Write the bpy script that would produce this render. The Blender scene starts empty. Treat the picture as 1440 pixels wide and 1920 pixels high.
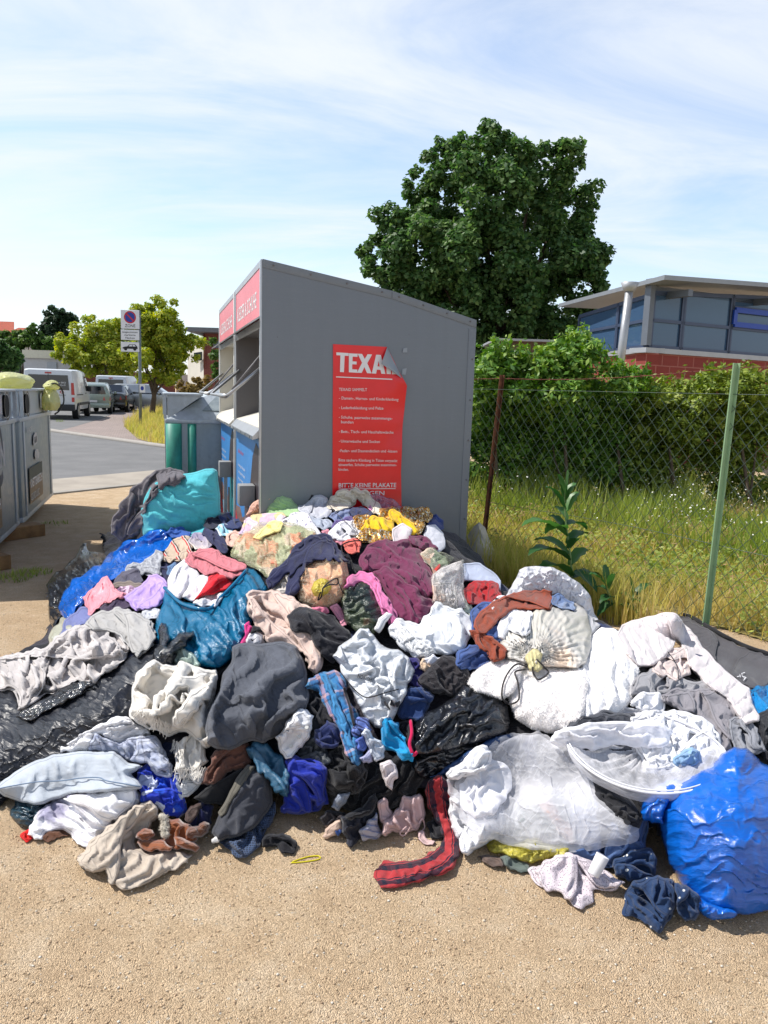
import bpy, bmesh, math, random
import numpy as np
from mathutils import Vector, Matrix
random.seed(11)
rng = np.random.default_rng(11)
SC = bpy.context.scene
COL = SC.collection
R_ = math.radians
# ---------------------------------------------------------------- camera model
FPX, CHT = 1400.0, 1.45
PITCH, ROLL = R_(9.05), R_(1.8)
FWD = np.array([0, math.cos(PITCH), -math.sin(PITCH)])
UP0 = np.array([0, math.sin(PITCH), math.cos(PITCH)])
RT0 = np.array([1.0, 0, 0])
CR = math.cos(ROLL)*RT0 + math.sin(ROLL)*UP0
CU = math.cos(ROLL)*UP0 - math.sin(ROLL)*RT0
CAM = np.array([0, 0, CHT])

def ray(px, py):
    px = np.asarray(px, float); py = np.asarray(py, float)
    d = FPX*FWD + (px-720)[..., None]*CR - (py-960)[..., None]*CU
    return d/np.linalg.norm(d, axis=-1, keepdims=True)

def at(px, py, y):
    """world point seen at a photo pixel, at world depth y"""
    r = ray(px, py)
    return CAM + r*(y/r[1])

def atz(px, py, z=0.0):
    r = ray(px, py)
    return CAM + r*((z-CHT)/r[2])

cam = bpy.data.cameras.new('camera')
camo = bpy.data.objects.new('camera', cam)
COL.objects.link(camo)
cam.sensor_fit = 'VERTICAL'; cam.sensor_height = 24.0; cam.sensor_width = 18.0
cam.lens = FPX/1920*24.0
cam.clip_start = 0.05; cam.clip_end = 3000
M = Matrix.Identity(4)
for i in range(3):
    M[i][0] = CR[i]; M[i][1] = CU[i]; M[i][2] = -FWD[i]; M[i][3] = CAM[i]
camo.matrix_world = M
SC.camera = camo
SC.view_settings.view_transform = 'Standard'
SC.view_settings.look = 'None'
SC.view_settings.exposure = 0.28
SC.view_settings.gamma = 1.0

# ---------------------------------------------------------------- colour
def lin(c, k=1.0):
    if len(c) == 4 and max(c[:3]) <= 1.0: return c
    out = []
    for v in c[:3]:
        v = v/255.0
        v = v/12.92 if v <= 0.04045 else ((v+0.055)/1.055)**2.4
        out.append(min(v*k, 0.86))
    return (out[0], out[1], out[2], 1.0)

# ---------------------------------------------------------------- materials
class NB:
    def __init__(s, name):
        s.m = bpy.data.materials.new(name); s.m.use_nodes = True
        s.t = s.m.node_tree; s.t.nodes.clear()
        s.out = s.n('ShaderNodeOutputMaterial')
    def n(s, typ, ins=None, **kw):
        nd = s.t.nodes.new(typ)
        for k, v in kw.items(): setattr(nd, k, v)
        for k, v in (ins or {}).items(): s.put(nd, k, v)
        return nd
    def put(s, nd, k, v):
        sock = nd.inputs[k]
        if isinstance(v, bpy.types.NodeSocket): s.t.links.new(v, sock)
        else: sock.default_value = v
    def math(s, op, a, b=None, c=None):
        nd = s.n('ShaderNodeMath', operation=op)
        s.put(nd, 0, a)
        if b is not None: s.put(nd, 1, b)
        if c is not None: s.put(nd, 2, c)
        return nd.outputs[0]
    def ramp(s, fac, stops, interp='LINEAR'):
        nd = s.n('ShaderNodeValToRGB'); nd.color_ramp.interpolation = interp
        el = nd.color_ramp.elements
        while len(el) > 1: el.remove(el[-1])
        el[0].position, el[0].color = stops[0]
        for p, c in stops[1:]:
            e = el.new(p); e.color = c
        s.put(nd, 0, fac)
        return nd.outputs[0]
    def mix(s, fac, a, b, blend='MIX'):
        nd = s.n('ShaderNodeMix', data_type='RGBA', blend_type=blend)
        s.put(nd, 0, fac); s.put(nd, 6, a); s.put(nd, 7, b)
        return nd.outputs[2]
    def noise(s, vec, scale, detail=3, rough=.55, dist=0.0):
        nd = s.n('ShaderNodeTexNoise', {'Scale': scale, 'Detail': detail, 'Roughness': rough, 'Distortion': dist})
        if vec is not None: s.put(nd, 'Vector', vec)
        return nd
    def vor(s, vec, scale, feature='F1', rnd=1.0):
        nd = s.n('ShaderNodeTexVoronoi', {'Scale': scale, 'Randomness': rnd}, feature=feature)
        s.put(nd, 'Vector', vec)
        return nd
    def coord(s, kind='UV', scale=(1, 1, 1), rot=0.0):
        tc = s.n('ShaderNodeTexCoord')
        mp = s.n('ShaderNodeMapping', {'Vector': tc.outputs[kind], 'Scale': scale, 'Rotation': (0, 0, rot)})
        return mp.outputs[0]
    def bump(s, h, dist, strength=1.0, nrm=None):
        nd = s.n('ShaderNodeBump', {'Height': h, 'Distance': dist, 'Strength': strength})
        if nrm is not None: s.put(nd, 'Normal', nrm)
        return nd.outputs[0]
    def finish(s, sh):
        s.t.links.new(sh, s.out.inputs[0]); return s.m
    def bsdf(s, **kw):
        nd = s.n('ShaderNodeBsdfPrincipled')
        for k, v in kw.items(): s.put(nd, k.replace('_', ' '), v)
        return nd

def pattern(b, pat, base, K):
    """colour socket (or value) for a printed / woven pattern, in metres of cloth"""
    if pat is None: return base
    kind = pat[0]
    if kind == 'stripe':                     # angle, period, stops [(pos, rgb)]
        v = b.coord('UV', rot=R_(pat[1]))
        sx = b.n('ShaderNodeSeparateXYZ', {0: v}).outputs[0]
        f = b.math('FRACT', b.math('DIVIDE', sx, pat[2]))
        return b.ramp(f, [(p, lin(c, K)) for p, c in pat[3]], 'CONSTANT')
    if kind == 'plaid':                      # angle, period, stopsA, stopsB, mix
        v = b.coord('UV', rot=R_(pat[1]))
        sp = b.n('ShaderNodeSeparateXYZ', {0: v})
        a = b.ramp(b.math('FRACT', b.math('DIVIDE', sp.outputs[0], pat[2])), [(p, lin(c, K)) for p, c in pat[3]], 'CONSTANT')
        c = b.ramp(b.math('FRACT', b.math('DIVIDE', sp.outputs[1], pat[2])), [(p, lin(q, K)) for p, q in pat[4]], 'CONSTANT')
        return b.mix(pat[5] if len(pat) > 5 else .5, a, c)
    if kind == 'dots':                       # scale, radius, rgb, randomness
        v = b.coord('UV')
        d = b.vor(v, pat[1], rnd=pat[4] if len(pat) > 4 else .6).outputs['Distance']
        return b.mix(b.math('LESS_THAN', d, pat[2]), base, lin(pat[3], K))
    if kind == 'blotch':                     # scale, [rgb...], distortion
        v = b.coord('UV')
        nz = b.noise(v, pat[1]*.9, 4)
        vv = b.n('ShaderNodeVectorMath', {0: v, 1: b.n('ShaderNodeVectorMath', {0: nz.outputs['Color'], 'Scale': (pat[3] if len(pat) > 3 else .6)/pat[1]}, operation='SCALE').outputs[0]}, operation='ADD').outputs[0]
        r = b.n('ShaderNodeSeparateColor', {0: b.vor(vv, pat[1]).outputs['Color']}).outputs[0]
        k = len(pat[2])
        return b.ramp(r, [(i/k, lin(c, K)) for i, c in enumerate(pat[2])], 'CONSTANT')
    if kind == 'noise':                      # scale, stops
        v = b.coord('UV')
        return b.ramp(b.noise(v, pat[1], 5, .6, .4).outputs[0], [(p, lin(c, K)) for p, c in pat[2]])
    return base

def fabric(name, rgb, rough=.88, pat=None, crease=.5, weave=.3, var=.10, sheen=.15, K=.82, trans=0.0, wv=900):
    b = NB(name)
    base = lin(rgb, K)
    uv = b.coord('UV')
    nz = b.noise(uv, 7, 6, .65)
    col = pattern(b, pat, base, K)
    f = b.n('ShaderNodeMapRange', {0: nz.outputs[0], 1: .3, 2: .7, 3: 1-var*2.2, 4: 1+var*.4}).outputs[0]
    hsv = b.n('ShaderNodeHueSaturation', {'Value': f, 'Color': col})
    # hem: a doubled edge with its row of stitches
    ed = b.n('ShaderNodeAttribute', attribute_name='edge').outputs['Fac']
    st = b.math('MULTIPLY', b.math('GREATER_THAN', ed, .0085), b.math('LESS_THAN', ed, .0115))
    hsv = b.n('ShaderNodeHueSaturation', {'Value': b.math('SUBTRACT', 1.0, b.math('MULTIPLY', st, .28)), 'Color': hsv.outputs[0]})
    hm = b.n('ShaderNodeMapRange', {0: ed, 1: .008, 2: .011, 3: 1.0, 4: 0.0}).outputs[0]
    cr = b.noise(uv, 16, 7, .62, .9)
    rid = b.math('ABSOLUTE', b.math('SUBTRACT', cr.outputs[0], .5))
    h1 = b.bump(rid, .02, crease, b.bump(b.math('SUBTRACT', hm, st), .0022, .7))
    we = b.noise(uv, wv, 2, .7)
    h2 = b.bump(we.outputs[0], .0015, weave, h1)
    p = b.bsdf(Base_Color=hsv.outputs[0], Roughness=rough, Normal=h2)
    p.inputs['Specular IOR Level'].default_value = .2
    p.inputs['Sheen Weight'].default_value = sheen
    p.inputs['Sheen Roughness'].default_value = .5
    sh = p.outputs[0]
    if trans > 0:
        tr = b.n('ShaderNodeBsdfTranslucent', {'Color': hsv.outputs[0], 'Normal': h2})
        sh = b.n('ShaderNodeMixShader', {0: trans, 1: sh, 2: tr.outputs[0]}).outputs[0]
    return b.finish(sh)

def plastic(name, rgb, rough=.16, alpha=1.0, K=.82, crease=.8, fine=.5, pat=None, scale=(1, 1, 1), spec=.65, trans=.2, var=.08, lo=12):
    """thin plastic film: facets and sharp little creases, glossy; alpha < 1 lets what is inside show"""
    b = NB(name)
    uv = b.coord('UV', scale=scale)
    wz = b.noise(uv, lo*.5, 4, .6)
    vv = b.n('ShaderNodeVectorMath', {0: uv, 1: b.n('ShaderNodeVectorMath', {0: wz.outputs['Color'], 'Scale': .9/lo}, operation='SCALE').outputs[0]}, operation='ADD').outputs[0]
    v1 = b.vor(vv, lo*1.1).outputs['Distance']
    h1 = b.bump(v1, .9*crease/lo*.42, 1.0)
    v2 = b.vor(vv, lo*3.3).outputs['Distance']
    h2 = b.bump(v2, .9*crease/lo*.06, 1.0, h1)
    n2 = b.noise(b.coord('UV', scale=(scale[0], scale[1]*2.2, 1), rot=.3), lo*4, 6, .62, 1.2)
    rid = b.math('ABSOLUTE', b.math('SUBTRACT', n2.outputs[0], .5))
    h2 = b.bump(rid, .009*fine, 1.0, h2)
    base = lin(rgb, K)
    col = pattern(b, pat, base, K)
    f = b.n('ShaderNodeMapRange', {0: wz.outputs[0], 1: .3, 2: .7, 3: 1-var*2, 4: 1+var}).outputs[0]
    hsv = b.n('ShaderNodeHueSaturation', {'Value': f, 'Color': col}).outputs[0]
    p = b.bsdf(Base_Color=hsv, Roughness=rough, Normal=h2)
    p.inputs['Specular IOR Level'].default_value = spec
    sh = p.outputs[0]
    if trans > 0:
        tr = b.n('ShaderNodeBsdfTranslucent', {'Color': hsv, 'Normal': h2})
        sh = b.n('ShaderNodeMixShader', {0: trans, 1: sh, 2: tr.outputs[0]}).outputs[0]
    if alpha < 1:
        tp = b.n('ShaderNodeBsdfTransparent', {'Color': (1, 1, 1, 1)})
        a = b.n('ShaderNodeMapRange', {0: rid, 1: 0.0, 2: .12, 3: min(1, alpha+.3), 4: max(0, alpha-.12)}).outputs[0]
        sh = b.n('ShaderNodeMixShader', {0: a, 1: tp.outputs[0], 2: sh}).outputs[0]
    return b.finish(sh)

def simple(name, rgb, rough=.6, metal=0.0, K=.82, var=.06, vs=6, bump=0, bs=60, spec=.4, coat=0, coord='Object', ao=None):
    b = NB(name)
    v = b.coord(coord)
    nz = b.noise(v, vs, 6, .62)
    f = b.n('ShaderNodeMapRange', {0: nz.outputs[0], 1: .3, 2: .7, 3: 1-var*1.5, 4: 1+var}).outputs[0]
    hsv = b.n('ShaderNodeHueSaturation', {'Value': f, 'Color': lin(rgb, K)})
    p = b.bsdf(Base_Color=hsv.outputs[0], Roughness=rough, Metallic=metal)
    p.inputs['Specular IOR Level'].default_value = spec
    p.inputs['Coat Weight'].default_value = coat
    if bump:
        n2 = b.noise(v, bs, 4, .6)
        b.put(p, 'Normal', b.bump(n2.outputs[0], bump, .6))
    return b.finish(p.outputs[0])

# ---------------------------------------------------------------- objects
def link(o, parent=None):
    COL.objects.link(o)
    if parent is not None: o.parent = parent
    return o

def tag(o, label=None, cat=None, group=None, kind=None):
    if label: o['label'] = label
    if cat: o['category'] = cat
    if group: o['group'] = group
    if kind: o['kind'] = kind
    return o

def thing(name, label, cat, loc=(0, 0, 0), rz=0.0, group=None):
    o = bpy.data.objects.new(name, None); link(o)
    o.location = [float(v) for v in loc]; o.rotation_euler = (0, 0, rz)
    o.empty_display_size = .1
    return tag(o, label, cat, group)

def mesh_obj(name, verts, faces, mat, parent=None, uvs=None, smooth=True, inv=None, edge=None):
    me = bpy.data.meshes.new(name)
    V = np.asarray(verts, np.float32)
    if inv is not None:
        Vh = np.c_[V, np.ones(len(V))] @ np.array(inv).T
        V = Vh[:, :3].astype(np.float32)
    if isinstance(faces, np.ndarray):
        k = faces.shape[1]; nf = len(faces)
        me.vertices.add(len(V)); me.vertices.foreach_set('co', V.ravel())
        me.loops.add(nf*k); me.loops.foreach_set('vertex_index', faces.astype(np.int32).ravel())
        me.polygons.add(nf)
        me.polygons.foreach_set('loop_start', np.arange(0, nf*k, k, dtype=np.int32))
        me.polygons.foreach_set('loop_total', np.full(nf, k, np.int32))
        me.update(calc_edges=True)
        if uvs is not None:
            l = me.uv_layers.new(name='UVMap')
            l.data.foreach_set('uv', np.asarray(uvs, np.float32)[faces.ravel()].ravel())
    else:
        me.from_pydata([tuple(map(float, v)) for v in V], [], [tuple(int(i) for i in f) for f in faces])
        if uvs is not None:
            l = me.uv_layers.new(name='UVMap')
            idx = [i for f in faces for i in f]
            l.data.foreach_set('uv', np.asarray(uvs, np.float32)[idx].ravel())
    if edge is not None:
        me.attributes.new('edge', 'FLOAT', 'POINT').data.foreach_set('value', np.asarray(edge, np.float32))
    me.validate()
    if smooth: me.polygons.foreach_set('use_smooth', np.ones(len(me.polygons), bool))
    if mat is not None:
        for mm in (mat if isinstance(mat, (list, tuple)) else [mat]): me.materials.append(mm)
    o = bpy.data.objects.new(name, me); link(o, parent)
    return o

def bm_obj(name, bm, mat, parent=None, smooth=False, bevel=0.0, seg=2):
    bmesh.ops.recalc_face_normals(bm, faces=bm.faces)
    if bevel > 0:
        es = [e for e in bm.edges if len(e.link_faces) == 2 and e.calc_face_angle(0) > .5]
        bmesh.ops.bevel(bm, geom=es, offset=bevel, segments=seg, profile=.6, affect='EDGES', clamp_overlap=True)
    me = bpy.data.meshes.new(name); bm.to_mesh(me); bm.free()
    if smooth:
        me.polygons.foreach_set('use_smooth', np.ones(len(me.polygons), bool))
        try: me.set_sharp_from_angle(angle=R_(38))
        except Exception: pass
    for mm in (mat if isinstance(mat, (list, tuple)) else [mat]): me.materials.append(mm)
    o = bpy.data.objects.new(name, me); link(o, parent)
    return o

def add_box(bm, lo, hi):
    lo = [float(v) for v in lo]; hi = [float(v) for v in hi]
    vs = [bm.verts.new((x, y, z)) for x in (lo[0], hi[0]) for y in (lo[1], hi[1]) for z in (lo[2], hi[2])]
    for f in ((0, 1, 3, 2), (4, 6, 7, 5), (0, 4, 5, 1), (2, 3, 7, 6), (0, 2, 6, 4), (1, 5, 7, 3)):
        bm.faces.new([vs[i] for i in f])
    return vs

def box(name, lo, hi, mat, parent=None, bevel=0.0):
    bm = bmesh.new(); add_box(bm, lo, hi)
    return bm_obj(name, bm, mat, parent, bevel > 0, bevel)

def add_prism(bm, pts, axis, a, b):
    """polygon pts (2D) extruded along axis between a and b"""
    def P(p, t):
        if axis == 0: return (t, p[0], p[1])
        if axis == 1: return (p[0], t, p[1])
        return (p[0], p[1], t)
    A = [bm.verts.new(P(p, a)) for p in pts]; B = [bm.verts.new(P(p, b)) for p in pts]
    n = len(pts)
    bm.faces.new(A); bm.faces.new(B[::-1])
    for i in range(n):
        bm.faces.new((A[i], B[i], B[(i+1) % n], A[(i+1) % n]))

def prism(name, pts, axis, a, b, mat, parent=None, bevel=0.0, smooth=False):
    bm = bmesh.new(); add_prism(bm, pts, axis, a, b)
    return bm_obj(name, bm, mat, parent, smooth or bevel > 0, bevel)

def quad(name, pts, mat, parent=None, thick=0.002):
    """thin solid slab whose front is the given polygon (points in order), thickness opposite to its normal"""
    P = [Vector([float(c) for c in p]) for p in pts]
    nrm = (P[1]-P[0]).cross(P[2]-P[0]).normalized()
    bm = bmesh.new()
    A = [bm.verts.new(p) for p in P]; B = [bm.verts.new(p-nrm*thick) for p in P]
    n = len(P); bm.faces.new(A); bm.faces.new(B[::-1])
    for i in range(n): bm.faces.new((A[i], B[i], B[(i+1) % n], A[(i+1) % n]))
    return bm_obj(name, bm, mat, parent)

def tube_geo(path, r, sides=6, taper=None):
    P = np.asarray(path, float); n = len(P)
    T = np.gradient(P, axis=0); T /= np.linalg.norm(T, axis=1, keepdims=True)+1e-9
    ref = np.array([0, 0, 1.0]) if abs(T[0][2]) < .9 else np.array([1.0, 0, 0])
    V = []
    for i in range(n):
        a = np.cross(T[i], ref); a /= np.linalg.norm(a)+1e-9
        b = np.cross(a, T[i]); ref = b
        rr = r if taper is None else r*taper[i]
        for k in range(sides):
            t = 2*math.pi*k/sides
            V.append(P[i]+rr*(math.cos(t)*a+math.sin(t)*b))
    Fc = []
    for i in range(n-1):
        for k in range(sides):
            k2 = (k+1) % sides
            Fc.append((i*sides+k, i*sides+k2, (i+1)*sides+k2, (i+1)*sides+k))
    return V, Fc

def tube(name, path, r, mat, parent=None, sides=6, taper=None):
    V, Fc = tube_geo(path, r, sides, taper)
    n = len(path)
    Fc = list(Fc)+[tuple(range(sides))[::-1], tuple((n-1)*sides+k for k in range(sides))]
    return mesh_obj(name, V, Fc, mat, parent)

def merge_geo(parts):
    V = []; Fc = []; o = 0
    for v, f in parts:
        V += list(v); Fc += [tuple(i+o for i in q) for q in f]; o += len(v)
    return V, Fc

def spline(pts, n=40):
    P = np.asarray(pts, float)
    Q = np.vstack([2*P[0]-P[1], P, 2*P[-1]-P[-2]])
    out = []
    seg = len(P)-1
    for i in range(seg):
        p0, p1, p2, p3 = Q[i:i+4]
        m = max(2, n//seg)
        for k in range(m):
            t = k/m
            out.append(.5*((2*p1)+(-p0+p2)*t+(2*p0-5*p1+4*p2-p3)*t*t+(-p0+3*p1-3*p2+p3)*t**3))
    out.append(P[-1])
    return np.array(out)

_txtfont = None
def text(name, s, size, mat, parent, M4, bold=0.0, align='LEFT', ext=.0006, sx=1.0, valign='TOP_BASELINE'):
    cu = bpy.data.curves.new(name, 'FONT')
    cu.body = s; cu.size = size; cu.align_x = align; cu.align_y = valign
    cu.offset = bold; cu.extrude = ext; cu.resolution_u = 2
    tmp = bpy.data.objects.new('tmp', cu); COL.objects.link(tmp)
    dg = bpy.context.evaluated_depsgraph_get()
    me = bpy.data.meshes.new_from_object(tmp.evaluated_get(dg))
    bpy.data.objects.remove(tmp); bpy.data.curves.remove(cu)
    me.name = name
    me.transform(M4 @ Matrix.Diagonal((sx, 1, 1, 1)))
    me.materials.clear(); me.materials.append(mat)
    o = bpy.data.objects.new(name, me); link(o, parent)
    return o

def frameM(origin, xdir, ydir):
    x = Vector([float(v) for v in xdir]).normalized(); y = Vector([float(v) for v in ydir]); y = (y-x*x.dot(y)).normalized()
    z = x.cross(y)
    m = Matrix.Identity(4)
    for i in range(3):
        m[i][0] = x[i]; m[i][1] = y[i]; m[i][2] = z[i]; m[i][3] = float(origin[i])
    return m

def copy_tree(o, parent=None):
    c = o.copy(); COL.objects.link(c)
    if parent is not None: c.parent = parent
    for ch in list(o.children): copy_tree(ch, c)
    return c
# ---------------------------------------------------------------- light and sky
SUN_AZ = R_(13)          # the sun stands left of the photo, slightly beyond the picture plane
SUN_EL = R_(56)
SDIR = Vector((-math.cos(SUN_AZ)*math.cos(SUN_EL), math.sin(SUN_AZ)*math.cos(SUN_EL), math.sin(SUN_EL)))
sl = bpy.data.lights.new('sun', 'SUN'); sl.energy = 5.0; sl.angle = R_(.53); sl.color = (1, .955, .89)
so = bpy.data.objects.new('sun', sl); link(so)
so.rotation_euler = SDIR.to_track_quat('Z', 'Y').to_euler(); so.location = (-8, 6, 20)
wd = bpy.data.worlds.new('World'); SC.world = wd; wd.use_nodes = True
wt = wd.node_tree; wt.nodes.clear()
def wn(t, ins=None, **kw):
    nd = wt.nodes.new(t)
    for k, v in kw.items(): setattr(nd, k, v)
    for k, v in (ins or {}).items():
        if isinstance(v, bpy.types.NodeSocket): wt.links.new(v, nd.inputs[k])
        else: nd.inputs[k].default_value = v
    return nd
sky = wn('ShaderNodeTexSky', sky_type='NISHITA', sun_disc=False, sun_elevation=SUN_EL, sun_rotation=R_(-77), air_density=1.0, dust_density=.6, ozone_density=1.6, altitude=100)
tc = wn('ShaderNodeTexCoord')
sep = wn('ShaderNodeSeparateXYZ', {0: tc.outputs['Generated']})
zc = wn('ShaderNodeMath', {0: sep.outputs[2], 1: .16}, operation='ADD')
dv = wn('ShaderNodeVectorMath', {0: tc.outputs['Generated'], 1: (1, 1, 1)}, operation='MULTIPLY')
cx = wn('ShaderNodeMath', {0: sep.outputs[0], 1: zc.outputs[0]}, operation='DIVIDE')
cy = wn('ShaderNodeMath', {0: sep.outputs[1], 1: zc.outputs[0]}, operation='DIVIDE')
cv = wn('ShaderNodeCombineXYZ', {0: cx.outputs[0], 1: cy.outputs[0], 2: 0.0})
mp = wn('ShaderNodeMapping', {'Vector': cv.outputs[0], 'Location': (3.9, 1.0, 0), 'Rotation': (0, 0, .5), 'Scale': (.5, 1.15, 1)})
n1 = wn('ShaderNodeTexNoise', {'Vector': mp.outputs[0], 'Scale': 1.25, 'Detail': 11, 'Roughness': .6, 'Distortion': .9})
n2 = wn('ShaderNodeTexNoise', {'Vector': mp.outputs[0], 'Scale': .35, 'Detail': 3, 'Roughness': .5})
cl = wn('ShaderNodeMath', {0: n1.outputs[0], 1: n2.outputs[0]}, operation='ADD')
cf = wn('ShaderNodeMapRange', {0: cl.outputs[0], 1: .76, 2: 1.16, 3: .22, 4: .92}, interpolation_type='SMOOTHSTEP')
hz = wn('ShaderNodeMapRange', {0: sep.outputs[2], 1: 0.02, 2: .30, 3: .80, 4: 0.0})
hi = wn('ShaderNodeMapRange', {0: sep.outputs[2], 1: .42, 2: .70, 3: 1.0, 4: 0.12})
cf2 = wn('ShaderNodeMath', {0: cf.outputs[0], 1: hi.outputs[0]}, operation='MULTIPLY')
fm = wn('ShaderNodeMath', {0: cf2.outputs[0], 1: hz.outputs[0]}, operation='MAXIMUM')
CLOUD = wn('ShaderNodeRGB'); CLOUD.outputs[0].default_value = (7.5, 7.85, 8.3, 1)
lowb = wn('ShaderNodeMapRange', {0: sep.outputs[2], 1: .40, 2: .75, 3: 1.75, 4: 1.0})
skh = wn('ShaderNodeHueSaturation', {'Saturation': 1.10, 'Value': lowb.outputs[0], 'Color': sky.outputs[0]})
mx = wn('ShaderNodeMix', {0: fm.outputs[0], 6: skh.outputs[0], 7: CLOUD.outputs[0]}, data_type='RGBA')
bg = wn('ShaderNodeBackground', {'Color': mx.outputs[2], 'Strength': .105})
wo = wn('ShaderNodeOutputWorld', {0: bg.outputs[0]})
# ---------------------------------------------------------------- ground
def gravel_mat():
    b = NB('sandy_gravel')
    v = b.coord('Object')
    big = b.noise(v, .55, 4, .6)
    mid = b.noise(v, 6, 6, .65)
    col = b.ramp(mid.outputs[0], [(.28, lin((200, 174, 142), .90)), (.5, lin((219, 194, 161), .90)), (.72, lin((232, 212, 184), .90))])
    dirt = b.ramp(big.outputs[0], [(.35, (0, 0, 0, 1)), (.62, (1, 1, 1, 1))])
    col = b.mix(b.math('MULTIPLY', dirt, .35), col, lin((196, 168, 136), .85))
    vo = b.vor(v, 330)
    stone = b.n('ShaderNodeSeparateColor', {0: vo.outputs['Color']})
    tint = b.ramp(stone.outputs[0], [(0, (.74, .70, .66, 1)), (.3, (.90, .87, .83, 1)), (.75, (1.05, 1.03, 1.0, 1)), (.93, (1.28, 1.26, 1.22, 1))])
    col = b.mix(.85, col, tint, 'MULTIPLY')
    v2 = b.vor(v, 95)
    s2 = b.n('ShaderNodeSeparateColor', {0: v2.outputs['Color']})
    isb = b.math('MULTIPLY', b.math('GREATER_THAN', s2.outputs[1], .82), b.math('LESS_THAN', v2.outputs['Distance'], .38))
    t2 = b.ramp(s2.outputs[0], [(0, lin((176, 150, 118), .8)), (.5, lin((200, 176, 144), .8)), (1, lin((232, 218, 196), .8))])
    col = b.mix(isb, col, t2)
    h = b.math('SUBTRACT', 1.0, vo.outputs['Distance'])
    h = b.math('ADD', h, b.math('MULTIPLY', isb, 1.2))
    n1 = b.bump(h, .0065, 1.0)
    n2 = b.bump(mid.outputs[0], .02, .35, n1)
    p = b.bsdf(Base_Color=col, Roughness=.95, Normal=n2)
    p.inputs['Specular IOR Level'].default_value = .15
    return b.finish(p.outputs[0])

def asphalt_mat():
    b = NB('asphalt')
    v = b.coord('Object')
    n = b.noise(v, 1.2, 6, .7)
    f = b.noise(v, 160, 3, .7)
    col = b.ramp(n.outputs[0], [(.3, lin((122, 122, 122), .62)), (.7, lin((146, 145, 144), .62))])
    col = b.mix(.5, col, b.ramp(f.outputs[0], [(.3, (.6, .6, .6, 1)), (.7, (1.25, 1.25, 1.25, 1))]), 'MULTIPLY')
    p = b.bsdf(Base_Color=col, Roughness=.9, Normal=b.bump(f.outputs[0], .004, .5))
    return b.finish(p.outputs[0])

def paver_mat():
    b = NB('pink_grey_pavers')
    v = b.coord('Object')
    br = b.n('ShaderNodeTexBrick', {'Vector': v, 'Color1': lin((176, 158, 150), .75), 'Color2': lin((158, 144, 138), .75), 'Mortar': lin((120, 110, 104), .75), 'Scale': 1.0, 'Mortar Size': .012, 'Brick Width': .22, 'Row Height': .11})
    n = b.noise(v, .7, 5, .6)
    col = b.mix(.35, br.outputs[0], b.ramp(n.outputs[0], [(.3, (.7, .68, .66, 1)), (.7, (1.15, 1.12, 1.1, 1))]), 'MULTIPLY')
    p = b.bsdf(Base_Color=col, Roughness=.9, Normal=b.bump(br.outputs[1], .006, -.5))
    return b.finish(p.outputs[0])

def soil_grass_mat():
    b = NB('dry_meadow_soil')
    v = b.coord('Object')
    n = b.noise(v, 2.5, 6, .65)
    col = b.ramp(n.outputs[0], [(.3, lin((112, 106, 52), .7)), (.5, lin((156, 142, 78), .7)), (.7, lin((176, 158, 104), .7))])
    p = b.bsdf(Base_Color=col, Roughness=.95, Normal=b.bump(n.outputs[0], .05, .5))
    return b.finish(p.outputs[0])

def sheet(name, pts, z, mat, kind='structure', sub=0):
    bm = bmesh.new()
    f = bm.faces.new([bm.verts.new((float(p[0]), float(p[1]), z)) for p in pts])
    if f.normal.z < 0: f.normal_flip()
    bmesh.ops.triangulate(bm, faces=bm.faces)
    o = bm_obj(name, bm, mat)
    me = o.data
    if me.polygons[0].normal.z < 0: me.flip_normals()
    return tag(o, kind=kind)

GRAVEL = gravel_mat()
sheet('ground', [(-400, -60), (400, -60), (400, 900), (-400, 900)], 0.0, GRAVEL)
# ---------------------------------------------------------------- heap surface and cloth engine
ALPHA = R_(33)
WV = np.array([0, math.cos(ALPHA), math.sin(ALPHA)])
NV = np.array([0, -math.sin(ALPHA), math.cos(ALPHA)])
RES = .012
SX0, SX1, SW0, SW1 = -2.6, 2.9, 1.0, 6.2
NXS = int((SX1-SX0)/RES); NWS = int((SW1-SW0)/RES)
gx = SX0+(np.arange(NXS)+.5)*RES
gw = SW0+(np.arange(NWS)+.5)*RES
GX, GW = np.meshgrid(gx, gw)
GND = -GW*math.tan(ALPHA)
def to_f(P): return P[..., 0], P@WV, P@NV
CP = '''0,1470,0 100,1540,0 250,1580,0 420,1560,0 520,1520,0 640,1535,0 800,1545,0 900,1560,0 1000,1575,0 1150,1600,0 1300,1660,0 1440,1680,0 1600,1690,0 -120,1470,0
60,1390,.12 250,1400,.20 420,1410,.20 560,1420,.20 700,1425,.20 850,1430,.20 1000,1450,.17 1150,1450,.2 1300,1500,.2 1440,1500,.2
60,1270,.2 200,1240,.33 330,1210,.38 480,1200,.42 640,1240,.4 800,1250,.4 950,1250,.36 1100,1250,.36 1250,1260,.26 1400,1300,.2
120,1140,.2 200,1090,.38 330,1060,.52 500,1080,.56 620,1080,.58 780,1080,.58 880,1120,.44 1020,1130,.40 1130,1180,.3 1230,1190,.2
170,1040,.25 280,1010,.44 420,975,.62 550,955,.70 700,950,.72 800,970,.66 850,1050,.5
90,1175,0 60,1200,0 20,1225,0 -30,1245,0 -80,1280,0 100,1090,0 140,1020,0 200,985,0 300,960,.3'''
cp = []
for tok in CP.split():
    a, b_, c = tok.split(','); cp.append(atz(float(a), float(b_), float(c)))
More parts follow.
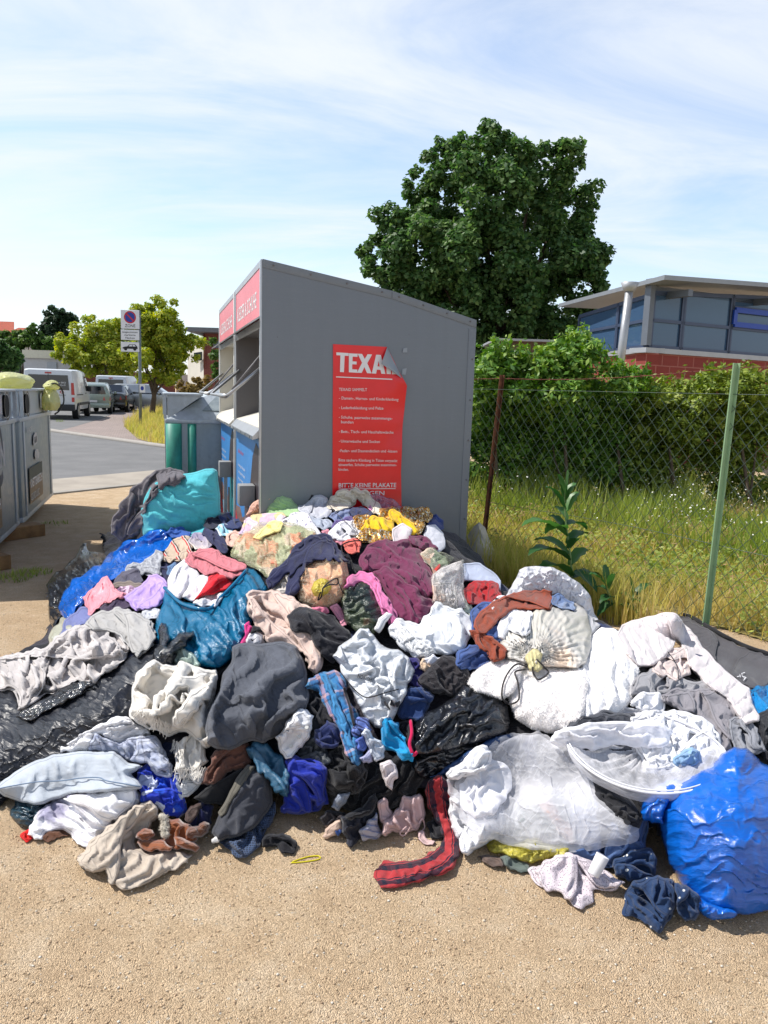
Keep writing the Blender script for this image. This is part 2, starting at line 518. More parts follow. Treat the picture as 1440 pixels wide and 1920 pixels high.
for e in [(-1.5, 5.6, 0), (-.9, 5.2, .3), (.75, 5.0, .35), (1.1, 4.95, 0), (1.5, 4.75, 0), (1.95, 4.3, 0), (2.4, 3.7, 0), (2.8, 3.0, 0), (-.4, 5.2, .6), (.3, 5.3, .55), (0, 5.6, .5), (-2.2, 4.0, 0), (-2.1, 3.2, 0), (-1.9, 2.6, 0)]: cp.append(np.array(e, float))
cp = np.array(cp)
cxx, cww, chh = to_f(cp)
chh = chh+cww*math.tan(ALPHA)
Dm = np.hypot(cxx[:, None]-cxx[None], cww[:, None]-cww[None])
Am = np.block([[Dm, np.ones((len(cp), 1))], [np.ones((1, len(cp))), np.zeros((1, 1))]])
sol = np.linalg.solve(Am+np.eye(len(cp)+1)*1e-6, np.r_[chh, 0])
HP = np.full(GX.shape, sol[-1])
for i in range(len(cp)):
    HP += sol[i]*np.hypot(GX-cxx[i], GW-cww[i])
def blur(A, k):
    for ax in (0, 1):
        for _ in range(2):
            pad = [(0, 0), (0, 0)]; pad[ax] = (k+1, k)
            c = np.cumsum(np.pad(A, pad, mode='edge'), axis=ax)
            if ax == 0: A = (c[2*k+1:]-c[:-2*k-1])/(2*k+1)
            else: A = (c[:, 2*k+1:]-c[:, :-2*k-1])/(2*k+1)
    return A
HP = blur(HP, 5)
lim = (GX < 2.6)
YY = GW*WV[1]+(GND+np.maximum(HP, 0))*NV[1]
# the heap ends along the fence line at its back right
bl = np.clip((4.95-(GX-.9)*1.0-YY)/.25, 0, 1); bl = np.where(GX < .75, 1, bl)
HP = HP*blur(bl, 6)
HEAP = np.where(HP > .012, HP, 0)
S = GND+HEAP
S_heap = S.copy()

def look(A, x, w):
    i = np.clip(((x-SX0)/RES-.5), 0, NXS-1.001); j = np.clip(((w-SW0)/RES-.5), 0, NWS-1.001)
    i0 = i.astype(int); j0 = j.astype(int); fi = i-i0; fj = j-j0
    return (A[j0, i0]*(1-fi)*(1-fj)+A[j0, i0+1]*fi*(1-fj)+A[j0+1, i0]*(1-fi)*fj+A[j0+1, i0+1]*fi*fj)

def march(D, A):
    """first hit of camera rays D (n,3) with surface A; returns distance along the ray"""
    ts = np.geomspace(1.5, 7.6, 260)
    n = len(D); t = np.full(n, 7.6); done = np.zeros(n, bool)
    pa = None; pt = None
    for tt in ts:
        P = CAM+D*tt
        x, w, h = to_f(P)
        g = h-look(A, x, w)
        if pa is not None:
            hit = (g < 0) & (~done)
            if hit.any():
                t[hit] = pt+(tt-pt)*pa[hit]/(pa[hit]-g[hit]+1e-9); done |= hit
                if done.all(): break
        pa = g; pt = tt
    return t

def chaikin(P, n=1):
    P = np.asarray(P, float)
    for _ in range(n):
        Q = np.roll(P, -1, 0)
        P = np.stack([.78*P+.22*Q, .22*P+.78*Q], 1).reshape(-1, 2)
    return P

def rough_edge(P, seed, jit):
    """break the straight runs of an outline into the uneven edge of a crumpled cloth"""
    r = np.random.default_rng(seed+77)
    for lev in range(2):
        Q = np.roll(P, -1, 0); d = Q-P; L = np.linalg.norm(d, axis=1, keepdims=True)
        nrm = np.stack([-d[:, 1], d[:, 0]], 1)/(L+1e-9)
        off = np.clip(r.normal(0, .11, (len(P), 1))*L, -4.5, 4.5)*jit
        mid = P+d*r.uniform(.4, .6, (len(P), 1))+nrm*off
        keep = (L[:, 0] > 7)
        out = []
        for i in range(len(P)):
            out.append(P[i])
            if keep[i]: out.append(mid[i])
        P = np.array(out)
    return P

def inside(poly, X, Y):
    c = np.zeros(X.shape, bool)
    n = len(poly)
    for i in range(n):
        x0, y0 = poly[i]; x1, y1 = poly[(i+1) % n]
        if y0 == y1: continue
        m = ((y0 > Y) != (y1 > Y)) & (X < (x1-x0)*(Y-y0)/(y1-y0)+x0)
        c ^= m
    return c

def seg_near(poly, X, Y, closed=True):
    """distance and nearest point to a polyline, arc length and signed side"""
    best = np.full(X.shape, 1e9); bx = np.zeros(X.shape); by = np.zeros(X.shape); arc = np.zeros(X.shape); sd = np.zeros(X.shape)
    n = len(poly); acc = 0
    for i in range(n if closed else n-1):
        a = poly[i]; b = poly[(i+1) % n]; d = b-a; L2 = d@d+1e-9; L = math.sqrt(L2)
        t = np.clip(((X-a[0])*d[0]+(Y-a[1])*d[1])/L2, 0, 1)
        qx = a[0]+t*d[0]; qy = a[1]+t*d[1]
        dd = np.hypot(X-qx, Y-qy); m = dd < best
        best[m] = dd[m]; bx[m] = qx[m]; by[m] = qy[m]; arc[m] = acc+t[m]*L
        cr = (d[0]*(Y-a[1])-d[1]*(X-a[0]))/L
        sd[m] = cr[m]; acc += L
    return best, bx, by, arc, sd

def nb_avg(A, M):
    """mean over valid 4-neighbours on a masked grid"""
    s = np.zeros_like(A); c = np.zeros(M.shape)
    for ax, k in ((0, 1), (0, -1), (1, 1), (1, -1)):
        B = np.roll(A, k, ax); Mm = np.roll(M, k, ax).copy()
        if ax == 0: Mm[0 if k == 1 else -1] = False
        else: Mm[:, 0 if k == 1 else -1] = False
        w = Mm.astype(float)
        c += w
        s += B*(w[..., None] if A.ndim == 3 else w)
    c = np.maximum(c, 1e-6)
    return s/(c[..., None] if A.ndim == 3 else c), c

def smooth_noise(shape, sc, seed):
    r = np.random.default_rng(seed)
    A = r.standard_normal(shape)
    k = max(1, int(sc))
    A = blur(A, k); A -= A.mean(); A /= A.std()+1e-9
    return A

def blurp(A,k):
    for ax in (0,1):
        B=A*0
        for j in range(-k,k+1): B=B+np.roll(A,j,ax)
        A=B/(2*k+1)
    return A
def tile_sim(sx, sy, seed, size=1.2, levels=(48, 96, 192), its=(320, 160, 70), grow=(1.0, 1.03, 1.025), g=.00025, bend=.2, amp0=.012, post=1):
    r = np.random.default_rng(seed)
    D = None
    for lev, (n, it) in enumerate(zip(levels, its)):
        c = size/n
        if D is None:
            D = np.zeros((n, n, 3)); z = blurp(r.standard_normal((n, n)), 1); D[..., 2] = np.abs(z/z.std())*amp0
        else:
            D = np.repeat(np.repeat(D, 2, 0), 2, 1)
            for _ in range(2): D = .25*(np.roll(D, 1, 0)+np.roll(D, -1, 0))+.5*D; D = .25*(np.roll(D, 1, 1)+np.roll(D, -1, 1))+.5*D
            z = blurp(r.standard_normal((n, n)), 1); D[..., 2] += z/z.std()*c*.12
        s = 1.0
        for k in grow[:lev+1]: s *= k
        ax_, ay_ = 1+(sx-1)*s, 1+(sy-1)*s
        ax_ *= s; ay_ *= s
        cons = [(0, 1, c, 0, c*ax_, 1.0), (1, 0, 0, c, c*ay_, 1.0), (1, 1, c, c, c*math.hypot(ax_, ay_), .5), (1, -1, -c, c, c*math.hypot(ax_, ay_), .5), (0, 2, 2*c, 0, 2*c*ax_, bend), (2, 0, 0, 2*c, 2*c*ay_, bend)]
        W = sum(2*k[5] for k in cons)
        for i in range(it):
            acc = np.zeros_like(D)
            for dj, di, ox, oy, L, k in cons:
                d = np.roll(D, (-dj, -di), (0, 1))-D
                d[..., 0] += ox; d[..., 1] += oy
                l = np.sqrt((d*d).sum(-1))+1e-9
                q = (k*.5*(l-L)/l)[..., None]*d
                acc += q; acc -= np.roll(q, (dj, di), (0, 1))
            D = D+acc*(1.9/W*2)
            D[..., 2] -= g
            D[..., 2] = np.maximum(D[..., 2], 0)
            D[..., :2] -= D[..., :2].mean((0, 1))*1.0
    for _ in range(post): D = .5*D+.125*(np.roll(D, 1, 0)+np.roll(D, -1, 0)+np.roll(D, 1, 1)+np.roll(D, -1, 1))
    D[..., 2] -= D[..., 2].mean()*.5
    return D

# wrinkle patterns simulated once on periodic squares of cloth 1.2 m wide: a cloth larger than its seat, relaxed until it buckles
TILES = dict(
    crumple=tile_sim(1.20, 1.20, 1, levels=(24, 48, 96, 192), its=(150, 150, 100, 40), grow=(1, 1.02, 1.03, 1.015), g=.00006, bend=.35, amp0=.02),
    folds=tile_sim(1.40, 1.06, 2, levels=(24, 48, 96, 192), its=(150, 150, 100, 40), grow=(1, 1.02, 1.02, 1.01), g=.00006, bend=.35, amp0=.02, post=2),
    fine=tile_sim(1.30, 1.30, 3, levels=(32, 64, 128, 256), its=(200, 120, 80, 30), grow=(1, 1.03, 1.03, 1.01), g=.0001, bend=.1, amp0=.02),
    soft=tile_sim(1.12, 1.10, 4, levels=(24, 48, 96), its=(150, 150, 100), grow=(1, 1.01, 1.01), g=.00006, bend=.5, amp0=.03, post=4),
    ridges=tile_sim(1.22, 1.06, 5, levels=(48, 96, 192), its=(320, 160, 60), grow=(1, 1.03, 1.02), g=.00022, bend=.2, amp0=.012))
def tile_at(T, x, y):
    n = len(T); i = x/1.2*n; j = y/1.2*n
    i0 = np.floor(i).astype(int); j0 = np.floor(j).astype(int); fi = (i-i0)[..., None]; fj = (j-j0)[..., None]
    a = T[j0 % n, i0 % n]; b = T[j0 % n, (i0+1) % n]; c = T[(j0+1) % n, i0 % n]; d = T[(j0+1) % n, (i0+1) % n]
    return a*(1-fi)*(1-fj)+b*fi*(1-fj)+c*(1-fi)*fj+d*fi*fj

ORG = {}
def splat(P, M, lift):
    """raise the collision surface to a cloth grid P (ny,nx,3) with vertex mask M"""
    ny, nx = M.shape
    Mq = M[:-1, :-1] & M[1:, :-1] & M[:-1, 1:] & M[1:, 1:]
    a = P[:-1, :-1][Mq]; b = P[:-1, 1:][Mq]; c = P[1:, :-1][Mq]; d = P[1:, 1:][Mq]
    for u in (.1, .37, .63, .9):
        for v in (.1, .37, .63, .9):
            q = a*(1-u)*(1-v)+b*u*(1-v)+c*(1-u)*v+d*u*v
            x, w, h = to_f(q)
            i = ((x-SX0)/RES).astype(int); j = ((w-SW0)/RES).astype(int)
            ok = (i >= 0) & (i < NXS) & (j >= 0) & (j < NWS)
            np.maximum.at(S, (j[ok], i[ok]), h[ok]+lift)

def cloth(name, mat, poly, parent=None, bulge=.02, R=None, stretch=1.10, ang=None, wl=.075, amp=None, it=0, tile=None,
          d=None, closed=False, knot=None, quilt=None, path=None, seed=None, fine=1.0, cap=.02, skirt=.016, round_=1, jit=1.0, stiff=False, crisp=1.45, flaps=None, raw=False,
          lift=.004, relax=10, fur=0, back=.8, prof=.5, keep=False, sub=0, edge=.0, uvrot=0.0, splat_on=True, dlimit=None, lumps=None):
    if isinstance(poly, str):
        poly = np.array([[float(v) for v in t.split(',')] for t in poly.split()])
    if seed is None: seed = abs(hash_(name+str(len(poly))+str(poly[0])))
    if closed or stiff or bulge > .085: jit = jit*.35
    thin = not (closed or stiff or raw) and bulge <= .075 and knot is None and quilt is None and not any(k in name for k in ('film', 'tulle', 'bag', 'waist', 'ear', 'neck', 'leg', 'body', 'head', 'tail', 'contents'))
    if thin:
        bulge *= .62; R = None if R is None else R*.6
    poly0 = poly
    poly = rough_edge(poly, seed, jit)
    poly = chaikin(poly, round_)
    ar = .5*abs(np.sum(poly[:, 0]*np.roll(poly[:, 1], -1)-poly[:, 1]*np.roll(poly[:, 0], -1)))
    cen = poly.mean(0)
    Sb = blur(S, 2)
    t0 = march(ray(np.array([cen[0]]), np.array([cen[1]])), Sb)[0]
    if d is not None: t0 = min(t0, d)
    ppm = FPX/t0
    s = max(.0046*ppm, math.sqrt(ar/(20000*fine)), 1.5)
    x0, y0 = poly.min(0)-s; x1, y1 = poly.max(0)+s
    xs = np.arange(x0, x1+s, s); ys = np.arange(y0, y1+s, s)
    X, Y = np.meshgrid(xs, ys)
    Cx = X[:-1, :-1]+s/2; Cy = Y[:-1, :-1]+s/2
    Q = inside(poly, Cx, Cy)
    if Q.sum() < 4: return None
    ny, nx = X.shape
    cnt = np.zeros((ny, nx), int)
    cnt[:-1, :-1] += Q; cnt[1:, :-1] += Q; cnt[:-1, 1:] += Q; cnt[1:, 1:] += Q
    Mv = cnt > 0
    Bd = Mv & (cnt < 4)
    db, bx, by, _, _ = seg_near(poly, X, Y)
    X = np.where(Bd, bx, X); Y = np.where(Bd, by, Y)
    inn = Mv & ~Bd
    for _ in range(4):
        XY = np.stack([X, Y], -1)
        av, _c = nb_avg(XY, Mv)
        X = np.where(inn, .5*X+.5*av[..., 0], X); Y = np.where(inn, .5*Y+.5*av[..., 1], Y)
    dist, _, _, _, _ = seg_near(poly, X, Y)
    dist = np.where(Bd, 0, dist)/ppm
    idx = np.where(Mv)
    D = ray(X[idx], Y[idx])
    t = march(D, Sb)
    if d is not None:
        t = np.minimum(t, d/D[:, 1] if np.isscalar(d) else t)
    T = np.zeros((ny, nx)); T[idx] = t
    T0 = T.copy()
    for _ in range(int(relax*2.2)):
        av, c = nb_avg(T, Mv)
        T = np.where(Mv, np.minimum(.4*T+.6*av, T0+.0), 0)
    RAY = np.zeros((ny, nx, 3)); RAY[idx] = D
    if R is None: R = min(.03, dist.max()*.9)
    if lumps is None: lumps = 0 if closed else min(.014, bulge*.35)
    if R <= 0: R = dist.max()
    f = 1-np.clip(dist/R, 0, 1); f = (1-f*f)**prof
    lum = 0
    if lumps: lum = lumps*smooth_noise((ny, nx), .04*ppm/s, seed+5)*f
    T = np.where(Mv, T-lift-bulge*f-lum, 0)
    N3 = -.65*RAY+.35*NV; N3 /= np.linalg.norm(N3, axis=-1, keepdims=True)+1e-9
    P = CAM+RAY*T[..., None]
    if d is None or d < 9:
        # never sink below the ground
        zz = P[..., 2]; P[..., 2] = np.where(Mv & (zz < .006), .006, zz)
    xm = (X-cen[0])/ppm; ym = (Y-cen[1])/ppm
    if amp is None: amp = .004 if stiff else .026
    rr_ = np.random.default_rng(seed+31)
    kindt = tile or ('folds' if ang is not None else rr_.choice(['crumple', 'crumple', 'fine']))
    th = R_(ang if ang is not None else rr_.uniform(0, 180))+math.pi/2      # tile folds run along its second axis
    ca, sa = math.cos(th), math.sin(th)
    wob = .25*wl*smooth_noise((ny, nx), .05*ppm/s, seed+2)
    fs = .78*wl/.26*rr_.uniform(.9, 1.15)
    tx = (xm*ca+ym*sa+wob)/fs+rr_.uniform(0, 9); ty = (-xm*sa+ym*ca)/fs+rr_.uniform(0, 9)
    TD = tile_at(TILES[kindt], tx, ty)*fs*(amp/.026)*(1.55 if not closed else 1)
    if not stiff:
        f2 = fs*rr_.uniform(.40, .52); th2 = rr_.uniform(.25, .7)*rr_.choice([-1, 1]); c2, s2 = math.cos(th2), math.sin(th2)
        T2 = tile_at(TILES['ridges'], (tx*fs*c2+ty*fs*s2)/f2, (-tx*fs*s2+ty*fs*c2)/f2)*f2*min(1.3, amp/.026)*crisp
        TD = TD+np.stack([T2[..., 0]*c2-T2[..., 1]*s2, T2[..., 0]*s2+T2[..., 1]*c2, T2[..., 2]], -1)
    edgef = np.clip(dist/.03, .22, 1)*(1 if not closed else np.clip(dist/.05, 0, 1))
    e1 = CR*ca-CU*sa; e2 = -CR*sa-CU*ca
    P = P+(TD[..., 2:3]*1.15*N3+(TD[..., 0:1]*e1+TD[..., 1:2]*e2)*np.clip(dist/.02, .3 if not closed else 0, 1)[..., None])*edgef[..., None]*Mv[..., None]
    if knot is not None:
        kx, ky, kn, ka = knot[:4]; kr = knot[4] if len(knot) > 4 else .25
        rx = (X-kx)/ppm; ry = (Y-ky)/ppm; rr = np.hypot(rx, ry); th = np.arctan2(ry, rx)
        tw = .6*smooth_noise((ny, nx), .05*ppm/s, seed+3)
        rad = ka*np.abs(np.cos(.5*kn*th+tw*1.5))*np.exp(-rr/kr)*np.clip(rr/.03, .2, 1)
        P = P+N3*(rad*np.clip(dist/.02, .1, 1))[..., None]*Mv[..., None]
    if quilt is not None:
        for (qa, qp, qd) in quilt:
            if isinstance(qa, str):
                pl = np.array([[float(v) for v in tk.split(',')] for tk in qa.split()])
                _, _, _, arc, _ = seg_near(pl, X, Y, closed=False)
                q = arc/ppm
            else:
                q = xm*math.cos(R_(qa))+ym*math.sin(R_(qa))
            q = q+.12*qp*smooth_noise((ny, nx), .06*ppm/s, seed+9)
            P = P+N3*(qd*(np.abs(np.sin(math.pi*q/qp))**.55-1)*np.clip(dist/.02, .0, 1))[..., None]*Mv[..., None]
    Q0 = P.copy()
    # ------------- position based relaxation: cloth larger than its seat buckles into folds
    if it > 0 and stretch > 1.0:
        sn = np.clip(1+.75*smooth_noise((ny, nx), .06*ppm/s, seed+7), .05, 2.2)
        cons = []
        for dj, di, k in ((0, 1, 1), (1, 0, 1), (1, 1, .5), (1, -1, .5), (0, 2, .25), (2, 0, .25)):
            def sl(a, b, dj=dj, di=di):
                if di >= 0: A = a[:ny-dj, :nx-di]; B = a[dj:, di:]
                else: A = a[:ny-dj, -di:]; B = a[dj:, :nx+di]
                return (A, B)[b]
            m = sl(Mv, 0) & sl(Mv, 1)
            if max(abs(dj), abs(di)) > 1: m &= (np.minimum(sl(dist, 0), sl(dist, 1)) > 0)
            L = np.linalg.norm(sl(P, 1)-sl(P, 0), axis=-1)
            dx = sl(X, 1)-sl(X, 0); dy = sl(Y, 1)-sl(Y, 0)
            if ang is None: an = 1.0
            else: an = .12+.88*np.sin(np.arctan2(dy, dx)-R_(ang))**2
            st = 1+(stretch-1)*an*.5*(sl(sn, 0)+sl(sn, 1))
            bendk = k if max(abs(dj), abs(di)) == 1 else k*.6
            cons.append((dj, di, m, L*(st if max(abs(dj), abs(di)) == 1 else 1+(st-1)*.8), bendk))
        pin = np.where(Bd, .35, .04)[..., None]
        for k in range(it):
            acc = np.zeros_like(P); wc = np.full((ny, nx), .001)
            for dj, di, m, L, kk in cons:
                if di >= 0:
                    a = (slice(0, ny-dj), slice(0, nx-di)); b = (slice(dj, None), slice(di, None))
                else:
                    a = (slice(0, ny-dj), slice(-di, None)); b = (slice(dj, None), slice(0, nx+di))
                dv = P[b]-P[a]; l = np.linalg.norm(dv, axis=-1)+1e-9
                g = (np.where(m, kk*.5*(l-L)/l, 0))[..., None]*dv
                acc[a] += g; acc[b] -= g
                w = m*kk; wc[a] += w; wc[b] += w
            P = P+acc/np.maximum(wc, 1)[..., None]*1.55
            P = P+(Q0-P)*pin
            off = np.einsum('ijk,ijk->ij', P-Q0, N3)
            tgt = np.clip(off, -.004, cap)
            tgt = np.where(Bd, np.clip(off, -.003, .012+edge), tgt)
            P = P+((tgt-off-.0004)[..., None])*N3
        av, _c = nb_avg(P, Mv)
        P = np.where(inn[..., None], .85*P+.15*av, P)
        zz = P[..., 2]; P[..., 2] = np.where(Mv & (zz < .004), .004, zz)
    if splat_on: splat(P, Mv, .004)
    # ------------- mesh
    vid = -np.ones((ny, nx), int); vid[idx] = np.arange(len(idx[0]))
    V = P[idx]
    if path is not None:
        pl = np.array([[float(v) for v in tk.split(',')] for tk in path.split()])
        _, _, _, arc, sd = seg_near(pl, X, Y, closed=False)
        UV = np.stack([arc[idx]/ppm, sd[idx]/ppm], -1)
    else:
        ca, sa = math.cos(R_(uvrot)), math.sin(R_(uvrot))
        ux = xm[idx]*ca-ym[idx]*sa; uy = xm[idx]*sa+ym[idx]*ca
        UV = np.stack([ux, uy*1.0], -1)+5.0
    qi = np.where(Q)
    F4 = np.stack([vid[qi[0], qi[1]], vid[qi[0]+1, qi[1]], vid[qi[0]+1, qi[1]+1], vid[qi[0], qi[1]+1]], -1)
    NN = N3[idx]; RR = RAY[idx]
    ED = dist[idx]
    if closed:
        nb_ = len(V)
        fb = f[idx]; isb = Bd[idx]
        Vb = Q0[idx]+RR*((bulge*(1+back))*fb)[:, None]
        Vb[:, 2] = np.maximum(Vb[:, 2], .004)
        m2 = np.where(isb, np.arange(nb_), np.arange(nb_)+nb_)
        V = np.vstack([V, Vb]); UV = np.vstack([UV, UV+[.7, .3]])
        F4 = np.vstack([F4, m2[F4][:, ::-1]])
        keepv = np.zeros(len(V), bool); keepv[F4.ravel()] = True
        rem = np.cumsum(keepv)-1
        ED = np.r_[ED, ED*0+.05]; ED = ED[keepv]
        V = V[keepv]; UV = UV[keepv]; F4 = rem[F4]
    elif skirt > 0:
        ed = {}
        for q in F4:
            for k in range(4):
                a, b = int(q[k]), int(q[(k+1) % 4])
                if (b, a) in ed: del ed[(b, a)]
                else: ed[(a, b)] = 1
        bv = sorted({v for e in ed for v in e})
        base = len(V); mp_ = {v: base+i for i, v in enumerate(bv)}
        bv = np.array(bv)
        cw = (V.mean(0)-V[bv]); cw /= np.linalg.norm(cw, axis=1, keepdims=True)+1e-9
        Vs = V[bv]-NN[bv]*skirt+cw*(skirt*.35)
        Vs[:, 2] = np.maximum(Vs[:, 2], .002)
        V = np.vstack([V, Vs]); UV = np.vstack([UV, UV[bv]+.005]); ED = np.r_[ED, np.zeros(len(Vs))]
        F4 = np.vstack([F4, np.array([(b, a, mp_[a], mp_[b]) for a, b in ed])])
    if raw: return V, F4, UV, ED
    if flaps is None: flaps = 0 if not thin or ar < 1500 else 1 if ar < 5500 else 2
    rf_ = np.random.default_rng(seed+55)
    for k in range(flaps):
        # the cloth is folded back over itself: a second thickness covers part of it
        th_ = R_(ang+90+rf_.normal(0, 25)) if ang is not None else rf_.uniform(0, 6.283)
        nx_, ny_ = math.cos(th_), math.sin(th_)
        if rf_.random() < .5: nx_, ny_ = -nx_, -ny_
        pr_ = (poly0[:, 0]-cen[0])*nx_+(poly0[:, 1]-cen[1])*ny_
        off = rf_.uniform(.0, .35)*pr_.max() if k == 0 else rf_.uniform(-.1, .2)*pr_.max()
        Pc = []
        for i in range(len(poly0)):
            a, b = poly0[i], poly0[(i+1) % len(poly0)]; da, db2 = pr_[i]-off, pr_[(i+1) % len(poly0)]-off
            if da >= 0: Pc.append(a)
            if da*db2 < 0: Pc.append(a+(b-a)*(da/(da-db2)))
        if len(Pc) < 3: continue
        Pc = np.array(Pc); c_ = Pc.mean(0); Pc = c_+(Pc-c_)*rf_.uniform(.84, .95)
        res = cloth(name, mat, Pc, None, bulge=.012, R=.012, ang=None if ang is None else ang+rf_.normal(0, 30), wl=wl*rf_.uniform(.8, 1.2), amp=amp*.8, seed=seed+100+k, raw=True, d=d, skirt=.008, jit=1.6, lift=.006, path=path)
        if res is None: continue
        V2, F2, U2, E2 = res; ED = np.r_[ED, E2]
        F4 = np.vstack([F4, F2+len(V)]); V = np.vstack([V, V2]); UV = np.vstack([UV, U2+rf_.uniform(0, .4)*(path is None)])
    if parent is not None:
        V = V-np.array(ORG[parent.name])
    o = mesh_obj(name, V, F4, mat, parent, UV, edge=ED)
    if sub:
        md = o.modifiers.new('smooth', 'SUBSURF'); md.levels = sub; md.render_levels = sub
    info = dict(P=P, M=Mv, X=X, Y=Y, N=N3, ppm=ppm, f=f, dist=dist, s=s, obj=o)
    if fur:
        r = np.random.default_rng(seed+21)
        nf = fur
        qn = len(qi[0])
        k = r.integers(0, qn, nf); uu = r.random(nf)[:, None]; vv = r.random(nf)[:, None]
        j0, i0 = qi[0][k], qi[1][k]
        base = P[j0, i0]*(1-uu)*(1-vv)+P[j0, i0+1]*uu*(1-vv)+P[j0+1, i0]*(1-uu)*vv+P[j0+1, i0+1]*uu*vv
        gn = np.cross(P[j0+1, i0]-P[j0, i0], P[j0, i0+1]-P[j0, i0]); gn /= np.linalg.norm(gn, axis=1, keepdims=True)+1e-9
        gn *= np.sign(np.einsum('ij,ij->i', gn, N3[j0, i0]))[:, None]
        dr = gn*.8+r.normal(0, .45, (nf, 3)); dr /= np.linalg.norm(dr, axis=1, keepdims=True)
        ln = r.uniform(.004, .010, nf)[:, None]
        sd_ = np.cross(dr, r.normal(0, 1, (nf, 3))); sd_ /= np.linalg.norm(sd_, axis=1, keepdims=True); sd_ *= .0011
        Vf = np.stack([base-sd_-dr*.002, base+sd_-dr*.002, base+dr*ln], 1).reshape(-1, 3)
        if parent is not None: Vf = Vf-np.array(ORG[parent.name])
        Ff = np.arange(nf*3).reshape(-1, 3)
        fo = mesh_obj('fur', Vf, Ff, mat, o if parent is None else parent, np.repeat(UV[:1], nf*3, 0), smooth=False)
        info['fur'] = fo
    return info

import zlib
def hash_(s): return zlib.crc32(s.encode()) & 0xffffff

def G(name, label, cat, mat, poly, group=None, **kw):
    """a piece of clothing or a bag that is one mesh"""
    r = cloth(name, mat, poly, **kw)
    if r is None:
        print('EMPTY', name, label); return None
    tag(r['obj'], label, cat, group)
    return r

def root(name, label, cat, px, py, group=None, z=None, d=None):
    """an Empty under a thing of several parts"""
    t = march(ray(np.array([px]), np.array([py])), S)[0]
    if d is not None: t = min(t, d)
    p = CAM+ray(px, py)*t
    p[2] = max(0.0, p[2]-.05)
    e = thing(name, label, cat, p, 0, group)
    ORG[e.name] = [float(v) for v in p]
    return e

def surf(px, py, up=.004):
    px = np.asarray(px, float); py = np.asarray(py, float)
    D = ray(px, py); t = march(D.reshape(-1, 3), S).reshape(px.shape)
    return CAM+D*(t-up)[..., None]

def strand(name, pts, r, mat, parent=None, up=.006, n=40, hang=None, label=None, cat=None, sides=6, relax=4):
    """cord / strap lying on the heap along photo points"""
    P2 = spline([[float(v) for v in t.split(',')] for t in pts.split()], n)
    D = ray(P2[:, 0], P2[:, 1]); t = march(D, S)
    for _ in range(int(relax*2.2)):
        t2 = t.copy(); t2[1:-1] = (t[:-2]+t[1:-1]+t[2:])/3; t = np.minimum(t, t2)
    if hang is not None: t = t-hang*np.sin(np.linspace(0, math.pi, len(t)))
    P = CAM+D*(t-up)[:, None]
    P[:, 2] = np.maximum(P[:, 2], r)
    if parent is not None: P = P-np.array(ORG[parent.name])
    o = tube(name, P, r, mat, parent, sides)
    if label: tag(o, label, cat)
    return o

def px_text(name, s, x0, y0, ang, hpx, wpx, mat, parent, bold=0.0, up=.006):
    """lettering printed on a surface of the heap: laid out in photo pixels, dropped onto the surface in 3D"""
    ob = text(name, s, 1.0, mat, parent, Matrix.Identity(4), bold=bold, ext=0.0)
    bm = bmesh.new(); bm.from_mesh(ob.data); bmesh.ops.triangulate(bm, faces=bm.faces)
    bmesh.ops.subdivide_edges(bm, edges=[e for e in bm.edges if e.calc_length() > .18], cuts=1)
    co = np.array([v.co[:] for v in bm.verts]); x_, y_ = (co[:, 0]-co[:, 0].min()), co[:, 1]
    x_ = x_/x_.max()*wpx; y_ = y_/.70*hpx
    c, q = math.cos(R_(ang)), math.sin(R_(ang))
    P = surf(x0+x_*c+y_*q, y0+x_*q-y_*c, up)
    if parent is not None: P = P-np.array(ORG[parent.name])
    for v, pp in zip(bm.verts, P): v.co = Vector([float(k) for k in pp])
    bm.to_mesh(ob.data); bm.free()
    return ob

def px_patch(name, pts, mat, parent, up=.006, n=6):
    """small flat print on a surface of the heap"""
    P2 = spline([[float(v) for v in t.split(',')] for t in pts.split()]+[[float(v) for v in pts.split()[0].split(',')]], len(pts.split())*n)[:-1]
    P = surf(P2[:, 0], P2[:, 1], up)-np.array(ORG[parent.name])
    c = P.mean(0); V = np.vstack([P, c]); k = len(P)
    return mesh_obj(name, V, [(i, (i+1) % k, k) for i in range(k)], mat, parent, np.zeros((k+1, 2)), smooth=False)
# ---------------------------------------------------------------- the clothes, bottom to top
# base of the heap: everything deep inside it, nothing of which can be told apart
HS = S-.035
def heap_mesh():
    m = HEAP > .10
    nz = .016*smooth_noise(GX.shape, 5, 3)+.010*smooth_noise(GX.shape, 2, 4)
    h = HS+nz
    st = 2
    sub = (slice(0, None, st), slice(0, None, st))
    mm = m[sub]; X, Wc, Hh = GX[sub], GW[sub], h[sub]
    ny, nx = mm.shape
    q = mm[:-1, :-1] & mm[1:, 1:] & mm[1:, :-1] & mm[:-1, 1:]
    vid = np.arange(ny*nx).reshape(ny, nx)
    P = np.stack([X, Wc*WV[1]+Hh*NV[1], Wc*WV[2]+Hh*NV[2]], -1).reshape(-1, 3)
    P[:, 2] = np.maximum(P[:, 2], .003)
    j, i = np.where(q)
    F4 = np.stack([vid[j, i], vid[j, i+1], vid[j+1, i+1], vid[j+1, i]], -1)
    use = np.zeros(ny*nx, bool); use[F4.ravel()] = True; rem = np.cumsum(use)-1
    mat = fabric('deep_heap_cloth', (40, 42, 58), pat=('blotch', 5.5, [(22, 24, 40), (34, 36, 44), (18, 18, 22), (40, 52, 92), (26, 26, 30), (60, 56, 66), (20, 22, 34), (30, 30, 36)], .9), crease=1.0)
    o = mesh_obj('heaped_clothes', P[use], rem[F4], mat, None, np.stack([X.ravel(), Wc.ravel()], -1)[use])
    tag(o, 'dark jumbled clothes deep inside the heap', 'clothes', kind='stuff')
heap_mesh()

